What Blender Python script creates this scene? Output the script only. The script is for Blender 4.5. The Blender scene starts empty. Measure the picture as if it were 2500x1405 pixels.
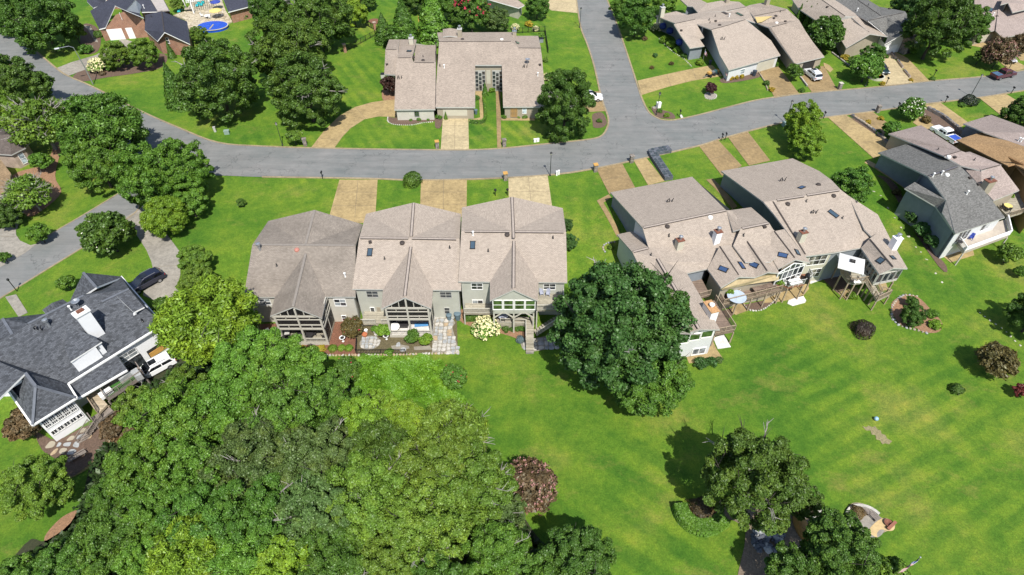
import bpy,bmesh,math,random
import numpy as np
from mathutils import Vector,Matrix
from mathutils.geometry import delaunay_2d_cdt,tessellate_polygon
S = bpy.context.scene
COL = S.collection
R = math.radians
# ------------------------------------------------------------------ camera
CAM_H = 62.0
FPX,CX,CY = 1520.0,1250.0,702.5
PITCH = R(45.0)
cd = bpy.data.cameras.new('camera')
cam = bpy.data.objects.new('camera',cd)
COL.objects.link(cam)
cam.location = (0,0,CAM_H)
cam.rotation_euler = (R(90)-PITCH,0,0)
cd.sensor_width = 36.0
cd.lens = 36.0*FPX/2500.0
cd.clip_start = 0.5
cd.clip_end = 6000
S.camera = cam
# ------------------------------------------------------------------ light
SUN_DIR = Vector((0.27,-0.96,0)).normalized()
SUN_EL = R(56)
world = bpy.data.worlds.new("World")
S.world = world
world.use_nodes = True
wn = world.node_tree
sky = wn.nodes.new('ShaderNodeTexSky')
sky.sky_type = 'NISHITA'
sky.sun_disc = False
sky.sun_elevation = SUN_EL
sky.sun_rotation = math.atan2(SUN_DIR.x,SUN_DIR.y)
bg = wn.nodes['Background']
bg.inputs[1].default_value = 0.12
wn.links.new(sky.outputs[0],bg.inputs[0])
sl = bpy.data.lights.new('sun','SUN')
sl.energy = 4.9
sl.angle = R(0.5)
sl.color = (1.0,0.955,0.88)
so = bpy.data.objects.new('sun',sl)
COL.objects.link(so)
sdir = Vector((SUN_DIR.x*math.cos(SUN_EL),SUN_DIR.y*math.cos(SUN_EL),math.sin(SUN_EL)))
so.rotation_euler = sdir.to_track_quat('Z','Y').to_euler()
so.location = (0,0,90)
S.view_settings.view_transform = 'Standard'
S.view_settings.look = 'None'
S.view_settings.gamma = 1
S.view_settings.exposure = 0.40
S.view_settings.use_curve_mapping = False
# ------------------------------------------------------------------ terrain and picking
def interp(x,pts):
 if x <= pts[0][0]:return pts[0][1]
 for (a,fa),(b,fb) in zip(pts,pts[1:]):
  if x <= b:
   t = (x -a)/(b -a); t = t*t*(3-2*t)
   return fa+(fb -fa)*t
 return pts[-1][1]
YC = [(-90,44),(-64,47),(-50,57),(-38,65),(-26,70),(18,71),(45,80),(85,92),(140,112)]
DROP = 2.2
def terr(x,y):
 t = (y -(interp(x,YC)-9))/18.0
 t = max(0.0,min(1.0,t))
 return -DROP*(1-t*t*(3-2*t))
CP,SP = math.cos(PITCH),math.sin(PITCH)
def ray(px,py):
 u = (px -CX)/FPX; v = (py -CY)/FPX
 return Vector((u,CP -v*SP,-SP -v*CP))
def PZ(px,py,z):
 d = ray(px,py)
 return Vector((0,0,CAM_H))+d*((z -CAM_H)/d.z)
def P(px,py,h=0.0):
 z = 0.0
 for _ in range(25):
  p = PZ(px,py,z+h)
  z = 0.5*z+0.5*terr(p.x,p.y)
 return PZ(px,py,z+h)
def gz(p,h=0.0):
 return Vector((p[0],p[1],terr(p[0],p[1])+h))
# ------------------------------------------------------------------ materials
MATS = {}
def new_mat(name):
 m = bpy.data.materials.new(name); m.use_nodes = True
 MATS[name] = m
 return m,m.node_tree,m.node_tree.nodes['Principled BSDF']
def rgb(c):return (c[0],c[1],c[2],1)
def N(nt,typ,**kw):
 n = nt.nodes.new('ShaderNode'+typ)
 for k,v in kw.items():setattr(n,k,v)
 return n
def L(nt,a,b):nt.links.new(a,b)
def ramp(nt,stops):
 r = N(nt,'ValToRGB'); e = r.color_ramp.elements
 while len(e) < len(stops):e.new(0.5)
 for i,(p,c) in enumerate(stops):
  e[i].position = p; e[i].color = rgb(c) if hasattr(c,'__len__') else (c,c,c,1)
 return r
def mixc(nt,fac,a,b,mode='MIX'):
 m = N(nt,'Mix',data_type='RGBA',blend_type=mode)
 for s,v in ((m.inputs[0],fac),(m.inputs[6],a),(m.inputs[7],b)):
  if hasattr(v,'links') or isinstance(v,bpy.types.NodeSocket):L(nt,v,s)
  elif hasattr(v,'__len__'):s.default_value = rgb(v)
  else:s.default_value = v
 return m.outputs[2]
def noise(nt,vec,scale,detail=3,rough=0.55):
 n = N(nt,'TexNoise'); n.inputs['Scale'].default_value = scale
 n.inputs['Detail'].default_value = detail; n.inputs['Roughness'].default_value = rough
 if vec is not None:L(nt,vec,n.inputs['Vector'])
 return n.outputs[0]
def bump(nt,h,strength,dist,bs):
 b = N(nt,'Bump'); b.inputs['Strength'].default_value = strength; b.inputs['Distance'].default_value = dist
 L(nt,h,b.inputs['Height']); L(nt,b.outputs[0],bs.inputs['Normal'])
def wpos(nt):
 return N(nt,'NewGeometry').outputs['Position']
def mapping(nt,vec,scale=(1,1,1),rot=(0,0,0)):
 m = N(nt,'Mapping'); m.inputs['Scale'].default_value = scale; m.inputs['Rotation'].default_value = rot
 L(nt,vec,m.inputs[0]); return m.outputs[0]
def simple(name,col,rough=0.6,var=0.15,scale=1.5,metal=0.0,fine=0.0,spec=0.5):
 m,nt,bs = new_mat(name)
 bs.inputs['Roughness'].default_value = rough; bs.inputs['Metallic'].default_value = metal
 bs.inputs['Specular IOR Level'].default_value = spec
 pos = wpos(nt)
 n = noise(nt,pos,scale,5,0.65)
 lo = tuple(c*(1-var) for c in col); hi = tuple(min(1,c*(1+var)) for c in col)
 r = ramp(nt,[(0.3,lo),(0.7,hi)]); L(nt,n,r.inputs[0])
 out = r.outputs[0]
 if fine:
  n2 = noise(nt,pos,14,3,0.8)
  r2 = ramp(nt,[(0.25,1-fine),(0.75,1+fine)]); L(nt,n2,r2.inputs[0])
  out = mixc(nt,1.0,out,r2.outputs[0],'MULTIPLY')
 L(nt,out,bs.inputs['Base Color'])
 return m
def roofmat(name,col,contrast=0.2,worn=0.25,w=0.33,hgt=0.16,bumpd=0.03,dark=(0.5,0.5,0.5)):
 m,nt,bs = new_mat(name)
 bs.inputs['Roughness'].default_value = 0.92; bs.inputs['Specular IOR Level'].default_value = 0.2
 uv = N(nt,'UVMap').outputs[0]
 br = N(nt,'TexBrick'); br.offset = 0.5
 L(nt,uv,br.inputs['Vector'])
 br.inputs['Scale'].default_value = 1.0
 br.inputs['Mortar Size'].default_value = 0.012; br.inputs['Mortar Smooth'].default_value = 0.4
 br.inputs['Brick Width'].default_value = w; br.inputs['Row Height'].default_value = hgt
 br.inputs['Color1'].default_value = rgb(tuple(c*(1-contrast) for c in col))
 br.inputs['Color2'].default_value = rgb(tuple(c*(1+contrast) for c in col))
 br.inputs['Mortar'].default_value = rgb(tuple(c*0.45 for c in col))
 pos = wpos(nt)
 big = noise(nt,pos,0.28,5,0.7)
 r = ramp(nt,[(0.3,1-worn),(0.7,1+worn*0.5)]); L(nt,big,r.inputs[0])
 c1 = mixc(nt,1.0,br.outputs[0],r.outputs[0],'MULTIPLY')
 uvs = mapping(nt,uv,(1.6,0.25,1))
 st = noise(nt,uvs,1.0,4,0.7)
 r2 = ramp(nt,[(0.45,1.0),(0.75,0.9)]); L(nt,st,r2.inputs[0])
 c2 = mixc(nt,1.0,c1,r2.outputs[0],'MULTIPLY')
 fin = noise(nt,pos,9,2,0.8)
 r3 = ramp(nt,[(0.3,0.86),(0.7,1.13)]); L(nt,fin,r3.inputs[0])
 c3 = mixc(nt,1.0,c2,r3.outputs[0],'MULTIPLY')
 L(nt,c3,bs.inputs['Base Color'])
 bump(nt,br.outputs[1],-0.9,bumpd,bs)
 return m
def siding(name,col,row=0.2,var=0.08):
 m,nt,bs = new_mat(name)
 bs.inputs['Roughness'].default_value = 0.65
 pos = wpos(nt)
 sp = N(nt,'SeparateXYZ'); L(nt,pos,sp.inputs[0])
 d = N(nt,'Math',operation='DIVIDE'); L(nt,sp.outputs[2],d.inputs[0]); d.inputs[1].default_value = row
 f = N(nt,'Math',operation='FRACT'); L(nt,d.outputs[0],f.inputs[0])
 r = ramp(nt,[(0.0,0.55),(0.12,0.98),(1.0,1.0)]); L(nt,f.outputs[0],r.inputs[0])
 n = noise(nt,pos,0.8,5,0.6)
 rr = ramp(nt,[(0.3,tuple(c*(1-var) for c in col)),(0.7,tuple(min(1,c*(1+var)) for c in col))]); L(nt,n,rr.inputs[0])
 c = mixc(nt,1.0,rr.outputs[0],r.outputs[0],'MULTIPLY')
 L(nt,c,bs.inputs['Base Color'])
 bump(nt,f.outputs[0],0.5,0.02,bs)
 return m
def brickmat(name,c1,c2,mortar,w=0.24,h=0.08,ms=0.012):
 m,nt,bs = new_mat(name); bs.inputs['Roughness'].default_value = 0.85
 uv = N(nt,'UVMap').outputs[0]
 br = N(nt,'TexBrick'); L(nt,uv,br.inputs['Vector']); br.inputs['Scale'].default_value = 1
 br.inputs['Brick Width'].default_value = w; br.inputs['Row Height'].default_value = h
 br.inputs['Mortar Size'].default_value = ms
 br.inputs['Color1'].default_value = rgb(c1); br.inputs['Color2'].default_value = rgb(c2); br.inputs['Mortar'].default_value = rgb(mortar)
 n = noise(nt,wpos(nt),1.2,4,0.6)
 r = ramp(nt,[(0.3,0.75),(0.7,1.15)]); L(nt,n,r.inputs[0])
 L(nt,mixc(nt,1.0,br.outputs[0],r.outputs[0],'MULTIPLY'),bs.inputs['Base Color'])
 bump(nt,br.outputs[1],-0.6,0.015,bs)
 return m
def stonemat(name,cols,scale=1.6,joint=(0.12,0.11,0.1)):
 m,nt,bs = new_mat(name); bs.inputs['Roughness'].default_value = 0.9
 pos = wpos(nt)
 v = N(nt,'TexVoronoi'); v.inputs['Scale'].default_value = scale; L(nt,pos,v.inputs['Vector'])
 sp = N(nt,'SeparateColor'); L(nt,v.outputs['Color'],sp.inputs[0])
 k = len(cols)
 r = ramp(nt,[(i/(k -1),c) for i,c in enumerate(cols)]); L(nt,sp.outputs[0],r.inputs[0])
 v2 = N(nt,'TexVoronoi',feature='DISTANCE_TO_EDGE'); v2.inputs['Scale'].default_value = scale; L(nt,pos,v2.inputs['Vector'])
 r2 = ramp(nt,[(0.0,0.0),(0.06,1.0)]); L(nt,v2.outputs[0],r2.inputs[0])
 c = mixc(nt,r2.outputs[0],joint,r.outputs[0])
 n = noise(nt,pos,7,4,0.7); r3 = ramp(nt,[(0.3,0.75),(0.7,1.2)]); L(nt,n,r3.inputs[0])
 L(nt,mixc(nt,1.0,c,r3.outputs[0],'MULTIPLY'),bs.inputs['Base Color'])
 bump(nt,r2.outputs[0],0.7,0.05,bs)
 return m
def plankmat(name,col,w=0.14,rot=0.0,var=0.25):
 m,nt,bs = new_mat(name); bs.inputs['Roughness'].default_value = 0.8
 uv = mapping(nt,N(nt,'UVMap').outputs[0],(1,1,1),(0,0,rot))
 br = N(nt,'TexBrick'); L(nt,uv,br.inputs['Vector']); br.inputs['Scale'].default_value = 1
 br.inputs['Brick Width'].default_value = 3.6; br.inputs['Row Height'].default_value = w
 br.inputs['Mortar Size'].default_value = 0.012
 br.inputs['Color1'].default_value = rgb(tuple(c*(1-var) for c in col)); br.inputs['Color2'].default_value = rgb(tuple(c*(1+var) for c in col))
 br.inputs['Mortar'].default_value = rgb(tuple(c*0.25 for c in col))
 n = noise(nt,wpos(nt),2.5,5,0.7); r = ramp(nt,[(0.3,0.75),(0.7,1.2)]); L(nt,n,r.inputs[0])
 L(nt,mixc(nt,1.0,br.outputs[0],r.outputs[0],'MULTIPLY'),bs.inputs['Base Color'])
 return m
def leafmat(name,var=0.42,trans=0.13,tint=None):
 m,nt,bs = new_mat(name)
 nt.nodes.remove(bs)
 out = nt.nodes['Material Output']
 oi = N(nt,'ObjectInfo')
 g = N(nt,'NewGeometry')
 r = ramp(nt,[(0.0,1-var),(0.5,1.0),(0.9,1+var*0.6),(1.0,1+var*1.2)]); L(nt,g.outputs['Random Per Island'],r.inputs[0])
 tc = N(nt,'TexCoord')
 n = noise(nt,tc.outputs['Object'],0.45,3,0.6)
 r2 = ramp(nt,[(0.3,(0.72,0.8,0.75)),(0.5,(1,1,1)),(0.72,(1.35,1.2,0.95))]); L(nt,n,r2.inputs[0])
 c = mixc(nt,1.0,oi.outputs['Color'],r.outputs[0],'MULTIPLY')
 c = mixc(nt,1.0,c,r2.outputs[0],'MULTIPLY')
 d = N(nt,'BsdfDiffuse'); L(nt,c,d.inputs[0])
 t = N(nt,'BsdfTranslucent')
 L(nt,mixc(nt,1.0,c,(1.3,1.25,0.5),'MULTIPLY'),t.inputs[0])
 gl = N(nt,'BsdfGlossy'); gl.inputs['Roughness'].default_value = 0.45; gl.inputs[0].default_value = (0.9,1,0.85,1)
 mx = N(nt,'MixShader'); mx.inputs[0].default_value = trans; L(nt,d.outputs[0],mx.inputs[1]); L(nt,t.outputs[0],mx.inputs[2])
 mx2 = N(nt,'MixShader'); mx2.inputs[0].default_value = 0.025; L(nt,mx.outputs[0],mx2.inputs[1]); L(nt,gl.outputs[0],mx2.inputs[2])
 L(nt,mx2.outputs[0],out.inputs[0])
 return m
# ------------------------------------------------------------------ mesh builder
def auto_uv(me):
 uvl = me.uv_layers.new(name='UVMap')
 Z = Vector((0,0,1))
 data = uvl.data
 vs = me.vertices
 for p in me.polygons:
  n = p.normal
  h = Z.cross(n)
  if h.length < 0.05:h = Vector((1,0,0)); k = Vector((0,1,0))
  else:
   h.normalize(); k = n.cross(h)
  for li in p.loop_indices:
   co = vs[me.loops[li].vertex_index].co
   data[li].uv = (co.dot(h),co.dot(k))
class MB:
 def __init__(self):
  self.v = []; self.f = []; self.m = []
 def add(self,verts,faces,mi=0):
  o = len(self.v)
  self.v += [tuple(p) for p in verts]
  self.f += [tuple(o+i for i in f) for f in faces]
  self.m += [mi]*len(faces)
  return self
 def poly(self,pts,mi=0):
  return self.add(pts,[tuple(range(len(pts)))],mi)
 def box(self,c,s,rz=0.0,mi=0,rot=None):
  M = rot if rot is not None else Matrix.Rotation(rz,3,'Z')
  c = Vector(c)
  vs = [c+M@Vector((x*s[0]/2,y*s[1]/2,z*s[2]/2)) for z in (-1,1) for y in (-1,1) for x in (-1,1)]
  return self.add(vs,[(0,2,3,1),(4,5,7,6),(0,1,5,4),(2,6,7,3),(0,4,6,2),(1,3,7,5)],mi)
 def beam(self,a,b,w,h,mi=0,up=(0,0,1)):
  a = Vector(a); b = Vector(b); d = b -a
  ln = d.length
  if ln < 1e-6:return self
  d.normalize(); up = Vector(up)
  if abs(d.dot(up)) > 0.98:up = Vector((0,1,0))
  s = d.cross(up).normalized(); t = s.cross(d)
  M = Matrix((d,s,t)).transposed()
  return self.box((a+b)/2,(ln,w,h),rot=M,mi=mi)
 def prism(self,pts,z0,z1,mi=0,mtop=None):
  n = len(pts)
  f0 = (lambda p:z0) if not callable(z0) else z0
  vs = [(p[0],p[1],f0(p)) for p in pts]+[(p[0],p[1],z1) for p in pts]
  area = sum(pts[i][0]*pts[(i+1)%n][1]-pts[(i+1)%n][0]*pts[i][1] for i in range(n))
  idx = list(range(n))
  if area < 0:idx.reverse()
  sides = [(idx[i],idx[(i+1)%n],idx[(i+1)%n]+n,idx[i]+n) for i in range(n)]
  self.add(vs,sides+[tuple(reversed(idx))],mi)
  return self.add([vs[i+n] for i in idx],[tuple(range(n))],mi if mtop is None else mtop)
 def slab(self,pts,t,mi=0,mside=1):
  pts = [Vector(p) for p in pts]; n = len(pts)
  nrm = Vector((0,0,0))
  for i in range(n):nrm += (pts[i]).cross(pts[(i+1)%n])
  if nrm.z < 0:pts.reverse()
  low = [p -Vector((0,0,t)) for p in pts]
  self.add(pts,[tuple(range(n))],mi)
  self.add(pts+low,[(i+n,(i+1)%n+n,(i+1)%n,i) for i in range(n)]+[tuple(range(2*n -1,n -1,-1))],mside)
  return self
 def tube(self,pts,r,n=6,mi=0,caps=True):
  pts = [Vector(p) for p in pts]
  rr = r if hasattr(r,'__len__') else [r]*len(pts)
  rings = []
  for i,p in enumerate(pts):
   d = (pts[min(i+1,len(pts)-1)]-pts[max(i -1,0)])
   d.normalize()
   up = Vector((0,0,1)) if abs(d.z) < 0.9 else Vector((1,0,0))
   s = d.cross(up).normalized(); t = s.cross(d)
   rings.append([p+(s*math.cos(a)+t*math.sin(a))*rr[i] for a in [2*math.pi*k/n for k in range(n)]])
  vs = [q for rg in rings for q in rg]
  fs = []
  for i in range(len(pts)-1):
   for k in range(n):
    a = i*n+k; b = i*n+(k+1)%n
    fs.append((a,a+n,b+n,b))
  if caps:
   fs.append(tuple(range(n)))
   fs.append(tuple(reversed(range((len(pts)-1)*n,len(pts)*n))))
  return self.add(vs,fs,mi)
 def lathe(self,c,prof,n=12,mi=0):
  c = Vector(c); vs = []; fs = []
  for r,z in prof:
   for k in range(n):
    a = 2*math.pi*k/n
    vs.append(c+Vector((r*math.cos(a),r*math.sin(a),z)))
  for i in range(len(prof)-1):
   for k in range(n):
    a = i*n+k; b = i*n+(k+1)%n
    fs.append((a,b,b+n,a+n))
  fs.append(tuple(reversed(range(n)))); fs.append(tuple(range((len(prof)-1)*n,len(prof)*n)))
  return self.add(vs,fs,mi)
 def blob(self,c,rx,ry,rz,mi=0,seg=8,rng=None,jit=0.0):
  prof = []
  n = seg; vs = []; fs = []
  rows = max(3,seg//2)
  for j in range(rows+1):
   th = math.pi*j/rows
   for k in range(n):
    a = 2*math.pi*k/n
    q = 1+(rng.uniform(-jit,jit) if rng else 0)
    vs.append((c[0]+rx*q*math.sin(th)*math.cos(a),c[1]+ry*q*math.sin(th)*math.sin(a),c[2]+rz*q*math.cos(th)))
  for j in range(rows):
   for k in range(n):
    a = j*n+k; b = j*n+(k+1)%n
    fs.append((a,a+n,b+n,b))
  return self.add(vs,fs,mi)
 def build(self,name,mats,parent=None,smooth=False,kind=None,label=None):
  if not hasattr(mats,'__len__'):mats = [mats]
  off = parent_loc(parent)
  me = bpy.data.meshes.new(name)
  me.from_pydata([(v[0]-off[0],v[1]-off[1],v[2]-off[2]) for v in self.v],[],self.f)
  for m in mats:me.materials.append(m)
  me.polygons.foreach_set('material_index',self.m)
  if smooth:me.polygons.foreach_set('use_smooth',[True]*len(self.f))
  me.update()
  auto_uv(me)
  o = bpy.data.objects.new(name,me)
  COL.objects.link(o)
  if parent is not None:o.parent = parent
  if kind:o['kind'] = kind
  if label:o['label'] = label
  return o
def parent_loc(parent):
 off = Vector((0,0,0))
 while parent is not None:
  off += parent.location; parent = parent.parent
 return off
def tag(o,label=None,cat=None,group=None,kind=None):
 if label:o['label'] = label
 if cat:o['category'] = cat
 if group:o['group'] = group
 if kind:o['kind'] = kind
 return o
def thing(name,label,cat,loc,group=None,rz=0.0):
 o = bpy.data.objects.new(name,None)
 o.empty_display_size = 0.3
 COL.objects.link(o)
 o.location = loc; o.rotation_euler = (0,0,rz)
 return tag(o,label,cat,group)
def copy_tree(o,parent=None):
 c = o.copy(); COL.objects.link(c); c.parent = parent
 for ch in list(o.children):copy_tree(ch,c)
 return c
def place(proto,loc,rz=0.0,label=None,sc=None,group=None):
 c = proto if not proto.get('_used') else copy_tree(proto)
 proto['_used'] = 1
 if '_used' in c.keys() and c is not proto:del c['_used']
 c.location = loc; c.rotation_euler = (0,0,rz)
 if sc:c.scale = (sc,sc,sc) if not hasattr(sc,'__len__') else sc
 if label:c['label'] = label
 if group:c['group'] = group
 return c
# smooth curve through points
def catmull(pts,step=6,closed=False):
 out = []
 n = len(pts)
 rng_ = range(n) if closed else range(n -1)
 for i in rng_:
  p0 = pts[(i -1)%n] if closed else pts[max(i -1,0)]
  p1 = pts[i]; p2 = pts[(i+1)%n]
  p3 = pts[(i+2)%n] if closed else pts[min(i+2,n -1)]
  for s in range(step):
   t = s/step
   out.append(tuple(0.5*((2*p1[k])+(-p0[k]+p2[k])*t+(2*p0[k]-5*p1[k]+4*p2[k]-p3[k])*t*t+(-p0[k]+3*p1[k]-3*p2[k]+p3[k])*t**3) for k in (0,1)))
 if not closed:out.append(tuple(pts[-1][:2]))
 return out
def pw(pix):
 return [tuple(P(x,y))[:2] for x,y in pix]
def pip(x,y,poly):
 c = False; j = len(poly)-1
 for i in range(len(poly)):
  xi,yi = poly[i]; xj,yj = poly[j]
  if (yi > y) != (yj > y) and x < (xj -xi)*(y -yi)/(yj -yi)+xi:c = not c
  j = i
 return c
def sheet(name,poly,mats,off=0.03,thick=0.0,grid=1.5,kind='structure',parent=None,label=None,mi=0):
 """a sheet lying on the terrain; poly in world xy"""
 bp = []
 n = len(poly)
 for i in range(n):
  a = poly[i]; b = poly[(i+1)%n]
  L_ = math.hypot(b[0]-a[0],b[1]-a[1]); k = max(1,int(L_/grid))
  for s in range(k):bp.append((a[0]+(b[0]-a[0])*s/k,a[1]+(b[1]-a[1])*s/k))
 m = len(bp)
 xs = [p[0] for p in bp]; ys = [p[1] for p in bp]
 ins = []
 x = min(xs)+grid/2
 while x < max(xs):
  y = min(ys)+grid/2
  while y < max(ys):
   if pip(x,y,bp):ins.append((x+0.01*math.sin(y*7),y+0.01*math.cos(x*5)))
   y += grid
  x += grid
 pts = [Vector(p) for p in bp+ins]
 ov,oe,of,a,b,c = delaunay_2d_cdt(pts,[],[list(range(m))],1,1e-5)
 vs = [(p.x,p.y,terr(p.x,p.y)+off) for p in ov]
 mb = MB(); fs = []
 for f in of:
  p0,p1,p2 = [ov[i] for i in f[:3]]
  ar = (p1.x -p0.x)*(p2.y -p0.y)-(p1.y -p0.y)*(p2.x -p0.x)
  fs.append(tuple(f) if ar > 0 else tuple(reversed(f)))
 mb.add(vs,fs,mi)
 if thick:
  k = len(bp)
  tv = [(p[0],p[1],terr(*p)+off) for p in bp]; lv = [(p[0],p[1],terr(*p)+off -thick) for p in bp]
  mb.add(tv+lv,[(i,(i+1)%k,(i+1)%k+k,i+k) for i in range(k)],mi)
 o = mb.build(name,mats,parent,kind=kind,label=label)
 return o
def strip(name,line,w,h,mat,base=0.0,parent=None,kind=None,step=1.0,closed=False):
 """a solid band (kerb, edging) w wide and h high following the terrain along a world polyline"""
 pts = []
 ln = list(line)+([line[0]] if closed else [])
 for a,b in zip(ln,ln[1:]):
  d = math.hypot(b[0]-a[0],b[1]-a[1]); k = max(1,int(d/step))
  for s in range(k):pts.append((a[0]+(b[0]-a[0])*s/k,a[1]+(b[1]-a[1])*s/k))
 pts.append(tuple(ln[-1][:2]))
 vs = []
 for i,p in enumerate(pts):
  q0 = pts[max(i -1,0)]; q1 = pts[min(i+1,len(pts)-1)]
  dx,dy = q1[0]-q0[0],q1[1]-q0[1]; l = math.hypot(dx,dy) or 1
  nx,ny = -dy/l*w/2,dx/l*w/2
  z = terr(p[0],p[1])+base
  vs += [(p[0]+nx,p[1]+ny,z -0.25),(p[0]+nx,p[1]+ny,z+h),(p[0]-nx,p[1]-ny,z+h),(p[0]-nx,p[1]-ny,z -0.25)]
 fs = []
 for i in range(len(pts)-1):
  o = i*4
  for k in range(3):fs.append((o+k,o+k+4,o+k+5,o+k+1))
 fs += [(0,1,2,3),tuple(len(vs)-4+k for k in (3,2,1,0))]
 mb = MB(); mb.add(vs,fs,0)
 return mb.build(name,mat,parent,kind=kind)
# ------------------------------------------------------------------ shared materials
def lawnmat():
 m,nt,bs = new_mat('lawn'); bs.inputs['Roughness'].default_value = 0.95; bs.inputs['Specular IOR Level'].default_value = 0.15
 pos = wpos(nt)
 a = noise(nt,pos,0.075,4,0.6)
 r = ramp(nt,[(0.30,(0.052,0.132,0.013)),(0.45,(0.078,0.164,0.015)),(0.57,(0.108,0.188,0.018)),(0.70,(0.165,0.205,0.034))]); L(nt,a,r.inputs[0])
 b = noise(nt,pos,0.45,5,0.65)
 rb = ramp(nt,[(0.3,(0.68,0.80,0.86)),(0.52,(1,1,1)),(0.72,(1.32,1.14,1.15))]); L(nt,b,rb.inputs[0])
 c = mixc(nt,1.0,r.outputs[0],rb.outputs[0],'MULTIPLY')
 sx = N(nt,'SeparateXYZ'); L(nt,pos,sx.inputs[0])
 def mr(i,a0,a1,b0,b1):
  m1 = N(nt,'MapRange'); L(nt,sx.outputs[i],m1.inputs[0]); m1.inputs[1].default_value = a0; m1.inputs[2].default_value = a1
  m2 = N(nt,'MapRange'); L(nt,sx.outputs[i],m2.inputs[0]); m2.inputs[1].default_value = b0; m2.inputs[2].default_value = b1; m2.inputs[3].default_value = 1; m2.inputs[4].default_value = 0
  q = N(nt,'Math',operation='MULTIPLY'); L(nt,m1.outputs[0],q.inputs[0]); L(nt,m2.outputs[0],q.inputs[1]); return q.outputs[0]
 for ang,sc,X,Y,amp in ((-2.035,0.135,(28,38,200,201),(-1,0,50,64),0.75),(-0.927,0.08,(-2,6,24,32),(-1,0,36,46),1.0),(-0.5,0.13,(-60,-50,8,10),(80,90,300,301),0.75),(0.15,0.11,(-25,-20,90,95),(60,64,88,96),0.45)):
  w = N(nt,'TexWave',wave_type='BANDS',bands_direction='X'); w.inputs['Scale'].default_value = sc
  w.inputs['Distortion'].default_value = 1.6; w.inputs['Detail'].default_value = 4; w.inputs['Detail Scale'].default_value = 0.5
  L(nt,mapping(nt,pos,(1,1,1),(0,0,ang)),w.inputs['Vector'])
  rw = ramp(nt,[(0.25,(0.72,0.84,0.88)),(0.75,(1.20,1.12,1.08))]); L(nt,w.outputs[0],rw.inputs[0])
  mk = noise(nt,pos,0.09,3,0.6); rm = ramp(nt,[(0.36,0.0),(0.58,amp)]); L(nt,mk,rm.inputs[0])
  q = N(nt,'Math',operation='MULTIPLY'); L(nt,mr(0,*X),q.inputs[0]); L(nt,mr(1,*Y),q.inputs[1])
  q2 = N(nt,'Math',operation='MULTIPLY'); L(nt,q.outputs[0],q2.inputs[0]); L(nt,rm.outputs[0],q2.inputs[1])
  c = mixc(nt,q2.outputs[0],c,mixc(nt,1.0,c,rw.outputs[0],'MULTIPLY'))
 d = noise(nt,mapping(nt,pos,(1,1.6,1),(0,0,0.5)),0.16,6,0.72)
 rd = ramp(nt,[(0.55,0.0),(0.78,0.8)]); L(nt,d,rd.inputs[0])
 c = mixc(nt,rd.outputs[0],c,(0.22,0.21,0.05))
 g = noise(nt,pos,1.7,6,0.8); rg_ = ramp(nt,[(0.32,(0.72,0.80,0.8)),(0.68,(1.30,1.18,1.2))]); L(nt,g,rg_.inputs[0])
 c = mixc(nt,1.0,c,rg_.outputs[0],'MULTIPLY')
 f = noise(nt,pos,5.0,5,0.9)
 rf = ramp(nt,[(0.28,0.52),(0.72,1.52)]); L(nt,f,rf.inputs[0])
 c = mixc(nt,1.0,c,rf.outputs[0],'MULTIPLY')
 L(nt,c,bs.inputs['Base Color'])
 bump(nt,f,0.9,0.12,bs)
 return m
M_lawn = lawnmat()
def asphaltmat():
 m,nt,bs = new_mat('asphalt'); bs.inputs['Roughness'].default_value = 0.9
 pos = wpos(nt)
 a = noise(nt,pos,0.16,6,0.75)
 r = ramp(nt,[(0.3,(0.128,0.140,0.136)),(0.7,(0.200,0.196,0.188))]); L(nt,a,r.inputs[0])
 b = noise(nt,mapping(nt,pos,(0.12,1.1,1),(0,0,0)),0.8,5,0.7)
 rb = ramp(nt,[(0.35,0.86),(0.7,1.12)]); L(nt,b,rb.inputs[0])
 c = mixc(nt,1.0,r.outputs[0],rb.outputs[0],'MULTIPLY')
 f = noise(nt,pos,20,3,0.8); rf = ramp(nt,[(0.3,0.84),(0.7,1.16)]); L(nt,f,rf.inputs[0])
 c = mixc(nt,1.0,c,rf.outputs[0],'MULTIPLY')
 v = N(nt,'TexVoronoi',feature='DISTANCE_TO_EDGE'); v.inputs['Scale'].default_value = 0.11
 wn_ = N(nt,'TexNoise'); wn_.inputs['Scale'].default_value = 0.5; L(nt,pos,wn_.inputs['Vector'])
 vm = N(nt,'VectorMath',operation='ADD'); L(nt,pos,vm.inputs[0])
 vs = N(nt,'VectorMath',operation='SCALE'); L(nt,wn_.outputs['Color'],vs.inputs[0]); vs.inputs['Scale'].default_value = 5
 L(nt,vs.outputs[0],vm.inputs[1]); L(nt,vm.outputs[0],v.inputs['Vector'])
 rv = ramp(nt,[(0.0,0.62),(0.009,1.0)]); L(nt,v.outputs[0],rv.inputs[0])
 c = mixc(nt,1.0,c,rv.outputs[0],'MULTIPLY')
 s = noise(nt,mapping(nt,pos,(0.5,2.2,1)),0.9,3,0.6); rs = ramp(nt,[(0.70,0.0),(0.76,0.35)]); L(nt,s,rs.inputs[0])
 c = mixc(nt,rs.outputs[0],c,(0.3,0.3,0.3))
 L(nt,c,bs.inputs['Base Color']); bump(nt,f,0.4,0.02,bs)
 return m
M_asphalt = asphaltmat()
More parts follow.
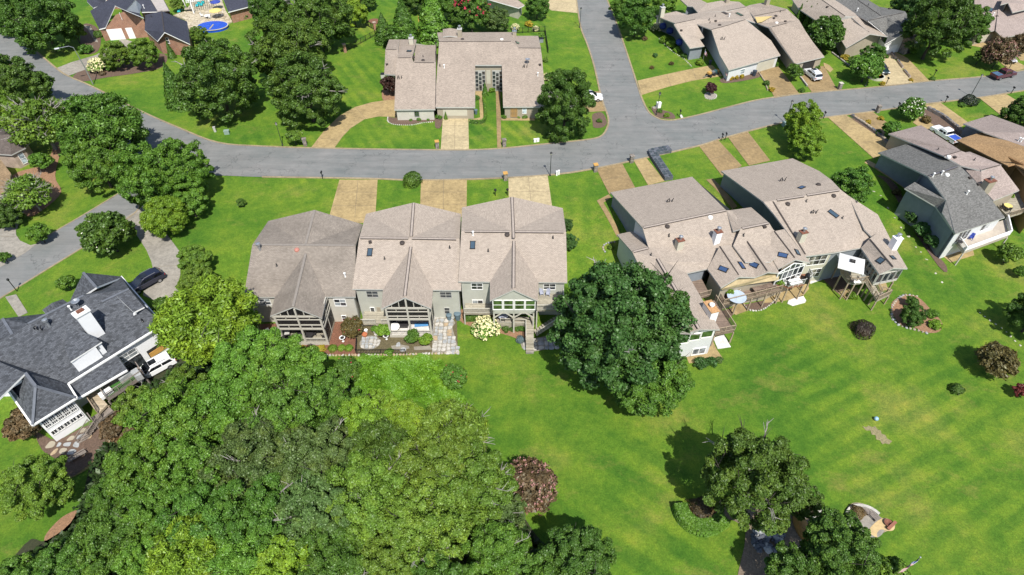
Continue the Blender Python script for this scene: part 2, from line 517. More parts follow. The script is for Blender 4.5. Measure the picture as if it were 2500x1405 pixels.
def drivemat(name,col,stain=0.35,joint=True):
 m,nt,bs = new_mat(name); bs.inputs['Roughness'].default_value = 0.9
 pos = wpos(nt)
 a = noise(nt,pos,0.22,6,0.7)
 r = ramp(nt,[(0.28,tuple(c*(1-stain) for c in col)),(0.5,col),(0.75,tuple(c*1.18 for c in col))]); L(nt,a,r.inputs[0])
 b = noise(nt,pos,1.6,5,0.7); rb = ramp(nt,[(0.3,0.72),(0.7,1.2)]); L(nt,b,rb.inputs[0])
 c = mixc(nt,1.0,r.outputs[0],rb.outputs[0],'MULTIPLY')
 f = noise(nt,pos,22,2,0.8); rf = ramp(nt,[(0.3,0.75),(0.7,1.25)]); L(nt,f,rf.inputs[0])
 c = mixc(nt,1.0,c,rf.outputs[0],'MULTIPLY')
 L(nt,c,bs.inputs['Base Color']); bump(nt,f,0.4,0.02,bs)
 return m
M_drive = drivemat('aggregate_tan',(0.33,0.245,0.115))
M_drive2 = drivemat('aggregate_pale',(0.40,0.325,0.19),0.25)
M_drive3 = drivemat('aggregate_brown',(0.255,0.180,0.085),0.3)
M_conc = drivemat('concrete',(0.255,0.235,0.20),0.3)
M_white_conc = drivemat('white_concrete',(0.58,0.56,0.53),0.15)
M_kerb = drivemat('kerb_concrete',(0.27,0.215,0.13),0.3)
M_joint = simple('expansion_joint',(0.17,0.135,0.085),0.9,0.2)
def mulchmat(name,col):
 m,nt,bs = new_mat(name); bs.inputs['Roughness'].default_value = 0.95
 pos = wpos(nt)
 f = noise(nt,pos,5,6,0.85); rf = ramp(nt,[(0.3,tuple(c*0.45 for c in col)),(0.55,col),(0.75,tuple(c*1.7 for c in col))]); L(nt,f,rf.inputs[0])
 L(nt,rf.outputs[0],bs.inputs['Base Color']); bump(nt,f,1.0,0.08,bs)
 return m
M_mulch = mulchmat('mulch',(0.13,0.085,0.06))
M_mulch_red = mulchmat('red_mulch',(0.19,0.085,0.05))
M_straw = mulchmat('pine_straw',(0.28,0.16,0.09))
M_dirt = mulchmat('bare_dirt',(0.33,0.27,0.17))
M_dirt2 = mulchmat('brown_gravel',(0.20,0.155,0.11))
M_wood_floor = mulchmat('woodland_floor_painted_shade',(0.035,0.040,0.015))  # near-black tone paints shade into the gaps between the tree crowns
M_gravel = mulchmat('gravel',(0.30,0.27,0.24))
M_stone = simple('pale_stone',(0.42,0.40,0.36),0.9,0.3,2.5,fine=0.2)
M_stone_g = simple('grey_stone',(0.30,0.31,0.31),0.9,0.3,2.5,fine=0.2)
M_stone_o = simple('ochre_stone',(0.36,0.27,0.17),0.9,0.3,2.5,fine=0.2)
M_stone_d = simple('dark_stone',(0.09,0.10,0.12),0.9,0.4,2.5,fine=0.25)
M_turf = simple('artificial_turf',(0.035,0.12,0.018),0.95,0.1,3)
M_black = simple('black_metal',(0.012,0.012,0.014),0.45,0.1)
M_white = simple('white_paint',(0.78,0.78,0.76),0.5,0.05)
M_trim = simple('pale_trim',(0.42,0.42,0.39),0.55,0.08)
# ------------------------------------------------------------------ the ground
def axis(lo,hi,st,far):
 a = []
 x = lo
 while x <= hi+1e-6:a.append(x); x += st
 for k in (3,8,20,45,100,220,500,1000):
  if k < far:a = [a[0]-k]+a+[a[-1]+k]
 return a
gx = axis(-84,125,1.5,1400); gy = axis(6,172,1.5,1400)
nx_,ny_ = len(gx),len(gy)
gv = [(x,y,terr(x,y)) for y in gy for x in gx]
gf = [(j*nx_+i,j*nx_+i+1,(j+1)*nx_+i+1,(j+1)*nx_+i) for j in range(ny_ -1) for i in range(nx_ -1)]
mb = MB(); mb.add(gv,gf)
mb.build('ground',M_lawn,kind='structure',smooth=True)
# ------------------------------------------------------------------ roads
up_edge = [(-70,5),(0,44),(51,99),(75,115),(137,167),(167,187),(225,212),(335,268),(444,316),(533,349),(640,358),(800,363),(1060,367),(1200,365),(1336,352),(1440,341),(1472,330),(1485,306)]
sideL = [(1485,306),(1484,285),(1468,239),(1451,164),(1434,110),(1418,68),(1407,0),(1398,-70)]
sideR = [(1455,-70),(1482,0),(1509,68),(1541.6,164),(1557,212),(1569,246),(1586,277),(1613,293)]
up2 = [(1613,293),(1644,294.5),(1712,280),(1780,262),(1860,243),(1976,228),(2154,212),(2270,199),(2420,186),(2500,172.5),(2640,150)]
low_edge = [(2640,201),(2500,222),(2393,239),(2263,254.5),(2133,273),(2020,287),(1921,299),(1840,318),(1753,342),(1706,357),(1579,386),(1439,415),(1343,428),(1200,437),(1020,441),(900,437),(640,433),(520,429),(430,430),(345,470),(338,511),(300,543),(222,593),(100,668),(0,730),(-80,780)]
low2 = [(-80,700),(0,651),(92,595),(130,569),(205,525),(295,470),(322,430),(318,385),(250,320),(150,255),(60,190),(-60,80)]
poly = catmull(pw(up_edge),4)[:-1]+catmull(pw(sideL),4)[:-1]+[tuple(P(1398,-70))[:2]]+catmull(pw(sideR),4)[:-1]+catmull(pw(up2),4)+catmull(pw(low_edge),4)+catmull(pw(low2),4)
sheet('road',poly,M_asphalt,0.05,grid=2.0)
c = catmull(pw(up_edge),4)[:-1]+catmull(pw(sideL),4)
strip('kerb',c,0.34,0.11,M_kerb,kind='structure')
c = catmull(pw(sideR),4)[:-1]+catmull(pw(up2),4)
strip('kerb',c,0.34,0.11,M_kerb,kind='structure')
c = catmull(pw(low_edge[:-9]),4)
strip('kerb',c,0.34,0.11,M_kerb,kind='structure')
c = catmull(pw(low_edge[-8:]),4)
strip('kerb',c,0.22,0.09,M_kerb,kind='structure')
c = catmull(pw(low2[2:6]),4)
strip('kerb',c,0.22,0.09,M_kerb,kind='structure')
c = catmull(pw(low2[7:]),4)
strip('kerb',c,0.3,0.1,M_kerb,kind='structure')
# flush strips of concrete at the mouths are part of each driveway
def drive(pix,mat,joints=(),smooth=False,off=0.075,name='driveway',slabs=True):
 w = pw(pix)
 if smooth:w = catmull(w,4,True)
 o = sheet(name,w,mat,off,thick=0.12,grid=2.0)
 for a,b in joints:
  A = P(*a); B = P(*b)
  n = 6; mbj = MB()
  d = (B -A); d.z = 0; s = Vector((-d.y,d.x,0)).normalized()*0.03
  for k in range(n):
   p = A+(B -A)*k/n; q = A+(B -A)*(k+1)/n
   p = gz(p,off+0.004); q = gz(q,off+0.004)
   mbj.poly([p -s,p+s,q+s,q -s][::-1] if False else [p -s,q -s,q+s,p+s])
  mbj.build('expansion_joint',M_joint,o)
 return o
drive([(829,440),(922,440),(916,545),(800,545)],M_drive,[((820,470),(920,471)),((811,503),(918,504)),((874,441),(866,540))])
drive([(1028,441),(1140,440),(1139,530),(1025,530)],M_drive,[((1027,470),(1140,470)),((1026,500),(1140,500)),((1083,441),(1082,528))])
drive([(1241,433),(1337,430),(1350,520),(1243,510)],M_drive2,[((1242,470),(1344,468)),((1290,432),(1298,510))])
drive([(1456,413),(1519,400),(1552,462),(1487,475)],M_drive3,[((1470,442),(1534,428))])
drive([(1547,393),(1578,387),(1622,443),(1582,453)],M_drive,[((1562,420),(1600,413))])
drive([(1706,357),(1753,343),(1811,406),(1762,430)],M_drive3,[((1733,391),(1782,376))])
drive([(1777,336),(1825,322),(1880,393),(1828,405)],M_drive3,[((1802,370),(1852,358))])
drive([(2020,287),(2065,282),(2185,362),(2133,388)],M_drive,[((2060,320),(2108,312)),((2098,352),(2150,340))])
drive([(2082,279),(2130,274),(2176,308),(2155,332),(2120,303)],M_drive3)
drive([(2228,300),(2246,284),(2262,266),(2352,334),(2380,356),(2330,372),(2270,330)],M_drive,[((2262,318),(2300,296))])
drive([(2256,258),(2296,252),(2362,299),(2342,315),(2300,287)],M_drive)
drive([(2390,240),(2456,231),(2520,270),(2520,300),(2450,288)],M_drive,[((2420,262),(2488,252))])
drive([(1556,198),(1566,233),(1630,213),(1690,198),(1764,186),(1738,160),(1660,175)],M_drive,[((1628,184),(1638,212)),((1690,171),(1700,196))])
drive([(1855,168),(1897,160),(1952,231),(1891,240),(1876,210),(1858,186)],M_drive3)
drive([(1958,163),(2012,163),(2044,221),(1983,228),(1955,188)],M_drive3)
drive([(2146,118),(2168,126),(2228,203),(2164,212),(2147,190)],M_drive2,[((2150,165),(2194,162))])
drive([(2170,120),(2215,143),(2270,200),(2231,204)],M_drive,[((2204,170),(2240,168))])
drive([(2378,99),(2427,97),(2468,143),(2510,167),(2468,176),(2437,150),(2398,117),(2370,112)],M_drive)
drive([(2452,105),(2520,92),(2520,152),(2490,148)],M_drive)
drive([(1335,-10),(1405,-10),(1413,33),(1345,26),(1325,10)],M_drive2)
drive([(760,361),(791,321),(829,284),(866,263),(907,251),(935,247),(975,243),(975,287),(925,285),(890,292),(856,314),(836,335),(816,363)],M_drive,[((800,312),(849,320)),((868,262),(892,291)),((778,338),(828,344))])
drive([(1076,367),(1145,368),(1143,278),(1082,278)],M_drive2,[((1078,338),(1145,338)),((1080,308),(1144,308)),((1111,280),(1110,366))])
drive([(137,168),(175,153),(236,135),(300,95),(345,110),(300,140),(240,160),(167,186)],M_conc,[((180,152),(215,168))])
drive([(-60,585),(0,552),(30,556),(42,560),(52,530),(60,517),(42,520),(38,545),(40,575),(50,589),(75,600),(92,596),(60,620),(0,654),(-60,690)],M_conc,[((0,578),(50,580))])
drive([(304,532),(342,511),(352,500),(370,512),(380,545),(410,576),(438,614),(441,672),(430,706),(470,740),(440,790),(400,745),(350,722),(360,662),(374,658),(370,640),(358,612),(335,576),(308,549)],M_conc,[((372,560),(345,585)),((440,650),(374,652))],smooth=False)
drive([(1395,225),(1464,224),(1478,272),(1440,274),(1395,264)],M_drive3)
# footpaths
def path(pix,mat,w,name='footpath'):
 pts = catmull(pw(pix),5); return strip(name,pts,w,0.05,mat,0.02,kind='structure')
drive([(1214,361),(1224,361),(1221,212),(1210,212)],M_drive3,name='footpath')
drive([(1160,205),(1179,205),(1178,240),(1181,297),(1146,301),(1145,294),(1172,288),(1170,245),(1161,240)],M_drive,name='footpath')
drive([(1224,295),(1224,290),(1305,289),(1305,295)],M_drive,name='footpath')
drive([(1457,491),(1486,476),(1492,483),(1473,496),(1516,574),(1506,580)],M_drive3,name='footpath')
drive([(1724,440),(1740,437),(1800,505),(1788,512)],M_drive3,name='footpath')
drive([(2110,398),(2119,392),(2240,468),(2232,478)],M_drive,name='footpath')
drive([(13,726),(40,720),(68,764),(46,775)],M_conc,name='footpath')
drive([(200,62),(222,66),(240,104),(232,103),(214,72)],M_conc,name='footpath')
drive([(2010,154),(2024,160),(2034,170),(2026,178),(2012,166)],M_drive,name='footpath')
# bare and mulched ground
_bo = [0]
def bed(pix,mat,off=0.035,smooth=True,name='planting_bed'):
 _bo[0] += 1; off += 0.004*(_bo[0]%9)
 w = pw(pix)
 if smooth:w = catmull(w,4,True)
 return sheet(name,w,mat,off,grid=1.5)
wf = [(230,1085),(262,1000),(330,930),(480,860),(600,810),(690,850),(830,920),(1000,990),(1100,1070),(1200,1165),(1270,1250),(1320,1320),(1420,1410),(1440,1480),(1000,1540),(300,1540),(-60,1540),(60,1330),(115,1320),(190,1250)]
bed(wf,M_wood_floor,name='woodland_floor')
bed([(628,792),(700,790),(870,785),(880,870),(700,862),(655,830)],M_mulch_red,smooth=False)
bed([(868,780),(1115,770),(1118,862),(870,864)],mulchmat('garden_soil',(0.12,0.10,0.05)),0.045,smooth=False)
bed([(1118,755),(1290,790),(1288,850),(1262,828),(1205,810),(1130,790)],M_straw)
bed([(960,288),(1064,288),(1062,297),(1030,299),(1008,304),(985,306),(960,303),(946,294),(950,284)],M_mulch)
bed([(1064,288),(1080,288),(1076,312),(1063,312)],M_mulch)
bed([(935,245),(936,215),(962,200),(964,245)],M_straw)
bed([(1222,288),(1305,282),(1306,290),(1224,291)],M_mulch)
bed([(1447,300),(1447,280),(1470,276),(1482,300),(1470,312),(1450,312)],M_mulch)
bed([(1591,262),(1610,268),(1640,276),(1648,290),(1620,290),(1600,284)],M_mulch)
bed([(1722,230),(1735,227),(1748,232),(1747,240),(1732,243),(1722,238)],M_gravel)
bed([(1765,190),(1850,175),(1852,190),(1770,204)],M_mulch)
bed([(2175,745),(2205,722),(2240,726),(2275,760),(2300,790),(2290,812),(2255,812),(2232,800),(2195,792)],M_straw)
bed([(1678,1245),(1720,1230),(1768,1262),(1745,1280),(1695,1278)],M_gravel)
bed([(1740,1230),(1900,1190),(2000,1225),(1995,1260),(1990,1330),(1930,1460),(1800,1460),(1820,1300),(1765,1262)],M_dirt2)
bed([(2080,1230),(2110,1232),(2140,1258),(2185,1285),(2160,1300),(2130,1310),(2090,1285),(2066,1250)],M_dirt)
bed([(88,1055),(140,1075),(215,1040),(270,1060),(275,1085),(225,1130),(170,1165),(140,1125),(104,1100)],M_mulch)
bed([(170,1165),(215,1100),(268,1080),(240,1125),(200,1155)],mulchmat('dry_grass',(0.22,0.19,0.06)),0.05)
bed([(110,1310),(150,1265),(195,1245),(190,1275),(150,1330),(118,1335)],M_straw)
bed([(2105,1041),(2114,1044),(2120,1040),(2130,1044),(2136,1041),(2143,1050),(2150,1052),(2152,1060),(2161,1063),(2166,1072),(2178,1078),(2170,1086),(2160,1083),(2154,1086),(2148,1076),(2139,1074),(2137,1063),(2128,1062),(2125,1052),(2114,1052)],mulchmat('worn_lawn_patch',(0.25,0.22,0.11)),smooth=False)
bed([(240,150),(285,138),(400,132),(395,165),(330,180),(260,190),(200,200),(180,185)],M_mulch)
bed([(200,66),(222,60),(245,80),(240,125),(200,128)],M_mulch)
bed([(30,430),(110,400),(135,350),(150,360),(135,430),(150,470),(110,510),(70,530),(40,500)],M_straw)
bed([(1690,790),(1705,790),(1740,800),(1700,800)],M_mulch)
bed([(2140,430),(2190,455),(2260,590),(2310,650),(2290,650),(2180,470)],M_mulch)
bed([(2040,300),(2090,330),(2180,385),(2170,345),(2130,315),(2075,288)],M_mulch)
bed([(2246,282),(2262,266),(2352,334),(2340,345)],M_mulch,0.09)
# ------------------------------------------------------------------ house materials
M_roof_tan = roofmat('shingle_tan',(0.358,0.303,0.252),0.11,0.05)
M_roof_tan2 = roofmat('shingle_tan_weathered',(0.330,0.275,0.226),0.15,0.12)
M_roof_old = roofmat('shingle_grey_brown_old',(0.245,0.212,0.178),0.14,0.22)
M_roof_pink = roofmat('shingle_pinkish',(0.32,0.262,0.235),0.13,0.14)
M_roof_grey = roofmat('shingle_grey',(0.150,0.148,0.140),0.25,0.14)
M_roof_slate = roofmat('shingle_blue_grey',(0.078,0.084,0.095),0.38,0.12,w=0.36,hgt=0.19)
M_roof_navy = roofmat('shingle_dark_blue',(0.050,0.054,0.075),0.15,0.15)
M_roof_orange = roofmat('shingle_orange',(0.35,0.225,0.115),0.16,0.2)
M_roof_brown = roofmat('shingle_brown',(0.115,0.095,0.085),0.2,0.15)
M_roof_straw = roofmat('shingle_straw',(0.24,0.17,0.10),0.2,0.2)
M_sid_beige = siding('siding_beige',(0.50,0.48,0.415))
M_sid_sage = siding('siding_sage',(0.42,0.425,0.37))
M_sid_grey = siding('siding_blue_grey',(0.215,0.24,0.265))
M_sid_white = siding('siding_white',(0.60,0.61,0.61),0.28,0.04)
M_sid_cream = siding('siding_cream',(0.48,0.46,0.37))
M_sid_tan = siding('siding_tan',(0.33,0.29,0.22))
M_sid_white2 = simple('white_stucco',(0.74,0.75,0.76),0.7,0.03)
M_stucco = simple('stucco_grey_blue',(0.20,0.225,0.25),0.85,0.1,1.2,fine=0.06)
M_brick = brickmat('red_brick',(0.32,0.125,0.06),(0.24,0.085,0.045),(0.35,0.28,0.22))
M_brick_p = brickmat('pale_brick',(0.32,0.22,0.17),(0.40,0.31,0.25),(0.4,0.36,0.3))
M_stonew = stonemat('stone_wall',[(0.16,0.13,0.10),(0.28,0.24,0.20),(0.20,0.19,0.18)],2.6)
M_cap = simple('ridge_cap_shingle',(0.33,0.28,0.24),0.9,0.15,3,fine=0.15)
M_capd = simple('ridge_cap_dark',(0.10,0.10,0.11),0.9,0.15,3,fine=0.15)
M_line = simple('roof_flashing_dark',(0.045,0.035,0.03),0.7,0.2)
M_deck = plankmat('deck_boards_brown',(0.20,0.145,0.11))
M_deck_g = plankmat('deck_boards_grey_beige',(0.34,0.31,0.24))
M_wood = simple('weathered_timber',(0.30,0.235,0.165),0.85,0.2,3,fine=0.15)
M_wood_g = simple('grey_timber',(0.20,0.17,0.145),0.85,0.25,3,fine=0.2)
M_wood_p = simple('painted_beige_timber',(0.44,0.42,0.36),0.7,0.1,3)
M_orange = simple('orange_plywood',(0.48,0.27,0.07),0.7,0.15,2)
M_rust = simple('rusty_metal',(0.16,0.06,0.035),0.8,0.4,4)
M_metal = simple('galvanised_metal',(0.42,0.44,0.46),0.35,0.1,3,metal=0.7)
M_dark = simple('dark_interior',(0.02,0.018,0.016),0.9,0.2)
M_sky = simple('skylight_glass',(0.05,0.08,0.11),0.12,0.1)
M_skyb = simple('skylight_blue_cover',(0.04,0.075,0.16),0.3,0.1)
M_tarp = simple('tan_awning_canvas',(0.36,0.29,0.165),0.9,0.2,1.5)
M_blue = simple('blue_canvas',(0.03,0.055,0.28),0.7,0.2)
M_teal = simple('teal_plastic',(0.03,0.42,0.45),0.5,0.1)
M_yellowcl = simple('yellow_cloth',(0.62,0.50,0.16),0.8,0.1)
def glassmat(name,col,rough=0.06):
 m,nt,bs = new_mat(name)
 bs.inputs['Roughness'].default_value = rough; bs.inputs['Specular IOR Level'].default_value = 0.8
 n = noise(nt,wpos(nt),1.4,2,0.5)
 r = ramp(nt,[(0.35,tuple(c*0.5 for c in col)),(0.65,tuple(c*1.6 for c in col))]); L(nt,n,r.inputs[0])
 L(nt,r.outputs[0],bs.inputs['Base Color'])
 return m
M_glass = glassmat('window_glass',(0.035,0.040,0.045))
M_glass_g = glassmat('window_glass_green_reflection',(0.045,0.085,0.025))
M_glass_b = glassmat('window_blind_behind_glass',(0.20,0.22,0.23),0.2)
M_glass_w = glassmat('window_glass_pale',(0.32,0.38,0.42),0.15)
def screenmat():
 m,nt,bs = new_mat('insect_screen')
 bs.inputs['Base Color'].default_value = (0.02,0.02,0.02,1); bs.inputs['Roughness'].default_value = 0.6
 bs.inputs['Alpha'].default_value = 0.55
 return m
M_screen = screenmat()
def inset(poly,d):
 n = len(poly)
 ar = sum(poly[i][0]*poly[(i+1)%n][1]-poly[(i+1)%n][0]*poly[i][1] for i in range(n))
 sg = 1 if ar > 0 else -1
 out = []
 for i in range(n):
  p0 = Vector(poly[i -1][:2]); p1 = Vector(poly[i][:2]); p2 = Vector(poly[(i+1)%n][:2])
  a = (p1 -p0).normalized(); b = (p2 -p1).normalized()
  na = Vector((-a.y,a.x))*sg; nb = Vector((-b.y,b.x))*sg
  m = na+nb
  if m.length < 0.2:m = na; k = 1
  else:
   m.normalize(); k = 1/max(0.4,m.dot(na))
  q = p1+m*d*k
  out.append((q.x,q.y))
 return out
class Wall:
 """a vertical wall plane through A, B (world xy); the outside is to the right of A->B"""
 def __init__(s,A,B,flip=False):
  s.A = Vector((A[0],A[1],0)); s.B = Vector((B[0],B[1],0))
  s.d = (s.B -s.A).normalized(); s.n = Vector((s.d.y,-s.d.x,0))
  if flip:s.n = -s.n
  s.len = (s.B -s.A).length
 def hit(s,px,py):
  r = ray(px,py); O = Vector((0,0,CAM_H))
  t = (s.A -O).dot(s.n)/r.dot(s.n)
  p = O+r*t
  return (p -s.A).dot(s.d),p.z
 def pt(s,u,z,out=0.0):
  p = s.A+s.d*u+s.n*out
  return Vector((p.x,p.y,z))
 def rect(s,mb,u0,u1,z0,z1,o0,o1,mi=0):
  mb.add([s.pt(u0,z0,o0),s.pt(u1,z0,o0),s.pt(u1,z1,o0),s.pt(u0,z1,o0),s.pt(u0,z0,o1),s.pt(u1,z0,o1),s.pt(u1,z1,o1),s.pt(u0,z1,o1)],
[(4,5,6,7),(3,2,1,0),(0,1,5,4),(2,3,7,6),(1,2,6,5),(3,0,4,7)],mi)
class House:
 def __init__(s,name,label,cat,pix,group=None):
  s.root = thing(name,label,cat,P(*pix),group)
  s.planes = []; s.rmb = MB(); s.roofobj = None
 def roof(s,polys,th=0.2,sec=False):
  for pl in polys:
   w = [PZ(*p) for p in pl]
   n = len(w)
   ar = sum(w[i].x*w[(i+1)%n].y -w[(i+1)%n].x*w[i].y for i in range(n))
   if ar < 0:w = w[::-1]
   tris = tessellate_polygon([[Vector((p.x,p.y,0)) for p in w]])
   low = [p -Vector((0,0,th)) for p in w]
   tt = []
   for a,b,c in tris:
    cr = (w[b].x -w[a].x)*(w[c].y -w[a].y)-(w[b].y -w[a].y)*(w[c].x -w[a].x)
    if abs(cr) < 1e-5:continue
    tt.append((a,b,c) if cr > 0 else (a,c,b))
   s.rmb.add(w,tt,0)
   s.rmb.add(w+low,[(i+n,(i+1)%n+n,(i+1)%n,i) for i in range(n)]+[(c+n,b+n,a+n) for a,b,c in tt],1)
   for a,b,c in tt:
    nr = (w[b]-w[a]).cross(w[c]-w[a]).normalized()
    if nr.z < 0.05:continue
    s.planes.append(([(w[k].x,w[k].y) for k in (a,b,c)],nr,(w[a]+w[b]+w[c])/3,sec))
 def roofz(s,x,y,default=None):
  best = None
  for poly,n,c,sec in s.planes:
   if pip(x,y,poly):
    z = c.z -((x -c.x)*n.x+(y -c.y)*n.y)/n.z
    if best is None or z > best:best = z
  return best if best is not None else default
 def finish_roof(s,mats,name='roof'):
  s.roofobj = s.rmb.build(name,mats,s.root); s.rmb = MB()
  return s.roofobj
 def on(s,px,py):
  r = ray(px,py); O = Vector((0,0,CAM_H)); best = None
  for poly,n,c,sec in s.planes:
   t = (c -O).dot(n)/r.dot(n); p = O+r*t
   if pip(p.x,p.y,poly) and (best is None or t < best[0]):best = (t,p,n)
  if best is None:
   for poly,n,c,sec in s.planes:
    t = (c -O).dot(n)/r.dot(n); p = O+r*t
    d = min((Vector(q)-Vector((p.x,p.y))).length for q in poly)
    if best is None or d < best[0]:best = (d,p,n)
  n = best[2] if best[2].z > 0 else -best[2]
  return best[1],n
 def walls(s,fp,mat,zb=None,d=0.35,default=None,name='wall',world=False,solid=False):
  w = fp if world else [tuple(PZ(*p))[:2] for p in fp]
  zd = default if default is not None else (fp[0][2] if not world else 2.5)
  ar = sum(w[i][0]*w[(i+1)%len(w)][1]-w[(i+1)%len(w)][0]*w[i][1] for i in range(len(w)))
  if ar < 0:w = w[::-1]
  ins = inset(w,d)
  mb = MB(); n = len(ins)
  for i in range(n):
   a = Vector(ins[i]); b = Vector(ins[(i+1)%n]); ln = (b -a).length
   k = max(1,int(ln/0.4))
   prev = None
   for j in range(k+1):
    p = a+(b -a)*j/k
    zt = s.roofz(p.x,p.y,zd)-0.16
    lo = (terr(p.x,p.y)-0.3) if zb is None else zb
    cur = ((p.x,p.y,lo),(p.x,p.y,zt))
    if prev:
     t0,t1 = prev[1][2],cur[1][2]
     if abs(t0 -t1) > 0.55:t0 = t1 = min(t0,t1)
     mb.add([prev[0],cur[0],(*cur[1][:2],t1),(*prev[1][:2],t0)],[(0,1,2,3)])
    prev = cur
  o = mb.build(name,mat,s.root)
  s.fp = ins
  return [Wall(ins[i],ins[(i+1)%n]) for i in range(n)]
 def window(s,W,p0,p1,cols=2,rows=2,frame=None,pane=None,name='window',fw=0.07,depth=0.08,parent=None,uz=None):
  frame = frame or M_white; pane = pane or M_glass
  if uz:u0,u1,z0,z1 = uz
  else:
   ua,za = W.hit(*p0); ub,zb_ = W.hit(*p1)
   u0,u1 = min(ua,ub),max(ua,ub); z0,z1 = min(za,zb_),max(za,zb_)
  mb = MB()
  for (a,b,c,d) in ((u0 -fw,u1+fw,z1,z1+fw),(u0 -fw,u1+fw,z0 -fw*1.4,z0),(u0 -fw,u0,z0,z1),(u1,u1+fw,z0,z1)):
   W.rect(mb,a,b,c,d,-0.02,depth)
  mw = fw*0.7
  for i in range(1,cols):
   u = u0+(u1 -u0)*i/cols; W.rect(mb,u -mw/2,u+mw/2,z0,z1,-0.02,depth*0.8)
  for j in range(1,rows):
   z = z0+(z1 -z0)*j/rows; W.rect(mb,u0,u1,z -mw/2,z+mw/2,-0.02,depth*0.74)
  f = mb.build(name,frame,parent or s.root)
  if parent is None:
   for i in range(cols):
    for j in range(rows):
     pm = MB()
     a = u0+(u1 -u0)*i/cols+0.02; b = u0+(u1 -u0)*(i+1)/cols -0.02
     c = z0+(z1 -z0)*j/rows+0.02; d = z0+(z1 -z0)*(j+1)/rows -0.02
     W.rect(pm,a,b,c,d,0.005,0.03)
     pm.build('pane',pane if not isinstance(pane,list) else pane[(i+j)%len(pane)],f)
  return f
 def ridge(s,a,b,mat=None,w=0.27,name='ridge_vent'):
  A = PZ(*a); B = PZ(*b); A.z += 0.03; B.z += 0.03
  mb = MB(); mb.beam(A,B,w,0.12,0)
  mb.beam(A+Vector((0,0,0.02)),B+Vector((0,0,0.02)),w+0.18,0.05,1)
  return mb.build(name,[mat or M_cap,M_line],s.roofobj)
 def line(s,a,b,w=0.1,mat=None,name='flashing'):
  A,_ = s.on(*a); B,_ = s.on(*b); A.z += 0.04; B.z += 0.04
  mb = MB(); mb.beam(A,B,w,0.07)
  return mb.build(name,mat or M_line,s.roofobj)
 def skylight(s,px,py,w,l,ang=0.0,mat=None):
  p,n = s.on(px,py)
  h = Vector((0,0,1)).cross(n); h = h.normalized() if h.length > 0.03 else Vector((1,0,0))
  k = n.cross(h)
  c,s_ = math.cos(ang),math.sin(ang)
  h,k = h*c+k*s_,k*c -h*s_
  M = Matrix((h,k,n)).transposed()
  mb = MB()
  for dx,dy,sx,sy in ((0,l/2,w+0.16,0.08),(0,-l/2,w+0.16,0.08),(w/2,0,0.08,l),(-w/2,0,0.08,l)):
   mb.box(p+M@Vector((dx,dy,0.06)),(sx,sy,0.16),rot=M)
  o = mb.build('skylight',M_black,s.root)
  mb = MB(); mb.box(p+n*0.07,(w,l,0.1),rot=M)
  mb.build('pane',mat or M_skyb,o)
  return o
 def vent(s,px,py,kind='pipe'):
  p,n = s.on(px,py); mb = MB()
  if kind == 'pipe':
   mb.lathe(p,[(0.16,-0.08),(0.15,0.03),(0.07,0.1),(0.07,0.45)],8); o = mb.build('vent_pipe',M_black,s.roofobj)
  elif kind == 'whitepipe':
   mb.lathe(p,[(0.13,-0.08),(0.09,0.05),(0.08,0.55),(0.16,0.58),(0.16,0.7),(0.02,0.78)],8); o = mb.build('vent_pipe',M_white,s.roofobj)
  elif kind == 'metal':
   mb.lathe(p,[(0.16,-0.15),(0.16,0.9),(0.3,0.92),(0.3,1.2),(0.05,1.3)],10); o = mb.build('flue_pipe',M_metal,s.roofobj)
  elif kind == 'disc':
   mb.lathe(p,[(0.36,-0.1),(0.36,0.12),(0.3,0.2),(0.05,0.26)],12); o = mb.build('attic_fan',M_line,s.roofobj)
  elif kind == 'whitedisc':
   mb.lathe(p,[(0.34,-0.1),(0.34,0.12),(0.3,0.2),(0.05,0.26)],12); o = mb.build('attic_fan',M_white,s.roofobj)
  elif kind == 'reddisc':
   mb.lathe(p,[(0.34,-0.1),(0.34,0.12),(0.28,0.22),(0.05,0.28)],12); o = mb.build('attic_fan',simple('red_fan_cap',(0.4,0.17,0.13)),s.roofobj)
  elif kind == 'box':
   mb.box(p+Vector((0,0,0.12)),(0.45,0.4,0.28),0.3); o = mb.build('roof_box_vent',M_line,s.roofobj)
  elif kind == 'twin':
   for dx,a in ((-0.35,0.25),(0.0,-0.1),(0.4,0.2)):
    q = p+Vector((dx,0.1*dx,0)); mb.tube([q -Vector((0,0,0.1)),q+Vector((a*0.2,0,0.45)),q+Vector((a,0.1,0.62))],0.07,6)
   o = mb.build('vent_pipe',M_black,s.roofobj)
  elif kind == 'dish':
   mb.tube([p,p+Vector((0,0,0.8))],0.04,6); mb.lathe(p+Vector((0,0,0.8)),[(0.05,0),(0.3,0.08),(0.5,0.25),(0.46,0.27),(0.2,0.12)],12)
   o = mb.build('satellite_dish',M_metal,s.roofobj)
  return o
 def chimney(s,px,py,w,l,h,ang=0.3,mat=None,cap=None,flue=True,white=False):
  p,n = s.on(px,py); mb = MB()
  mat = mat or M_sid_cream
  mb.box(p+Vector((0,0,h/2-0.6)),(w,l,h+1.2),ang)
  o = mb.build('chimney',mat,s.root)
  mb = MB(); mb.box(p+Vector((0,0,h+0.04)),(w+0.12,l+0.12,0.09),ang); mb.build('chimney_cap',cap or M_rust,o)
  if flue:
   mb = MB(); q = p+Vector((0,0,h+0.08)); mb.lathe(q,[(0.17,0),(0.17,0.45),(0.3,0.47),(0.3,0.6),(0.06,0.72)],10); mb.build('flue',M_metal,o)
  return o
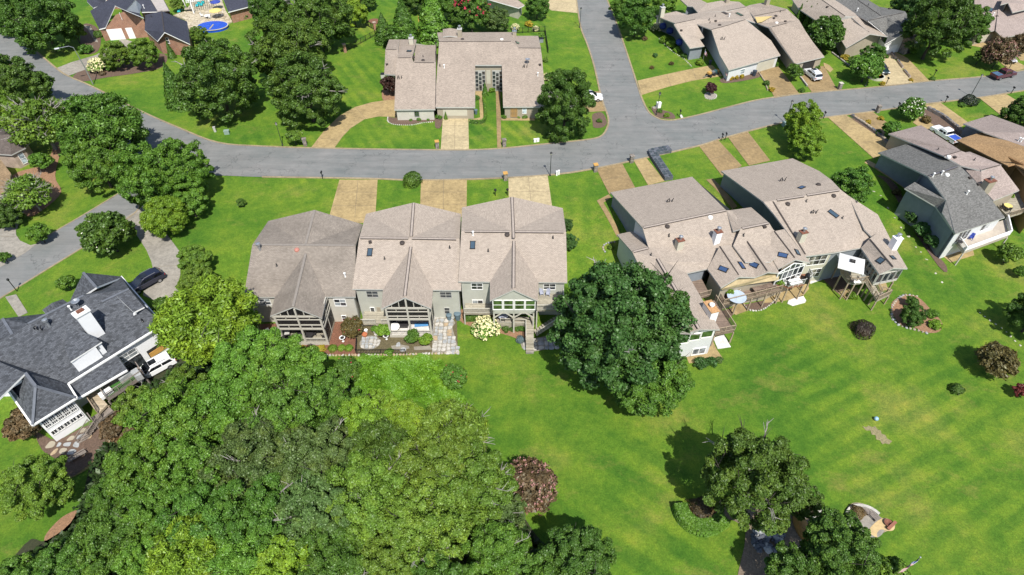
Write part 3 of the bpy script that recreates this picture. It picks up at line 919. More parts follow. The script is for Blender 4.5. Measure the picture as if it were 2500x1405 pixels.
def railing(name,pts,parent,h=0.95,mat=None,step=0.14,post_step=1.8,top_w=0.1,solid=False,bal=0.035):
 """posts, top and bottom rail and balusters along world points (z = deck level)"""
 mat = mat or M_wood; mb = MB()
 for a,b in zip(pts,pts[1:]):
  a = Vector(a); b = Vector(b); d = b -a; ln = d.length
  if ln < 0.05:continue
  mb.beam(a+Vector((0,0,h)),b+Vector((0,0,h)),top_w,0.05)
  mb.beam(a+Vector((0,0,0.12)),b+Vector((0,0,0.12)),0.05,0.07)
  k = max(1,int(round(ln/post_step)))
  for i in range(k+1):
   p = a+d*i/k; mb.box(p+Vector((0,0,h/2)),(0.09,0.09,h+0.06),math.atan2(d.y,d.x))
  if solid:
   mb.beam(a+Vector((0,0,h/2+0.05)),b+Vector((0,0,h/2+0.05)),0.03,h -0.2)
  else:
   k = max(1,int(ln/step))
   for i in range(1,k):
    p = a+d*i/k; mb.box(p+Vector((0,0,h/2+0.06)),(bal,bal,h -0.14),math.atan2(d.y,d.x))
 return mb.build(name,mat,parent)
def deck(root,poly,z,mat,pmat=None,th=0.3,posts=True,rail=None,railmat=None,name='deck',railh=0.95,solid=False):
 """poly world xy; rail: list of vertex index pairs"""
 mb = MB(); mb.prism(poly,z -th,z)
 d = mb.build(name,mat,root)
 if posts:
  for p in poly:
   g = terr(p[0],p[1]); m2 = MB(); m2.box((p[0],p[1],(g -0.2+z -th)/2),(0.16,0.16,z -th -g+0.2)); m2.build('post',pmat or M_wood,root)
 if rail:
  for run in rail:
   railing('railing',[(poly[i][0],poly[i][1],z) for i in run],root,railh,railmat or pmat or M_wood,solid=solid)
 return d
def PW(pl,z):
 return [tuple(PZ(x,y,z))[:2] for x,y in pl]
# ------------------------------------------------------------------ the row of three townhouses in the middle
def cross_gable_house(name,label,pix,zr,ze,zf,q,mats,group):
 """q: pixel table of one unit"""
 h = House(name,label,'house',pix,group)
 ML,MR = q['ridgeL'],q['ridgeR']; X = q['cross']; PK = q['peak']; FL,FR = q['frontL'],q['frontR']; EL,ER = q['eaveL'],q['eaveR']
 h.roof([
[(*EL,ze),(*ER,ze),(*MR,zr),(*ML,zr)],
[(*ML,zr),(*X,zr),(*FL,zf)],
[(*FL,zf),(*X,zr),(*PK,zr)],
[(*PK,zr),(*X,zr),(*FR,zf)],
[(*FR,zf),(*X,zr),(*MR,zr)],
])
 gs,gp,gl,gr,vl,vr = q['gstart'],q['gpeak'],q['gl'],q['gr'],q['vl'],q['vr']
 zg,zc,zv = q['zg'],q['zc'],q['zv']
 h.roof([[(*gs,zg),(*gp,zg),(*gl,zc),(*vl,zv)],[(*gp,zg),(*gs,zg),(*vr,zv),(*gr,zc)]],sec=True)
 h.finish_roof(mats)
 return h
TG = 'townhouses of the middle row'
MT = [M_roof_tan,M_trim]
u1 = cross_gable_house('townhouse','townhouse with dark weathered roof at the left end of the middle row',(740,700),5.6,3.1,4.2,dict(
ridgeL=(616,598),ridgeR=(868,600),cross=(745,598.5),peak=(768,513),frontL=(655,540),frontR=(885,548),eaveL=(595,726),eaveR=(868,725),
gstart=(747,618),gpeak=(715,750),gl=(659,772),gr=(786,777),vl=(671,726),vr=(796,728),zg=5.2,zc=3.6,zv=3.2),[M_roof_old,M_trim],TG)
u2 = cross_gable_house('townhouse','middle townhouse of the row, with a screened porch over a white patio floor',(1000,700),6.15,3.7,4.7,dict(
ridgeL=(877,581),ridgeR=(1122,583),cross=(1003,582),peak=(1010,495),frontL=(893.6,522.5),frontR=(1125.6,522.5),eaveL=(860,706),eaveR=(1126,709),
gstart=(1003,602),gpeak=(988,727),gl=(931,754),gr=(1053,754),vl=(935,707),vr=(1057,709),zg=5.65,zc=3.75,zv=3.7),MT,TG)
u3 = cross_gable_house('townhouse','right end townhouse of the middle row with a sunroom on stilts',(1250,680),6.95,4.5,5.5,dict(
ridgeL=(1126,565),ridgeR=(1382,567),cross=(1250,566),peak=(1250,481),frontL=(1127.7,507),frontR=(1374,508.5),eaveL=(1119,687.6),eaveR=(1385,690),
gstart=(1254.5,586),gpeak=(1254,708),gl=(1196,734.5),gr=(1313,734.5),vl=(1196,689),vr=(1315,690.5),zg=6.35,zc=4.55,zv=4.5),[M_roof_tan,M_trim],TG)
# walls
def unit_walls(h,EL,ER,FR,FL,ze,mat,defz):
 fp = [(*EL,ze),(*ER,ze),(*FR,ze),(*FL,ze)]
 return h.walls(fp,mat,default=defz)
w1 = unit_walls(u1,(595,726),(868,725),(885,552),(655,545),3.1,M_sid_beige,3.1)
w2 = unit_walls(u2,(860,706),(1126,709),(1125.6,522.5),(893.6,522.5),3.7,M_sid_sage,3.7)
w3 = unit_walls(u3,(1119,687.6),(1385,690),(1374,508.5),(1127.7,507),4.5,M_sid_sage,4.5)
def rear(ws):
 return min(ws,key=lambda w:w.n.y)
r1,r2,r3 = rear(w1),rear(w2),rear(w3)
BL = [M_glass,M_glass_b]
u1.window(r1,(631,730),(662.8,744),2,2,pane=[M_glass_b,M_glass]); u1.window(r1,(815,731),(846,746.5),2,2,pane=[M_glass_b,M_glass]); u1.window(r1,(834,771),(847,782),1,2)
u2.window(r2,(894,711),(924,725.5),2,2,frame=M_trim); u2.window(r2,(1074,713),(1102.7,727),2,2,frame=M_trim); u2.window(r2,(1085,751.5),(1098,766),1,2,frame=M_trim)
u2.window(r2,(904,751),(917,769),1,1,name='glazed_door')
def plain_panel(h,W,p0,p1,mat,name,out=0.05):
 ua,za = W.hit(*p0); ub,zb = W.hit(*p1); mb = MB(); W.rect(mb,min(ua,ub),max(ua,ub),min(za,zb),max(za,zb),-0.02,out); return mb.build(name,mat,h.root)
plain_panel(u2,r2,(919,750.5),(932,770),M_sid_tan,'door')
u3.window(r3,(1151,692),(1178,706.5),2,2); u3.window(r3,(1154,733),(1179,750),2,1,name='sliding_door',pane=[M_glass_b,M_glass])
u3.window(r3,(1328,693.5),(1355,707),2,2)
u3.ridge((1254,582,6.95),(1250,483,6.95)); u3.ridge((1135,566,6.95),(1244,566.5,6.95)); u3.ridge((1258,567,6.95),(1376,568,6.95)); u3.ridge((1254.5,588,6.4),(1253.7,704,6.35))
u2.ridge((1004,578,6.15),(1010,497,6.15)); u2.ridge((880,582,6.15),(997,583,6.15)); u2.ridge((1006,583,6.15),(1114,585,6.15)); u2.ridge((1003,604,5.7),(988.5,723,5.65))
M_cap1 = simple('ridge_cap_old',(0.215,0.19,0.165),0.9,0.15,3,fine=0.2)
def softridge(h,a,b,mat):
 A = PZ(*a); B = PZ(*b); mb = MB(); mb.beam(A+Vector((0,0,.02)),B+Vector((0,0,.02)),0.32,0.07); mb.build('ridge_cap',mat,h.roofobj)
softridge(u1,(618,598,5.6),(866,600,5.6),M_cap1); softridge(u1,(746,597,5.6),(768,514,5.6),M_cap1); softridge(u1,(746.5,620,5.25),(715.5,749,5.2),M_cap1)
for px,py,k in ((635,611,'metal'),(725,611,'reddisc'),(676,650,'pipe'),(843,676,'whitepipe')):u1.vent(px,py,k)
for px,py,k in ((904,593,'box'),(982,594,'disc'),(939,633,'pipe'),(1098,606,'pipe')):u2.vent(px,py,k)
for px,py,k in ((1155,575,'whitepipe'),(1238,574,'disc'),(1192,614,'pipe'),(1350,582,'pipe')):u3.vent(px,py,k)
u2.skylight(903,617,0.62,1.15,0,M_sky); u3.skylight(1154,599.5,0.62,1.15,0,M_sky)
# two-storey screened porches of units 1 and 2
def porch(h,gl,gr,zc,gp,zg,levels,zdeck,depth_to,mull,mat,ov=0.35,room=True,deckmat=None):
 A = PZ(*gl,zc); B = PZ(*gr,zc);
 d = (B -A); d.z = 0; d.normalize()
 A = A+d*ov; B = B -d*ov
 y = (A.y+B.y)/2+0.25
 W = Wall((A.x,y),(B.x,y)); ln = W.len
 zs = h.planes
 top = zc -0.25
 g = terr(A.x,y)
 zp = zg -0.45
 mb = MB()
 for u in (0.0,ln):mb.add([],[])
 for u0,u1 in ((0,0.24),(ln/2-0.11,ln/2+0.11),(ln -0.24,ln)):
  m2 = MB(); W.rect(m2,u0,u1,g -0.2,top+(zp -top)*(1-abs((u0+u1)/2-ln/2)/(ln/2)) if 0 < u0 < ln -1 else top,-0.2,0.04); m2.build('post',mat,h.root)
 for z,t in levels:W.rect(mb,0,ln,z -t/2,z+t/2,-0.14,0.02)
 W.rect(mb,0,ln,top -0.12,top+0.14,-0.14,0.03)
 for f in (1/6,2/6,4/6,5/6):
  zt = top+(zp -top)*(1-abs(f -0.5)*2)
  W.rect(mb,ln*f -0.05,ln*f+0.05,top,zt,-0.1,0.0)
 for u,za,zb in mull:W.rect(mb,ln*u -0.04,ln*u+0.04,za,zb,-0.1,0.0)
 mb.build('screen_frame',mat,h.root)
 for s,u in ((-1,0.0),(1,ln)):
  p = W.pt(u,0); q = Vector((p.x,depth_to,0)); Ws = Wall((p.x,p.y),(q.x,q.y),flip=(s < 0)) if True else None
  mb = MB(); L2 = Ws.len
  for f in (0.5,):Ws.rect(mb,L2*f -0.1,L2*f,g -0.2,top,-0.12,0.0)
  for z,t in levels:Ws.rect(mb,0,L2,z -t/2,z+t/2,-0.12,0.0)
  Ws.rect(mb,0,L2*0.8,top -0.14,top+0.04,-0.12,0.0)
  mb.build('side_frame',mat,h.root)
  if room:
   mb = MB(); Ws.rect(mb,0.05,L2 -0.05,zdeck,top -0.35,-0.075,-0.06); mb.build('side_screen',M_screen,h.root)
 zfl = levels[-1][0]
 mb = MB(); W.rect(mb,0.1,ln -0.1,zfl,top,-0.09,-0.075)
 for f0,f1 in ((0.02,0.5),(0.5,0.98)):
  pass
 mb.build('screen',M_screen,h.root)
 gm = MB()
 gm.add([W.pt(0.1,top,-0.08),W.pt(ln -0.1,top,-0.08),W.pt(ln/2,zp,-0.08)],[(0,1,2)]); gm.build('gable_screen',M_screen,h.root)
 box = lambda z,t:[(W.pt(0.03,0).x,W.A.y+0.03),(W.pt(ln -0.03,0).x,W.A.y+0.03),(W.pt(ln -0.03,0).x,depth_to),(W.pt(0.03,0).x,depth_to)]
 mb = MB(); mb.prism(box(0,0),zfl -0.1,zfl+0.06); mb.build('upper_floor',M_deck,h.root)
 mb = MB(); mb.prism(box(0,0),g -0.1,zdeck); mb.build('porch_floor',deckmat or M_deck_g,h.root)
 mb = MB(); W.rect(mb,-0.05,ln+0.05,g -0.2,zdeck+0.02,0.0,0.06); mb.build('deck_skirt',mat,h.root)
 railing('railing',[W.pt(0.2,zdeck,-0.08),W.pt(ln/2,zdeck,-0.08),W.pt(ln -0.2,zdeck,-0.08)],h.root,0.8,mat,step=0.16,post_step=9,bal=0.05)
 return W,ln,g
yb1 = r1.A.y+0.3; yb2 = r2.A.y+0.3; yb3 = r3.A.y+0.3
PW1,l1,g1 = porch(u1,(659,772),(786,777),3.6,(715,750),5.2,[(2.75,0.09),(1.75,0.12),(1.0,0.3)],g1z if False else -1.75,yb1,[(0.25,2.75,3.1),(0.75,2.75,3.1),(0.25,1.1,1.75),(0.75,1.1,1.75)],M_wood_p)
PW2,l2,g2 = porch(u2,(931,754),(1053,754),3.75,(988,727),5.65,[(2.85,0.09),(2.0,0.12),(1.4,0.3)],-1.7,yb2,[(0.25,2.85,3.4),(0.75,2.85,3.4),(0.25,1.5,2.1),(0.75,1.5,2.1)],M_wood_p,deckmat=M_white_conc)
# unit 3: sunroom on stilts
A = PZ(1196,734.5,4.55); B = PZ(1313,734.5,4.55)
yS = (A.y+B.y)/2+0.35
W3 = Wall((A.x+0.35,yS),(B.x -0.35,yS)); L3 = W3.len
u3.walls([(A.x+0.35,yS),(B.x -0.35,yS),(B.x -0.35,yb3),(A.x+0.35,yb3)],M_sid_sage,zb=1.7,d=0.0,default=4.3,name='sunroom_wall',world=True)
for i,px in enumerate(((1204,1225.5),(1230.5,1252),(1257.5,1279),(1284,1305))):
 u3.window(W3,(px[0],734),(px[1],755),1,2,frame=M_white,pane=M_glass_g,fw=0.1)
gS = terr(0,yS)
for u in (0.1,L3/2,L3 -0.1):
 mb = MB(); mb.box((W3.A.x+u,yS+0.1,(gS+2.0)/2),(0.2,0.2,2.0-gS+0.3)); mb.build('post',M_wood_p,u3.root)
for u,s in ((0.1,1),(L3/2,-1),(L3/2,1),(L3 -0.1,-1)):
 mb = MB(); mb.beam((W3.A.x+u,yS+0.02,0.9),(W3.A.x+u+s*1.2,yS+0.02,1.95),0.1,0.16); mb.build('brace',M_wood_p,u3.root)
mb = MB(); mb.prism([(W3.A.x,yS),(W3.B.x,yS),(W3.B.x,yb3),(W3.A.x,yb3)],1.8,2.0); mb.build('sunroom_floor',M_wood_p,u3.root)
# lower platform, steps
zl = 0.2-2.2+0.5
pl = PW([(1203,775),(1276,773),(1303,775),(1303,832),(1284,832),(1284,790),(1222,788),(1203,786)],-0.9)
mb = MB(); mb.prism(pl,terr(pl[0][0],pl[0][1])-0.2,-0.9); mb.build('platform',M_deck_g,u3.root)
for k in range(4):
 a = PZ(1284,832-0,-0.9); b = PZ(1303,832,-0.9)
 mb = MB(); mb.prism([(a.x,a.y -0.3*k -0.3),(b.x,b.y -0.3*k -0.3),(b.x,b.y -0.3*k+0.02),(a.x,a.y -0.3*k+0.02)],-2.4,-0.9-0.25*(k+1)); mb.build('step',M_deck_g if k < 3 else M_conc,u3.root)
railing('railing',[PZ(1222,788,-0.9),PZ(1283,790,-0.9)],u3.root,0.8,M_wood_p,9,4)
railing('railing',[PZ(1284,790,-0.9),PZ(1284,830,-0.9)],u3.root,0.8,M_wood_p,9,3)
# right side deck with stair going down
pd = PW([(1311,697),(1375,697),(1375,757),(1311,757)],2.0)
deck(u3.root,pd,2.0,M_deck_g,M_wood_p,rail=None)
railing('railing',[(pd[3][0],pd[3][1],2.0),(pd[2][0],pd[2][1],2.0),(pd[1][0],pd[1][1],2.0)],u3.root,0.95,M_wood_p)
a = PZ(1309,812,-1.6); b = PZ(1362,778,0.3)
for k in range(9):
 p = a.lerp(b,k/8); mb = MB(); mb.box(p,(0.34,1.1,0.06),0.35); mb.build('stair_tread',M_deck_g,u3.root)
railing('railing',[a+Vector((0.1,-0.6,0)),b+Vector((0.1,-0.6,0))],u3.root,0.9,M_wood_p)
# left small deck of unit 3
pd = PW([(1126,755),(1200,755),(1200,762),(1126,762)],0.3)
pd = [(r3.A.x+0.3,r3.A.y),(W3.A.x,r3.A.y),(W3.A.x,r3.A.y -1.9),(r3.A.x+0.3,r3.A.y -1.9)]
deck(u3.root,pd,0.0,M_deck_g,M_wood_p,rail=[(3,2)])
# unit 2 small deck and steps on the left
pd = [(r2.A.x+0.4,r2.A.y),(PW2.A.x,r2.A.y),(PW2.A.x,r2.A.y -2.3),(r2.A.x+0.4,r2.A.y -2.3)]
deck(u2.root,pd,-1.0,M_deck_g,M_wood_p)
railing('railing',[(pd[3][0],pd[3][1],-1.0),(pd[3][0]+1.9,pd[3][1],-1.0)],u2.root,0.85,M_wood_p,bal=0.05)
railing('railing',[(pd[2][0]-1.2,pd[2][1],-1.0),(pd[2][0],pd[2][1],-1.0)],u2.root,0.85,M_wood_p,bal=0.05)
for k in range(4):
 x0 = pd[3][0]+1.95; x1 = pd[2][0]-1.25; y = pd[3][1]-0.3*(k+1); mb = MB()
 mb.prism([(x0,y),(x1,y),(x1,y+0.32),(x0,y+0.32)],-2.4,-1.0-0.25*(k+1)); mb.build('step',M_deck_g,u2.root)
# privacy wall strip between units (downpipe and small trim)
for W,h in ((r1,u1),(r2,u2),(r3,u3)):
 for u in (0.06,W.len -0.06):
  mb = MB(); W.rect(mb,u -0.05,u+0.05,terr(W.A.x,W.A.y)-0.1,(3.0 if h is u1 else 3.6 if h is u2 else 4.4),0.0,0.06); mb.build('corner_board',M_trim,h.root)
# ------------------------------------------------------------------ big twin house right of the middle
RG = 'attached houses with pale tan roofs on the right'
ra = House('attached_house','pale tan roofed house with a long wing and low gables behind the big oak tree','house',(1650,620),RG)
ra.roof([
[(1490,470,2.6),(1690,432,2.6),(1773,514,6.2),(1569,557,6.2)],
[(1569,557,6.2),(1773,514,6.2),(1786,514,5.7),(1850,600,4.4),(1762,640,3.8),(1726,657,3.3),(1676,668,3.3),(1603,640,4.1),(1583,604,4.4)],
[(1773,514,6.2),(1784.5,513.5,5.0),(1808,559.6,6.2),(1790,565,5.6)],
[(1784.5,513.5,4.7),(1834,506.6,4.7),(1878,545,6.2),(1808,559.6,6.2)],
[(1808,559.6,6.2),(1878,545,6.2),(1887,560,5.8),(1930,600,4.6),(1880,640,4.4),(1820,640,4.4),(1790,600,5.0)],
])
ra.roof([[(1506,573,2.6),(1549,564,2.6),(1583,606,4.4),(1544,616,4.4)]])
ra.roof([
[(1544,616,4.4),(1583,606,4.4),(1603,629,4.6),(1707,805,4.3),(1659,819,2.9),(1585,700,3.0)],
[(1603,629,4.6),(1676.7,667,3.3),(1758,805,2.9),(1707,805,4.3)],
])
# three small rear gables
ra.roof([
[(1757,602,5.2),(1805,676.5,4.5),(1760,703,3.3),(1727,657,3.4)],
[(1757,602,5.2),(1790,596,4.6),(1844,677.5,3.4),(1805,676.5,4.5)],
[(1824,590,5.2),(1876,665,4.5),(1844,677.5,3.4),(1790,596,4.6)],
[(1824,590,5.2),(1858,585,4.7),(1903,667.5,3.4),(1876,665,4.5)],
[(1890,565,5.9),(1943,634,4.8),(1900,657,3.7),(1858,585,4.8)],
[(1890,565,5.9),(1915,560,5.2),(1978,642,3.6),(1943,634,4.8)],
],sec=True)
ra.finish_roof([M_roof_tan,M_trim])
ra.ridge((1571,557,6.2),(1771,515,6.2)); ra.ridge((1812,559,6.2),(1876,546,6.2)); ra.ridge((1605,632,4.6),(1706,803,4.3)); ra.ridge((1546,616,4.4),(1582,607,4.4))
for a,b in (((1757,602),(1803,672)),((1824,590),(1873,662)),((1890,565),(1940,630))):ra.line(a,b,0.16)
# walls: front block, wing, middle, with the courtyard left open
wa = ra.walls([(1490,470,2.6),(1690,432,2.6),(1786,514,2.6),(1760,600,3.2),(1726,657,3.2),(1676.7,668,3.2),(1603,640,3.2),(1583,604,2.6)],M_stucco,default=3.0)
wb = ra.walls([(1506,573,2.6),(1549,564,2.6),(1583,604,2.6),(1603,629,3.0),(1676.7,668,3.0),(1758,805,3.0),(1659,819,3.0),(1585,700,3.0)],M_sid_white,default=2.9)
wcc = ra.walls([(1784.5,513.5,4.7),(1834,506.6,4.7),(1890,555,4.0),(1965,641,3.6),(1903,667,3.5),(1844,677,3.5),(1760,703,3.3),(1727,655,3.3),(1760,590,3.3)],M_sid_tan,d=0.5,default=3.2)
gw = min(wb,key=lambda w:w.n.y+(0 if w.len < 6 else 5))
for x0,y0,x1,y1 in ((1657.5,826,1678,834),(1685.5,819.5,1707,826),(1714,812.5,1736,819)):
 ra.window(gw,(x0,y0 -2),(x1,y1+2),1,1,pane=M_glass_g,fw=0.14)
ra.window(gw,(1693,853),(1718,862),2,1,name='french_door',pane=M_glass_b,fw=0.14)
# chimneys and small roof pieces
ra.chimney(1656,606,0.95,0.8,1.5,0.3,M_sid_cream); ra.chimney(1747,588,0.9,0.85,1.7,0.3,M_sid_white2)
for px,py,k in ((1634,494,'twin'),(1629,554,'disc'),(1734,532,'whitedisc'),(1633,577,'pipe'),(1589,624,'pipe'),(1642,727,'pipe'),(1815,576,'pipe'),(1866,556,'box')):ra.vent(px,py,k)
for px,py in ((1766,658),(1810,649),(1841,647),(1911,624)):ra.skylight(px,py,1.15,0.62,0.35)
ra.skylight(1946,617,0.9,0.6,0.2,M_sky)
# tall chimney in the courtyard
pc = PZ(1735,755,4.0)
mb = MB(); mb.box((pc.x,pc.y,1.2),(1.05,2.0,6.4),0.3); ch = mb.build('chimney',M_sid_white2,ra.root)
mb = MB(); mb.box((pc.x,pc.y,4.45),(1.2,2.15,0.1),0.3); mb.build('chimney_cap',simple('weathered_orange_cap',(0.42,0.24,0.11),0.8,0.35,4),ch)
mb = MB(); mb.lathe((pc.x,pc.y,4.5),[(0.2,0),(0.2,0.25),(0.34,0.27),(0.34,0.4),(0.05,0.5)],12); mb.build('flue',M_white,ch)
# decks
zd = 0.5
def pz(l,z):return PW(l,z)
dk = pz([(1684,684),(1712,679),(1733,720),(1706,728)],0.9)
deck(ra.root,dk,0.9,M_deck,M_wood,posts=False,rail=[(2,3)])
dk = pz([(1737,727),(1753,715),(1793,800),(1745,820),(1727,795)],0.4)
dk = pz([(1722,740),(1745,733),(1793,806),(1746,815)],0.4)
deck(ra.root,dk,0.4,M_deck,M_wood,rail=[(1,2),(2,3)],th=0.5)
dk = pz([(1749,714),(1903,688),(1907,709),(1765,744)],0.5)
deck(ra.root,dk,0.5,M_deck,M_wood,rail=[(0,3),(3,2),(2,1)],th=0.35)
for t in (0.25,0.5,0.75):
 x = dk[3][0]+(dk[2][0]-dk[3][0])*t; y = dk[3][1]+(dk[2][1]-dk[3][1])*t
 mb = MB(); mb.box((x,y,(terr(x,y)+0.2)/2),(0.16,0.16,0.2-terr(x,y)+0.3)); mb.build('post',M_wood,ra.root)
# sagging tan awning roof under the gables
aw = [PZ(1762,706,2.9),PZ(1806,680,3.4),PZ(1843,680,2.9),PZ(1876,669,3.4),PZ(1903,670,2.9),PZ(1901,684,2.5),PZ(1830,694,2.3),PZ(1765,709,2.4)]
mb = MB(); mb.slab(aw,0.06,0,0); mb.build('awning',M_tarp,ra.root)
# round deck with conservatory front
dk = pz([(1896,683),(1945,671),(1972,668),(1979,682),(1962,694),(1925,701),(1908,694)],0.9)
deck(ra.root,dk,0.9,simple('deck_boards_rust',(0.22,0.10,0.055),0.8,0.2),M_wood,rail=[(0,6),(6,5),(5,4),(4,3),(3,2)],th=0.35,railmat=M_trim)
gA = PZ(1902,668,3.6); gB = PZ(1967,646,3.6)
Wc = Wall((gA.x,gA.y+0.2),(gB.x,gB.y+0.2)); Lc = Wc.len
mb = MB()
for i in range(6):
 u = Lc*i/5; zt = 3.5+1.0*(1-abs(i/5-0.5)*2); Wc.rect(mb,u -0.06,u+0.06,0.9,zt,-0.05,0.08)
for z in (1.9,3.3):Wc.rect(mb,0,Lc,z -0.05,z+0.05,-0.04,0.07)
mb.beam(Wc.pt(0,3.5,0.05),Wc.pt(Lc/2,4.5,0.05),0.08,0.12); mb.beam(Wc.pt(Lc/2,4.5,0.05),Wc.pt(Lc,3.5,0.05),0.08,0.12)
cf = mb.build('glazed_gable',M_white,ra.root)
for i in range(5):
 for za,zb in ((0.95,1.85),(1.95,3.25)):
  mb = MB(); Wc.rect(mb,Lc*i/5+0.07,Lc*(i+1)/5-0.07,za,zb,0,0.03); mb.build('pane',M_glass,cf)
mb = MB(); mb.add([Wc.pt(0.1,3.35,0.02),Wc.pt(Lc -0.1,3.35,0.02),Wc.pt(Lc/2,4.4,0.02)],[(0,1,2)]); mb.build('pane',M_glass,cf)
# white stepped concrete pads and tan patio
drive([(1925,734),(1960,722),(1968,735),(1965,740),(1935,748),(1922,742)],M_white_conc,name='patio')
drive([(1905,700),(1970,690),(1975,706),(1960,724),(1920,734),(1895,738),(1860,742),(1880,712)],M_drive,name='patio')
drive([(1790,745),(1818,742),(1822,760),(1796,770),(1785,762)],M_drive,name='patio')
drive([(1741,826),(1767,818),(1784,848),(1752,853)],M_white_conc,name='patio')
drive([(1676,873),(1725,862),(1740,834),(1750,855),(1759,868),(1766,878),(1682,888)],M_drive,name='patio')
bed([(1762,760),(1793,750),(1795,765),(1780,778),(1764,772)],M_mulch,name='planting_bed',smooth=False)
bed([(1815,745),(1860,735),(1890,728),(1895,738),(1870,752),(1850,758),(1822,758)],M_mulch,smooth=False)
rb = House('attached_house','pale tan roofed house with white umbrella deck at the right end of the pair','house',(2000,560),RG)
rb.roof([
[(1760,418,3.0),(1935,387,3.0),(2029,440,5.9),(2053,464,6.6),(1865,494,6.6)],
[(1935,387,3.0),(2000,418,3.0),(2030,440,4.6),(2053,464,6.4)],
[(1865,494,6.6),(2053,464,6.6),(2071,478,6.1),(2143,524,4.9),(2150,560,4.4),(2140,598,4.0),(2102,605.5,3.6),(2036,617.5,3.6),(1966,626,3.9),(1887,520,6.0)],
[(2122.7,583.5,5.0),(2182.5,655,4.8),(2147,670,3.7),(2102,605.5,3.7)],
[(2122.7,583.5,5.0),(2140,570,4.6),(2177,590,3.9),(2216,656,3.6),(2182.5,655,4.8)],
[(2071,478,6.0),(2143,524,4.8),(2177,590,3.6),(2150,600,4.0),(2110,560,4.9)],
])
rb.finish_roof([M_roof_tan,M_trim])
rb.ridge((1897,490,6.6),(1962,480,6.6)); rb.ridge((1970,478,6.6),(2048,465.5,6.6))
rb.line((1887,493),(1966,622),0.22); rb.line((2124,585),(2180,652),0.16)
wd = rb.walls([(1760,418,3.0),(1935,387,3.0),(2000,418,3.0),(2071,478,3.6),(2143,524,3.6),(2170,590,3.6),(2102,605.5,3.6),(2036,617.5,3.6),(1966,626,3.6),(1865,494,3.0)],M_sid_grey,default=3.0)
for i,w in enumerate(wd):pass
rw = [w for w in wd if w.n.y < -0.6]
W0 = min(rw,key=lambda w:abs((w.A.x+w.B.x)/2-PZ(2000,622,3.6).x))
mb = MB(); W0.rect(mb,0,W0.len,-2.3,3.4,0.0,0.03); mb.build('rear_cladding',M_sid_cream,rb.root)
for x0,y0,x1,y1,c in ((1976,628,2014,637,3),(1972,660,2000,668,3)):
 ua,za = W0.hit(x0,y0+3); ub,zb = W0.hit(x1,y1)
 rb.window(W0,None,None,c,2,pane=M_glass,uz=(ua,ub,min(za,zb)-0.5,max(za,zb)+0.3))
ww = rb.walls([(2102,605.5,3.6),(2170,585,3.6),(2214,655,3.6),(2147,669,3.6)],M_wood_p,zb=1.0,d=0.25,default=3.5,name='screen_room_wall')
Wf = min(ww,key=lambda w:w.n.y); Wl = min(ww,key=lambda w:w.n.x)
for W_,n_ in ((Wf,4),(Wl,6)):
 for i in range(n_):
  rb.window(W_,None,None,1,1,frame=M_trim,pane=M_glass,name='screen_panel',uz=(W_.len*i/n_+0.12,W_.len*(i+1)/n_ -0.12,1.5,3.1),fw=0.06)
wp = [Wf.pt(0.2,0),Wf.pt(Wf.len -0.2,0)]
for p in wp:
 mb = MB(); mb.box((p.x,p.y+0.2,-0.9),(0.18,0.18,3.0)); mb.build('post',M_wood,rb.root)
rb.chimney(1953,588,0.95,0.8,1.6,0.3,M_sid_cream); rb.chimney(2178,606,1.0,0.9,1.9,0.3,M_sid_white2,M_white)
for px,py,k in ((1909,443,'twin'),(1998,452,'disc'),(2035,479,'disc'),(1923,499,'disc'),(1968,493,'pipe'),(1985,522,'twin'),(2056,534,'pipe'),(2091,494,'pipe')):rb.vent(px,py,k)
rb.skylight(1957,459,1.0,0.6,0.3); rb.skylight(2034,523,0.7,1.5,0.3,M_sky); rb.skylight(2150,637,0.8,0.8,0.3,M_sky); rb.skylight(2179,630,0.6,0.8,0.3,M_sky)
# big rear deck with polygonal end, stair and landing
dk = pz([(2040,620),(2101,607),(2145,668),(2125,684),(2110,688),(2088,692),(2072,690),(2055,668),(2050,640)],1.15)
deck(rb.root,dk,1.15,M_deck_g,M_wood,rail=[(0,8),(8,7),(7,6),(6,5),(5,4),(4,3)],th=0.35)
lp = pz([(2133,722),(2150,712),(2172,720),(2140,735)],-0.3)
deck(rb.root,lp,-0.3,M_deck_g,M_wood,rail=[(1,2),(2,3),(3,0)])
a0 = PZ(2118,684,1.15); b0 = PZ(2138,718,-0.3)
for k in range(9):
 p = a0.lerp(b0,k/8.0); mb = MB(); mb.box(p,(1.2,0.34,0.06),0.3); mb.build('stair_tread',M_deck_g,rb.root)
for s in (-0.65,0.65):railing('railing',[a0+Vector((s,0,0)),b0+Vector((s,0,0))],rb.root,0.9,M_wood)
drive([(2045,716),(2092,702),(2098,716),(2062,732)],M_drive,name='patio')
drive([(2140,690),(2160,684),(2168,708),(2150,712)],M_drive,name='patio')
bed([(2010,684),(2072,665),(2078,704),(2044,716)],M_mulch,smooth=False)
drive([(1970,672),(2006,666),(2011,682),(1978,694)],M_white_conc,name='patio')
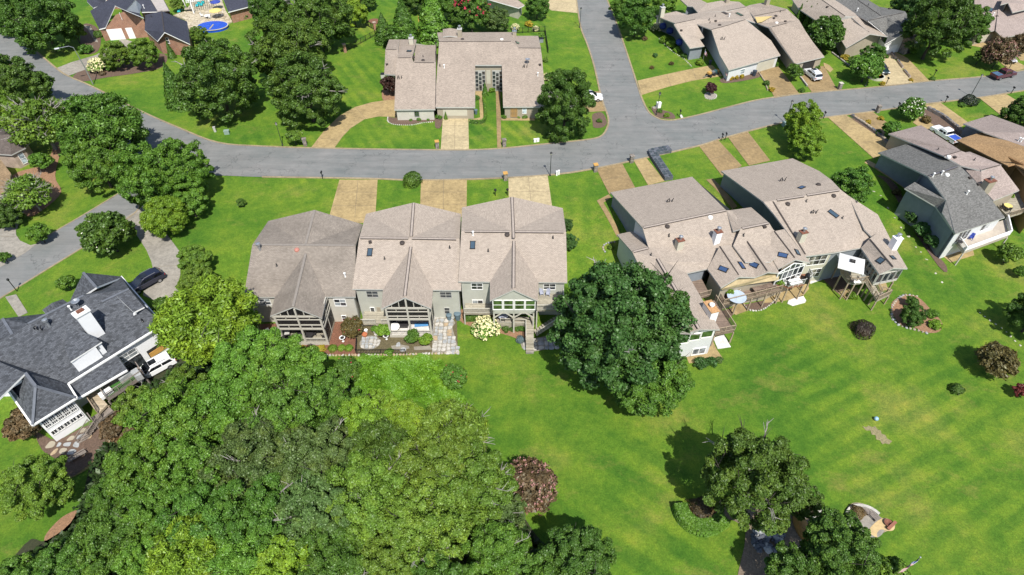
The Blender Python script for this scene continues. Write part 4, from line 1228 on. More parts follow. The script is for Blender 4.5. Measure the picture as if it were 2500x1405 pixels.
# ------------------------------------------------------------------ far right group
FG = 'attached houses at the right edge'
fg = House('attached_house','house with a grey shingle roof and dark blue-grey side wall','house',(2300,480),FG)
fg.roof([
[(2144,373,2.8),(2224,349,2.8),(2343,405,6.3),(2266,431,6.3)],
[(2266,431,6.3),(2343,405,6.3),(2398,460,4.8),(2454,531,3.2),(2332,572,3.2),(2310,490,4.8)],
])
fg.roof([[(2209,460,4.0),(2233,445,4.6),(2310,489,4.8),(2300,520,4.0),(2332,572,3.1),(2283,503,3.3)]])
fg.finish_roof([M_roof_grey,M_trim])
fg.ridge((2269,430.5,6.3),(2336,408,6.3),M_capd,0.26)
wf1 = fg.walls([(2144,373,2.8),(2224,349,2.8),(2343,405,3.0),(2454,531,3.2),(2332,572,3.2),(2290,505,3.0),(2263,431,2.8)],M_stucco,default=2.8)
wf2 = fg.walls([(2209,460,3.2),(2240,448,3.2),(2310,500,3.2),(2332,572,3.1),(2283,503,3.2)],M_stucco,default=3.0,d=0.3)
Wr = min(wf1,key=lambda w:w.n.y)
mb = MB(); Wr.rect(mb,0.05,Wr.len -0.05,-2.3,3.0,0.0,0.03); mb.build('rear_cladding',M_sid_white,fg.root)
fg.window(Wr,None,None,3,1,name='sliding_door',pane=M_glass,uz=(Wr.len*0.12,Wr.len*0.38,0.7,2.6))
fg.window(Wr,None,None,2,1,pane=M_glass,uz=(Wr.len*0.62,Wr.len*0.8,1.4,2.6))
fg.window(Wr,None,None,4,1,name='sliding_door',pane=M_glass,uz=(Wr.len*0.5,Wr.len*0.85,-1.9,-0.1))
Wl_ = min(wf1,key=lambda w:w.n.x)
ua,za = Wl_.hit(2177,415)
fg.window(Wl_,None,None,2,3,name='arched_window',frame=M_capd,pane=M_glass_g,uz=(ua -0.55,ua+0.55,za -0.7,za+0.9))
fg.chimney(2407,458,1.5,1.0,1.3,0.35,M_sid_tan)
for px,py,k in ((2312,428,'whitedisc'),(2277,432,'whitepipe'),(2298,427,'whitepipe'),(2367,436,'box'),(2360,475,'whitepipe'),(2388,452,'box')):fg.vent(px,py,k)
dk = pz([(2330,578),(2455,536),(2464,574),(2355,614)],0.6)
deck(fg.root,dk,0.6,simple('deck_membrane',(0.40,0.35,0.29),0.8,0.12),M_wood_p,th=0.55)
railing('railing',[(dk[0][0],dk[0][1],0.6),(dk[3][0],dk[3][1],0.6)],fg.root,0.9,M_white); railing('railing',[(dk[3][0],dk[3][1],0.6),(dk[2][0],dk[2][1],0.6),(dk[1][0],dk[1][1],0.6)],fg.root,0.85,M_white,solid=True,top_w=0.16)
drive([(2296,622),(2320,642),(2378,624),(2372,600),(2340,600)],M_drive,name='patio')
fp_ = House('attached_house','house with a pinkish tan roof between the grey and the orange roofs','house',(2360,390),FG)
fp_.roof([
[(2169,327,2.8),(2249,306,2.8),(2347,369,6.2),(2306,382,6.2),(2225,349,3.6)],
[(2306,382,6.2),(2347,369,6.2),(2442,404,5.7),(2396,417,5.7),(2347,405,5.6)],
[(2358,372,5.0),(2368,371,4.7),(2445,403,5.6),(2396,417,5.8)],
[(2347,404,5.2),(2396,417,5.7),(2443,404,5.7),(2489,465,3.3),(2426,490,3.3),(2396,458,4.2)],
])
fp_.finish_roof([M_roof_pink,M_trim])
fp_.walls([(2169,327,2.8),(2249,306,2.8),(2360,372,3.2),(2445,404,3.2),(2489,465,3.3),(2426,490,3.3),(2396,458,3.3),(2260,380,3.0)],M_sid_tan,default=3.0)
fp_.line((2306,381),(2346,369)); fp_.line((2397,416),(2441,404))
for px,py,k in ((2289,367,'pipe'),(2316,384,'whitedisc'),(2330,386,'box'),(2378,392,'pipe')):fp_.vent(px,py,k)
dk = pz([(2424,492),(2482,466),(2520,490),(2520,512),(2462,530)],0.8)
deck(fp_.root,dk,0.8,M_deck_g,M_wood,rail=[(4,3),(3,2)])
fo = House('attached_house','house with an orange shingle roof at the right edge','house',(2450,380),FG)
fo.roof([
[(2335,342,3.2),(2398,322.6,3.2),(2540,372,6.3),(2540,430,5.6),(2478,402,5.0),(2462,406,4.8)],
])
fo.roof([[(2462,381,6.2),(2540,420,5.0),(2540,470,3.6),(2478,403,4.6)]])
fo.finish_roof([M_roof_orange,simple('orange_trim',(0.35,0.2,0.1))])
fo.walls([(2335,342,3.0),(2398,323,3.0),(2540,372,3.0),(2540,520,3.0),(2478,402,3.0)],simple('ochre_stucco',(0.34,0.22,0.10),0.9,0.1),default=3.0,d=0.5)
fs = House('attached_house','house with a greyish pink roof beyond the orange roof','house',(2450,320),FG)
fs.roof([[(2352,302,2.8),(2420,281,2.8),(2540,325,5.8),(2540,372,5.2),(2401,322.6,4.2)]])
fs.finish_roof([M_roof_pink,M_trim])
fs.walls([(2352,302,2.8),(2420,281,2.8),(2540,325,2.8),(2540,366,2.8),(2401,320,2.8)],M_sid_grey,default=2.8)
for px,py in ((2486,345),(2492,347)):fs.vent(px,py,'whitepipe')
# ------------------------------------------------------------------ U-shaped house beyond the road
uh = House('courtyard_house','U-shaped low house with pale tan roof around an open entrance court','house',(1150,230))
uh.roof([
[(962.6,268,2.5),(1062.6,267,2.5),(1063.7,153,6.2),(967,153,6.2)],
[(1010,153.5,6.2),(1063.7,153.5,6.2),(1063.7,110.5,4.4),(1015.5,110.5,4.4)],
[(938,181,4.3),(967,183,4.9),(972,122,6.6),(941,122,6.6)],
[(941,122,6.6),(972,122,6.6),(975,97,5.4),(950,97,5.4)],
[(967,153,6.2),(1010,153,6.2),(1006,142,6.6),(970,142,6.6)],
[(970,142,6.6),(1006,142,6.6),(1017,97,5.0),(974,97,5.0)],
[(1061.5,262,2.7),(1160,262,2.7),(1160,159,5.9),(1225,159,5.9),(1228.4,261,2.7),(1332,261,2.7),(1330,219,4.0),(1323,138,6.5),(1320,118,7.2),(1266,118,7.2),(1248,102,7.7),(1072,102,7.7)],
[(1072,102,7.7),(1248,102,7.7),(1251,79,6.7),(1067,79.8,6.7)],
[(1266,118,7.2),(1320.6,118,7.2),(1314,88,6.1),(1262,88,6.1)],
[(1248,102,7.6),(1266,118,7.1),(1262,88,6.3),(1251,80,6.7)],
],th=0.25)
uh.roof([[(1081,90,7.5),(1098,88,7.7),(1098.7,69,7.7),(1081,72,7.2)],[(1098,88,7.7),(1117,90,7.4),(1117,72,7.2),(1098.7,69,7.7)]])
uh.finish_roof([M_roof_tan2,M_trim])
wu = uh.walls([(962.6,268,2.5),(1062.6,267,2.5),(1063.7,110.5,2.5),(975,97,2.5),(950,97,2.5),(941,122,2.5),(938,181,2.5),(966,190,2.5)],M_sid_beige,default=2.5)
wv = uh.walls([(1062,262,2.7),(1160,262,2.7),(1160,159,5.9),(1225,159,5.9),(1228,261,2.7),(1332,261,2.7),(1325,110,2.7),(1251,80,4),(1067,80,4)],M_sid_tan,default=2.7)
# garden court front: glazed screens
fw_ = [w for w in wv if w.n.y < -0.9]
Wct = max(fw_,key=lambda w:w.A.y)
for a,b in ((0.02,0.40),(0.60,0.98)):
 u0,u1 = Wct.len*a+0.1,Wct.len*b -0.1
 mb = MB(); Wct.rect(mb,u0,u1,0.2,4.6,0.0,0.05); gp = mb.build('garden_window',M_trim,uh.root)
 for i in range(3):
  zo = 0.0 if i%2 == 0 else 0.35
  for j in range(5):
   z0 = 0.3+j*0.85-zo*(j > 0); z1 = z0+0.68
   if z1 > 4.5:z1 = 4.5
   mb = MB(); Wct.rect(mb,u0+(u1 -u0)*i/3+0.07,u0+(u1 -u0)*(i+1)/3-0.07,z0,z1,0.03,0.07); mb.build('pane',M_glass,gp)
plain_panel(uh,Wct,(1187,172),(1198,205),M_sid_cream,'entrance_panel')
Wg = min(fw_,key=lambda w:abs((w.A.x+w.B.x)/2-PZ(1111,262,2.7).x))
gd = plain_panel(uh,Wg,(1081,267.5),(1141,283),M_sid_cream,'garage_door',0.02)
Wl2 = min([w for w in wu if w.n.y < -0.9],key=lambda w:w.A.y)
uh.window(Wl2,(1012,273),(1023,283.5),2,2,pane=M_glass_g,frame=M_capd)
Wr2 = min(fw_,key=lambda w:-w.B.x)
uh.window(Wr2,(1275.5,266),(1285,276.5),1,2,name='arched_window',pane=M_glass_w)
mb = MB(); u0,z0 = Wr2.hit(1247,285); u1,z1 = Wr2.hit(1262.5,266)
for i in range(5):Wr2.rect(mb,u0+(u1 -u0)*i/4-0.03,u0+(u1 -u0)*i/4+0.03,z0,z1,0.05,0.1)
for i in range(7):Wr2.rect(mb,u0,u1,z0+(z1 -z0)*i/6-0.03,z0+(z1 -z0)*i/6+0.03,0.1,0.14)
mb.build('trellis',M_orange,uh.root)
uh.line((1072,102.5),(1247,102)); uh.line((1266,118),(1320,118.5)); uh.line((1012,153.5),(1060,154)); uh.line((972,142),(1003,142)); uh.line((943,122),(968,122)); uh.line((1007,143),(1015,112),0.14)
uh.line((1063.5,265),(1064.5,105),0.16)
uh.chimney(1005,108,0.9,0.9,1.3,0,M_sid_cream,M_trim); uh.chimney(1123,90,0.9,0.9,1.6,0,M_sid_tan,M_trim); uh.chimney(1256,88,0.8,0.8,1.0,0,M_sid_tan,M_metal)
for px,py,k in ((1033,148.5,'disc'),(1033,140,'pipe'),(945,159,'box'),(975,193,'twin'),(1074,162,'pipe'),(1084.6,166.5,'whitepipe'),(1288,157,'dish'),(1281,166,'twin'),(1313,186,'whitepipe'),(1318,160,'box'),(1129,97,'disc'),(1225,97.5,'whitedisc'),(1010,142,'box')):uh.vent(px,py,k)
uh.skylight(999,126,0.9,0.8,0,M_sky); uh.skylight(1263.5,106,0.9,0.8,0,M_glass_g)
# orange timber pergola terrace behind the left wing
pg = thing('pergola','orange timber pergola and terrace behind the U-shaped house','pergola',P(1047,105))
a = [P(1025,109),P(1064,109),P(1069,77),P(1025,77)]
mb = MB(); mb.prism([(p.x,p.y) for p in a],-0.2,1.2); mb.build('platform',M_orange,pg)
for p in a:mb = MB(); mb.box((p.x,p.y,2.4),(0.18,0.18,2.4)); mb.build('post',M_orange,pg)
for i in range(14):
 t = i/13; mb = MB(); x = a[0].x+(a[1].x -a[0].x)*t; mb.beam((x,a[2].y -4.5,3.6),(x,a[2].y+0.3,3.6),0.1,0.18); mb.build('rafter',M_orange,pg)
for y in (a[2].y -4.2,a[2].y -2):mb = MB(); mb.beam((a[0].x,y,3.45),(a[1].x,y,3.45),0.12,0.2); mb.build('beam',M_orange,pg)
# ------------------------------------------------------------------ houses on the corner, top right
hg = House('corner_house','sprawling tan roofed house with open garage on the road corner','house',(1750,110))
hg.roof([
[(1779,171.6,2.8),(1854,151,2.8),(1856,149,2.8),(1905.6,135.5,2.8),(1882,99,4.2),(1820,48,6.4),(1737,73,6.4),(1757,134,4.2)],
[(1645,60,5.6),(1659,83,4.6),(1684,118,3.0),(1720,112.6,3.0),(1708,96,3.9),(1720,91,3.9),(1700.6,59,5.4),(1697,48,5.8),(1650,58,5.8)],
[(1650,58,5.8),(1697,48,5.8),(1704,31.7,5.1),(1678,37,4.9),(1651,28,4.8),(1599,38.7,4.2)],
[(1700.6,59,5.4),(1737,73,6.4),(1820,48,6.4),(1780,27,6.0),(1704,31,5.2),(1697,48,5.8)],
[(1704,31.7,5.2),(1780,27,6.2),(1822,17.6,6.6),(1805,5,6.0),(1760,2,5.9),(1727,8,5.6),(1690,-10,4.6),(1655,-6,4.2),(1678,15,4.6),(1690,16,4.8)],
[(1780,27,6.1),(1820,48,6.4),(1852,58,5.6),(1839,40,6.4),(1822,17.6,6.6)],
])
hg.finish_roof([M_roof_tan,M_trim])
wh = hg.walls([(1779,171.6,2.8),(1905.6,135.5,2.8),(1860,72,2.8),(1820,17.6,2.8),(1760,2,2.8),(1727,8,2.8),(1705,60,2.8),(1737,100,2.8),(1757,134,2.8)],M_sid_white,default=2.8)
whb = hg.walls([(1599,38.7,2.9),(1647,61,2.9),(1684,118,2.9),(1720,112.6,2.9),(1700,60,2.9),(1704,31.7,2.9),(1651,28,2.9)],M_stucco,default=2.9)
Wgar = min(wh,key=lambda w:(w.n -Vector((-0.9,-0.3,0))).length+(0 if abs(w.len) > 3 else 3))
ua,za = Wgar.hit(1740,147); ub,zb = Wgar.hit(1768,175)
mb = MB(); Wgar.rect(mb,min(ua,ub),max(ua,ub),0.0,2.3,0.0,0.06); mb.build('open_garage',M_dark,hg.root)
Wfr = min(wh,key=lambda w:w.n.y)
hg.window(Wfr,(1808,171),(1816,179),1,2,frame=M_white,pane=M_glass_w)
plain_panel(hg,Wfr,(1850,155),(1885,166),M_sid_cream,'garage_door')
for px,py in ((1622,63),(1637,84),(1664,103)):
 Ws = min(whb,key=lambda w:abs(w.hit(px,py)[0]-w.len/2)+abs(w.hit(px,py)[1]-1.6)+5*(w.n.x > 0))
 u,z = Ws.hit(px,py)
 if 0 < u < Ws.len:
  aw_ = MB(); c = Ws.pt(u,max(1.2,min(2.2,z)),0.45); aw_.blob((c.x,c.y,c.z),0.9,0.9,0.75,seg=10); aw_.build('window_awning',M_blue,hg.root)
hg.line((1650,58),(1697,48)); hg.line((1737,73),(1783,61)); hg.line((1784,60),(1819,49)); hg.line((1775,27),(1820,18)); hg.line((1764,30),(1776,36),0.8)
hg.chimney(1614,42,0.95,0.95,2.2,0.3,M_sid_cream,M_trim)
hg.skylight(1805,36,0.6,2.0,-0.3,M_glass_g)
for px,py,k in ((1757,62.5,'disc'),(1747,53,'box'),(1731,50,'pipe'),(1763,98,'twin'),(1663,76,'box'),(1733,57,'pipe'),(1780,42,'whitepipe'),(1746,41,'pipe')):hg.vent(px,py,k)
# bay window with stone base and a small flag
bayc = P(1703,150)
# its attached neighbour
hh = House('attached_house','tan roofed house with open garage behind the parked white suv','house',(1930,90))
hh.roof([
[(1940.8,156.6,2.8),(2013,139,2.8),(1986,105,4.0),(1966,76,5.2),(1951,50,6.0),(1921,57,6.2),(1882,67,6.2),(1876,67,6.0)],
[(1852,58,5.8),(1876,67,6.0),(1921,57,6.2),(1951,50,6.0),(1923,24,6.7),(1839,40,6.7)],
[(1839,40,6.7),(1923,23,6.7),(1862,7,6.0),(1830,13,6.0),(1820,17,6.3)],
])
hh.finish_roof([M_roof_tan2,M_trim])
wi = hh.walls([(1940.8,156.6,2.8),(2013,139,2.8),(1966,76,2.8),(1923,24,2.8),(1862,7,2.8),(1822,17,2.8),(1876,67,2.8)],M_sid_tan,default=2.8)
Wd = min(wi,key=lambda w:w.n.y)
mb = MB(); Wd.rect(mb,Wd.len*0.32,Wd.len*0.76,0.0,2.3,0.0,0.06); mb.build('open_garage',M_dark,hh.root)
mb = MB(); mb.slab([PZ(1843,42,6.9),PZ(1886,40,6.7),PZ(1860,54,6.2),PZ(1849,56,6.0)],0.05,0,0); mb.build('roof_tarp',simple('ochre_tarp',(0.40,0.31,0.13),0.8,0.1),hh.root)
hh.line((1839,40.5),(1918,25)); hh.line((1884,67),(1921,57.5))
for px,py,k in ((1894,40,'disc'),(1896,57,'whitedisc'),(1917,54,'box'),(1889,46,'box'),(1905,30,'pipe')):hh.vent(px,py,k)
hh.chimney(1871,12,0.9,0.9,1.8,0.3,M_sid_tan,M_trim); hg.chimney(1774,6,0.9,0.9,1.0,0.3,M_sid_tan,M_trim)
hk = House('gabled_house','tan roofed gabled house with arched entrance, half of a pair','house',(2080,80))
hk.roof([
[(2065.6,117.6,2.8),(2125,83,5.0),(2088,42,6.0),(2039,53.6,5.0),(2053,97,3.3)],
[(2125,83,5.0),(2167,89.6,3.6),(2088.5,36,5.7),(2080,44,6.0)],
[(1992,50.4,3.6),(2039,53.6,5.0),(2088,42,6.0),(2063,40,6.3),(2000,-6,6.2),(1930,-6,4.0),(1950,22,3.6)],
[(2063,40,6.3),(2090,41,5.9),(2089,34,5.7),(2030,-6,5.6),(2000,-6,6.2)],
])
hk.finish_roof([M_roof_tan,M_trim])
wj = hk.walls([(2065.6,117.6,2.8),(2167,89.6,2.8),(2080,30,2.8),(2020,-6,2.8),(1935,-6,2.8),(1992,50.4,2.8),(2039,56,2.8),(2053,97,2.8)],M_sid_tan,default=3.0)
Wj = min([w for w in wj if w.len > 4],key=lambda w:w.n.y)
hk.window(Wj,(2070,122),(2087,134),2,2,pane=M_glass_w)
mb = MB(); u,z = Wj.hit(2112,128); Wj.rect(mb,u -0.9,u+0.9,0,3.4,0,1.4); mb.build('entrance_porch',M_stonew,hk.root)
mb = MB(); Wj.rect(mb,u -0.5,u+0.5,0,2.4,1.3,1.43); mb.build('archway',M_dark,hk.root)
mb = MB(); Wj.rect(mb,u -1.1,u+1.1,3.4,3.6,-0.1,1.7); mb.build('porch_roof',M_roof_tan,hk.root)
hk.line((2039,53.6),(2088,42)); hk.line((2083,53),(2122,79)); hk.line((2006,0),(2063,40))
hk.vent(2019.6,18.5,'box')
hl = House('gabled_house','grey roofed gabled house with arched stone entrance, half of a pair','house',(2180,80))
hl.roof([
[(2089,36,5.5),(2121,51,6.2),(2165,42,6.2),(2212,79,5.0),(2160,109,3.0),(2168,89,3.4)],
[(2165,42,6.2),(2204,32,6.2),(2209,28,6.1),(2254,87,3.2),(2212,79,5.0)],
[(2030,-8,5.5),(2089,36,5.5),(2121,51,6.2),(2151,39,6.4),(2092,-6,6.4)],
[(2092,-6,6.4),(2151,39,6.4),(2121,51,6.2),(2204,32,6.2),(2209,28,6.0),(2147,17,4.9),(2124,3,4.6),(2110,-8,4.6)],
])
hl.finish_roof([M_roof_grey,M_white])
wk = hl.walls([(2160,109,2.9),(2254,87,2.9),(2209,28,2.9),(2147,17,2.9),(2110,-8,2.9),(2040,-8,2.9),(2100,40,2.9)],M_sid_white,default=2.9)
Wk = min([w for w in wk if w.len > 4],key=lambda w:w.n.y)
hl.window(Wk,(2221,96),(2233,110),1,2,pane=M_glass_w)
u,z = Wk.hit(2203,120)
mb = MB(); Wk.rect(mb,u -1.2,u+1.0,0,3.6,0,1.6); mb.build('entrance_porch',M_stonew,hl.root)
mb = MB(); Wk.rect(mb,u -0.4,u+0.7,0,2.6,1.5,1.63); mb.build('archway',M_dark,hl.root)
mb = MB(); Wk.rect(mb,u -1.4,u+1.2,3.6,3.8,-0.1,1.9); mb.build('porch_roof',M_roof_grey,hl.root)
plain_panel(hl,Wk,(2166,115),(2184,128),M_sid_white2,'garage_door')
hl.line((2121.6,51),(2204,32)); hl.line((2168,49.6),(2209,75)); hl.line((2093,0),(2150,39))
for px,py,k in ((2171,23,'box'),(2092,28,'whitepipe'),(2119,14,'pipe')):hl.vent(px,py,k)
# houses in the top right corner
hm = House('attached_house','pinkish roofed house with two garage doors in the top right corner','house',(2440,40))
hm.roof([
[(2379.4,85,3.0),(2431,74,3.0),(2440,-8,6.0),(2379,-8,5.8)],
[(2431,76,3.2),(2448,93.4,2.8),(2540,73,2.8),(2540,30,4.2),(2480,-8,5.8),(2440,-8,6.0)],
])
hm.roof([[(2443,12,6.6),(2461,7,6.8),(2472,31,5.4),(2540,15,5.4),(2540,-8,6.4),(2450,-8,7.0)]])
hm.finish_roof([M_roof_pink,M_trim])
wm = hm.walls([(2379.4,85,2.9),(2431,74,2.9),(2440,80,2.9),(2440,-8,2.9),(2379,-8,2.9)],M_sid_tan,default=2.9)
wn2 = hm.walls([(2448,93.4,2.8),(2540,73,2.8),(2540,-8,2.8),(2440,-8,2.8),(2432,76,2.8)],M_sid_tan,default=2.8)
Wm = min(wm,key=lambda w:w.n.y)
plain_panel(hm,Wm,(2389,91),(2419,98),M_sid_cream,'garage_door')
Wn = min(wn2,key=lambda w:w.n.y)
plain_panel(hm,Wn,(2453,98),(2482,104),M_sid_cream,'garage_door')
for px in (2407,2418):hm.skylight(px,25,0.8,1.5,-0.3,M_sky)
hm.vent(2434,41,'disc'); hm.vent(2424,39,'whitepipe')
# cream house at the top, cut by the frame
hc = House('small_house','cream sided house cut off by the top edge beside the pale driveway','house',(1240,20))
hc.roof([[(1180,-24,4.6),(1214,-36,5.4),(1281,13,3.0),(1266,20,2.9),(1190,-2,3.8)]])
hc.finish_roof([M_roof_tan2,M_white])
hc.walls([(1190,-4,2.9),(1267,20,2.9),(1278,6,2.9),(1240,-30,2.9),(1185,-30,2.9)],M_sid_cream,default=2.9)
# ------------------------------------------------------------------ large white house at the left edge
wx = House('white_house','large white house with a steep blue-grey shingle roof and tall chimney','house',(250,850))
wx.roof([
[(204,722,6.6),(249,737,5.9),(315,706,5.9),(352,751,4.6),(399,793,2.4),(167,938,2.4),(62,911,5.4),(-40,1010,5.0),(-60,860,6.6),(30.5,817,6.6),(68,791,6.6)],
[(249,737,5.9),(204,722,6.6),(230,700,3.4),(296,676,2.6),(315,706,5.9)],
[(315,706,5.9),(296,676,2.6),(345,733,2.5),(399,793,2.4),(352,751,4.6)],
[(203,666,5.8),(235,702,6.2),(300,676,2.6)],
[(203,666,5.8),(235,702,6.2),(204,722,6.2),(169,739,3.2)],
[(6,778,6.0),(30.5,817,6.4),(68,791,6.0),(112,766,2.9)],
[(6,778,6.0),(30.5,817,6.4),(-50,860,6.2),(-50,800,3.0)],
[(62,911,5.4),(87,943.6,5.4),(188,972,2.4),(167,938,2.4)],
[(87,943.6,5.4),(188,972,2.4),(79.7,1039.4,2.4)],
[(62,911,5.4),(87,943.6,5.4),(79.7,1039.4,2.4),(0,926,2.4),(-60,930,2.4),(-40,880,5.2)],
],th=0.25)
wx.roof([[(285,868,2.3),(311,905,1.6),(190,975,1.6),(166,938,2.3)]])
wx.roof([[(103,757,3.0),(127,740,3.8),(139,756,3.8),(116,771,3.0)],[(127,740,3.8),(153,731,3.0),(166,740,3.0),(139,756,3.8)]])
wx.roof([[(162,800,6.0),(248,835,4.75),(172,884,4.75),(158,850,5.3)],[(162,800,6.0),(195,806,5.8),(248,835,4.75)]])
wx.roof([[(283,722,5.9),(352,750,4.9),(326.5,763,4.9)]])
wx.finish_roof([M_roof_slate,M_white])
for a,b in (((68,791,6.6),(204,722,6.6)),((249,737,5.9),(315,706,5.9)),((203,666,5.8),(235,702,6.2)),((87,943.6,5.4),(79.7,1039.4,2.4)),((62,911,5.4),(87,943.6,5.4)),((6,778,6.0),(30,817,6.4)),((87,943.6,5.4),(188,972,2.4))):
 softridge(wx,a,b,M_capd if False else simple('ridge_cap_blue_grey',(0.11,0.12,0.14),0.9,0.2) if 'ridge_cap_blue_grey' not in MATS else MATS['ridge_cap_blue_grey'])
ww1 = wx.walls([(399,793,2.4),(167,938,2.4),(188,972,2.4),(79.7,1039.4,2.4),(0,926,2.4),(-60,930,2.4),(-50,800,2.4),(112,766,2.4),(150,745,2.4),(165,735,2.4),(203,666,2.4),(296,676,2.4)],M_sid_white2,default=2.4,d=0.5)
Ws1 = [w for w in ww1 if w.n.y < -0.3 and w.n.x > 0.2]
pr = lambda x,y:PZ(x,y,2.4)
Wlong = min(Ws1,key=lambda w:-w.len)
Wwing = min([w for w in Ws1 if w is not Wlong],key=lambda w:abs((w.A.x+w.B.x)/2-(pr(188,972).x+pr(79.7,1039).x)/2))
for i in range(5):
 u0 = Wwing.len*(0.06+i*0.185); u1 = u0+Wwing.len*0.14
 wx.window(Wwing,None,None,3,3,pane=M_glass,uz=(u0,u1,0.45,1.85),frame=M_white)
 wx.window(Wwing,None,None,2,1,pane=M_glass,uz=(u0,u1,-0.95,-0.3),frame=M_white)
def uz(W,x0,y0,x1,y1):
 a,b = W.hit(x0,y0),W.hit(x1,y1); return (min(a[0],b[0]),max(a[0],b[0]),min(a[1],b[1]),max(a[1],b[1]))
ua_,zt_ = Wlong.hit(357,859); ub_,_z = Wlong.hit(400,836); _u,zb2 = Wlong.hit(366,875); ua_,ub_ = min(ua_,ub_),max(ua_,ub_)
mb = MB(); Wlong.rect(mb,ua_,ub_,zb2,zt_,0.0,0.04); go = mb.build('garage_opening',M_dark,wx.root)
mb = MB(); Wlong.rect(mb,ua_+0.1,ub_ -0.1,zb2,zb2+(zt_ -zb2)*0.62,0.03,0.12); mb.build('plywood_sheet',M_orange,go)
u_,z_ = Wlong.hit(310,862)
wx.window(Wlong,None,None,2,2,pane=M_glass_b,uz=(u_ -1.0,u_+1.0,0.2,1.3))
u_,z_ = Wlong.hit(330,888)
wx.window(Wlong,None,None,2,1,name='glazed_door',frame=M_black,uz=(u_ -1.0,u_+1.0,-1.7,-0.1))
# white fascia gutters
for a,b in (((399,793,2.4),(167,938,2.4)),((167,938,2.4),(188,972,2.4)),((188,972,2.4),(79.7,1039.4,2.4)),((79.7,1039.4,2.4),(0,926,2.4)),((296,676,2.6),(399,793,2.4)),((190,975,1.6),(311,905,1.6))):
 mb = MB(); mb.beam(PZ(*a),PZ(*b),0.2,0.2); mb.build('gutter',M_white,wx.root)
# dormer face with three windows, small gablets
Wdm = Wall(tuple(PZ(172,884,4.75))[:2],tuple(PZ(248,836,4.75))[:2]);
if Wdm.n.y > 0:Wdm.n = -Wdm.n
mb = MB(); Wdm.rect(mb,0.1,Wdm.len -0.1,2.8,4.65,-0.5,-0.25); df = mb.build('dormer_face',M_sid_white2,wx.root)
for i in range(3):
 mb = MB(); u0 = Wdm.len*(0.15+i*0.27); Wdm.rect(mb,u0,u0+Wdm.len*0.18,3.85,4.4,-0.27,-0.2); mb.build('window',M_glass_b,df)
for tri in (((326.5,763,4.8),(352,751,4.8),(341,761,4.0)),):
 pass
for cx_,cy_,z_ in ((344,760,4.0),(42,940,4.3)):
 p = PZ(cx_,cy_,z_); mb = MB(); d1 = Vector((0.63,0.78,0))*0.95; nn = Vector((0.78,-0.63,0))*0.08
 mb.add([p -d1+nn,p+d1+nn,p+Vector((0,0,0.95))+nn,p -d1 -nn*8,p+d1 -nn*8,p+Vector((0,0,0.95))-nn*8],[(0,1,2),(5,4,3),(0,3,4,1),(1,4,5,2),(2,5,3,0)])
 mb.build('gablet',M_sid_white2,wx.root)
# tall chimney
p,n = wx.on(245,826)
th_ = math.atan2(0.78,0.63)
mb = MB(); c = p+Vector((-0.5,0.4,1.6)); mb.box(c,(1.5,0.95,5.2),th_); ch = mb.build('chimney',M_sid_white2,wx.root)
mb = MB(); mb.box(c+Vector((0,0,2.66)),(1.75,1.2,0.18),th_); mb.build('chimney_cap',M_white,ch)
mb = MB(); mb.box(c+Vector((0,0,2.85)),(0.8,0.4,0.35),th_); mb.build('flue',M_rust,ch)
for px,py,k in ((121,797,'metal'),(93,806,'twin'),(194,750,'dish'),(174,757,'whitepipe'),(348,785,'pipe')):wx.vent(px,py,k)
# turf deck, planter kitchen, timber stairs
dk = PW([(262,938),(338,896),(352,916),(262,975),(248,952)],0.1)
deck(wx.root,dk,0.1,M_wood_g,M_wood_g,rail=[(1,2),(2,3),(3,4)],th=0.4)
mb = MB(); tp = PW([(256,950),(322,915),(334,925),(264,970)],0.14); mb.prism(tp,0.1,0.15); mb.build('artificial_turf',M_turf,wx.root)
mb = MB(); tp = PW([(288,925),(333,898),(346,915),(330,922),(318,910),(292,930)],0.9); mb.prism(tp,0.1,0.95); mb.build('outdoor_counter',M_stone_g,wx.root)
mb = MB(); tp = PW([(238,962),(266,944),(275,952),(246,972)],0.6); mb.prism(tp,0.1,0.6); mb.build('bench',M_sid_white2,wx.root)
dk = PW([(212,968),(234,955),(262,988),(240,1010)],-0.2)
deck(wx.root,dk,-0.2,plankmat('deck_boards_pale',(0.40,0.33,0.23),0.3),M_wood,rail=[(0,3)],th=0.3)
dk = PW([(222,1020),(265,992),(276,1003),(232,1034)],-0.8)
deck(wx.root,dk,-0.8,M_wood_g,M_wood_g,rail=[(0,3)],th=0.3)
a = PZ(236,1028,-0.8); b = PZ(205,1074,-2.1)
for k in range(7):
 p = a.lerp(b,k/6); mb = MB(); mb.box(p,(1.2,0.3,0.06),0.75); mb.build('stair_tread',M_wood_g,wx.root)
for s in (-0.5,0.5):railing('railing',[a+Vector((s,s*0.8,0)),b+Vector((s,s*0.8,0))],wx.root,0.9,M_wood_g)
# ------------------------------------------------------------------ brick house top left
bh = House('brick_house','red brick house with dark blue roof and attached garage beside the pool','house',(330,60))
bh.roof([
[(242,71.8,2.9),(257,68,3.0),(281,14,6.2),(307,25.8,7.4),(330,0,7.4),(280,-8,6.2),(255,5,5.6),(220,27.6,4.0)],
[(307,25.8,7.4),(351,44,4.4),(340,33,4.6),(345,14,5.2),(330,0,7.4)],
[(345,30,4.2),(384,29,4.0),(364,-4,6.2),(330,-4,6.4)],
[(384,101,3.0),(401.5,79,5.6),(395,27.6,5.6),(354.6,36.8,3.8),(353,73.6,3.4)],
[(401.5,79,5.6),(464,108.6,2.9),(456.7,53,2.9),(395,27.6,5.6)],
[(212,4,5.2),(228,20,4.4),(256,8,4.6),(262,-8,6.0),(214,-8,6.0)],
])
bh.roof([[(364,-4,4.8),(384,29,4.4),(414,26,4.4),(398,-4,4.8)]])
bh.finish_roof([M_roof_navy,M_white])
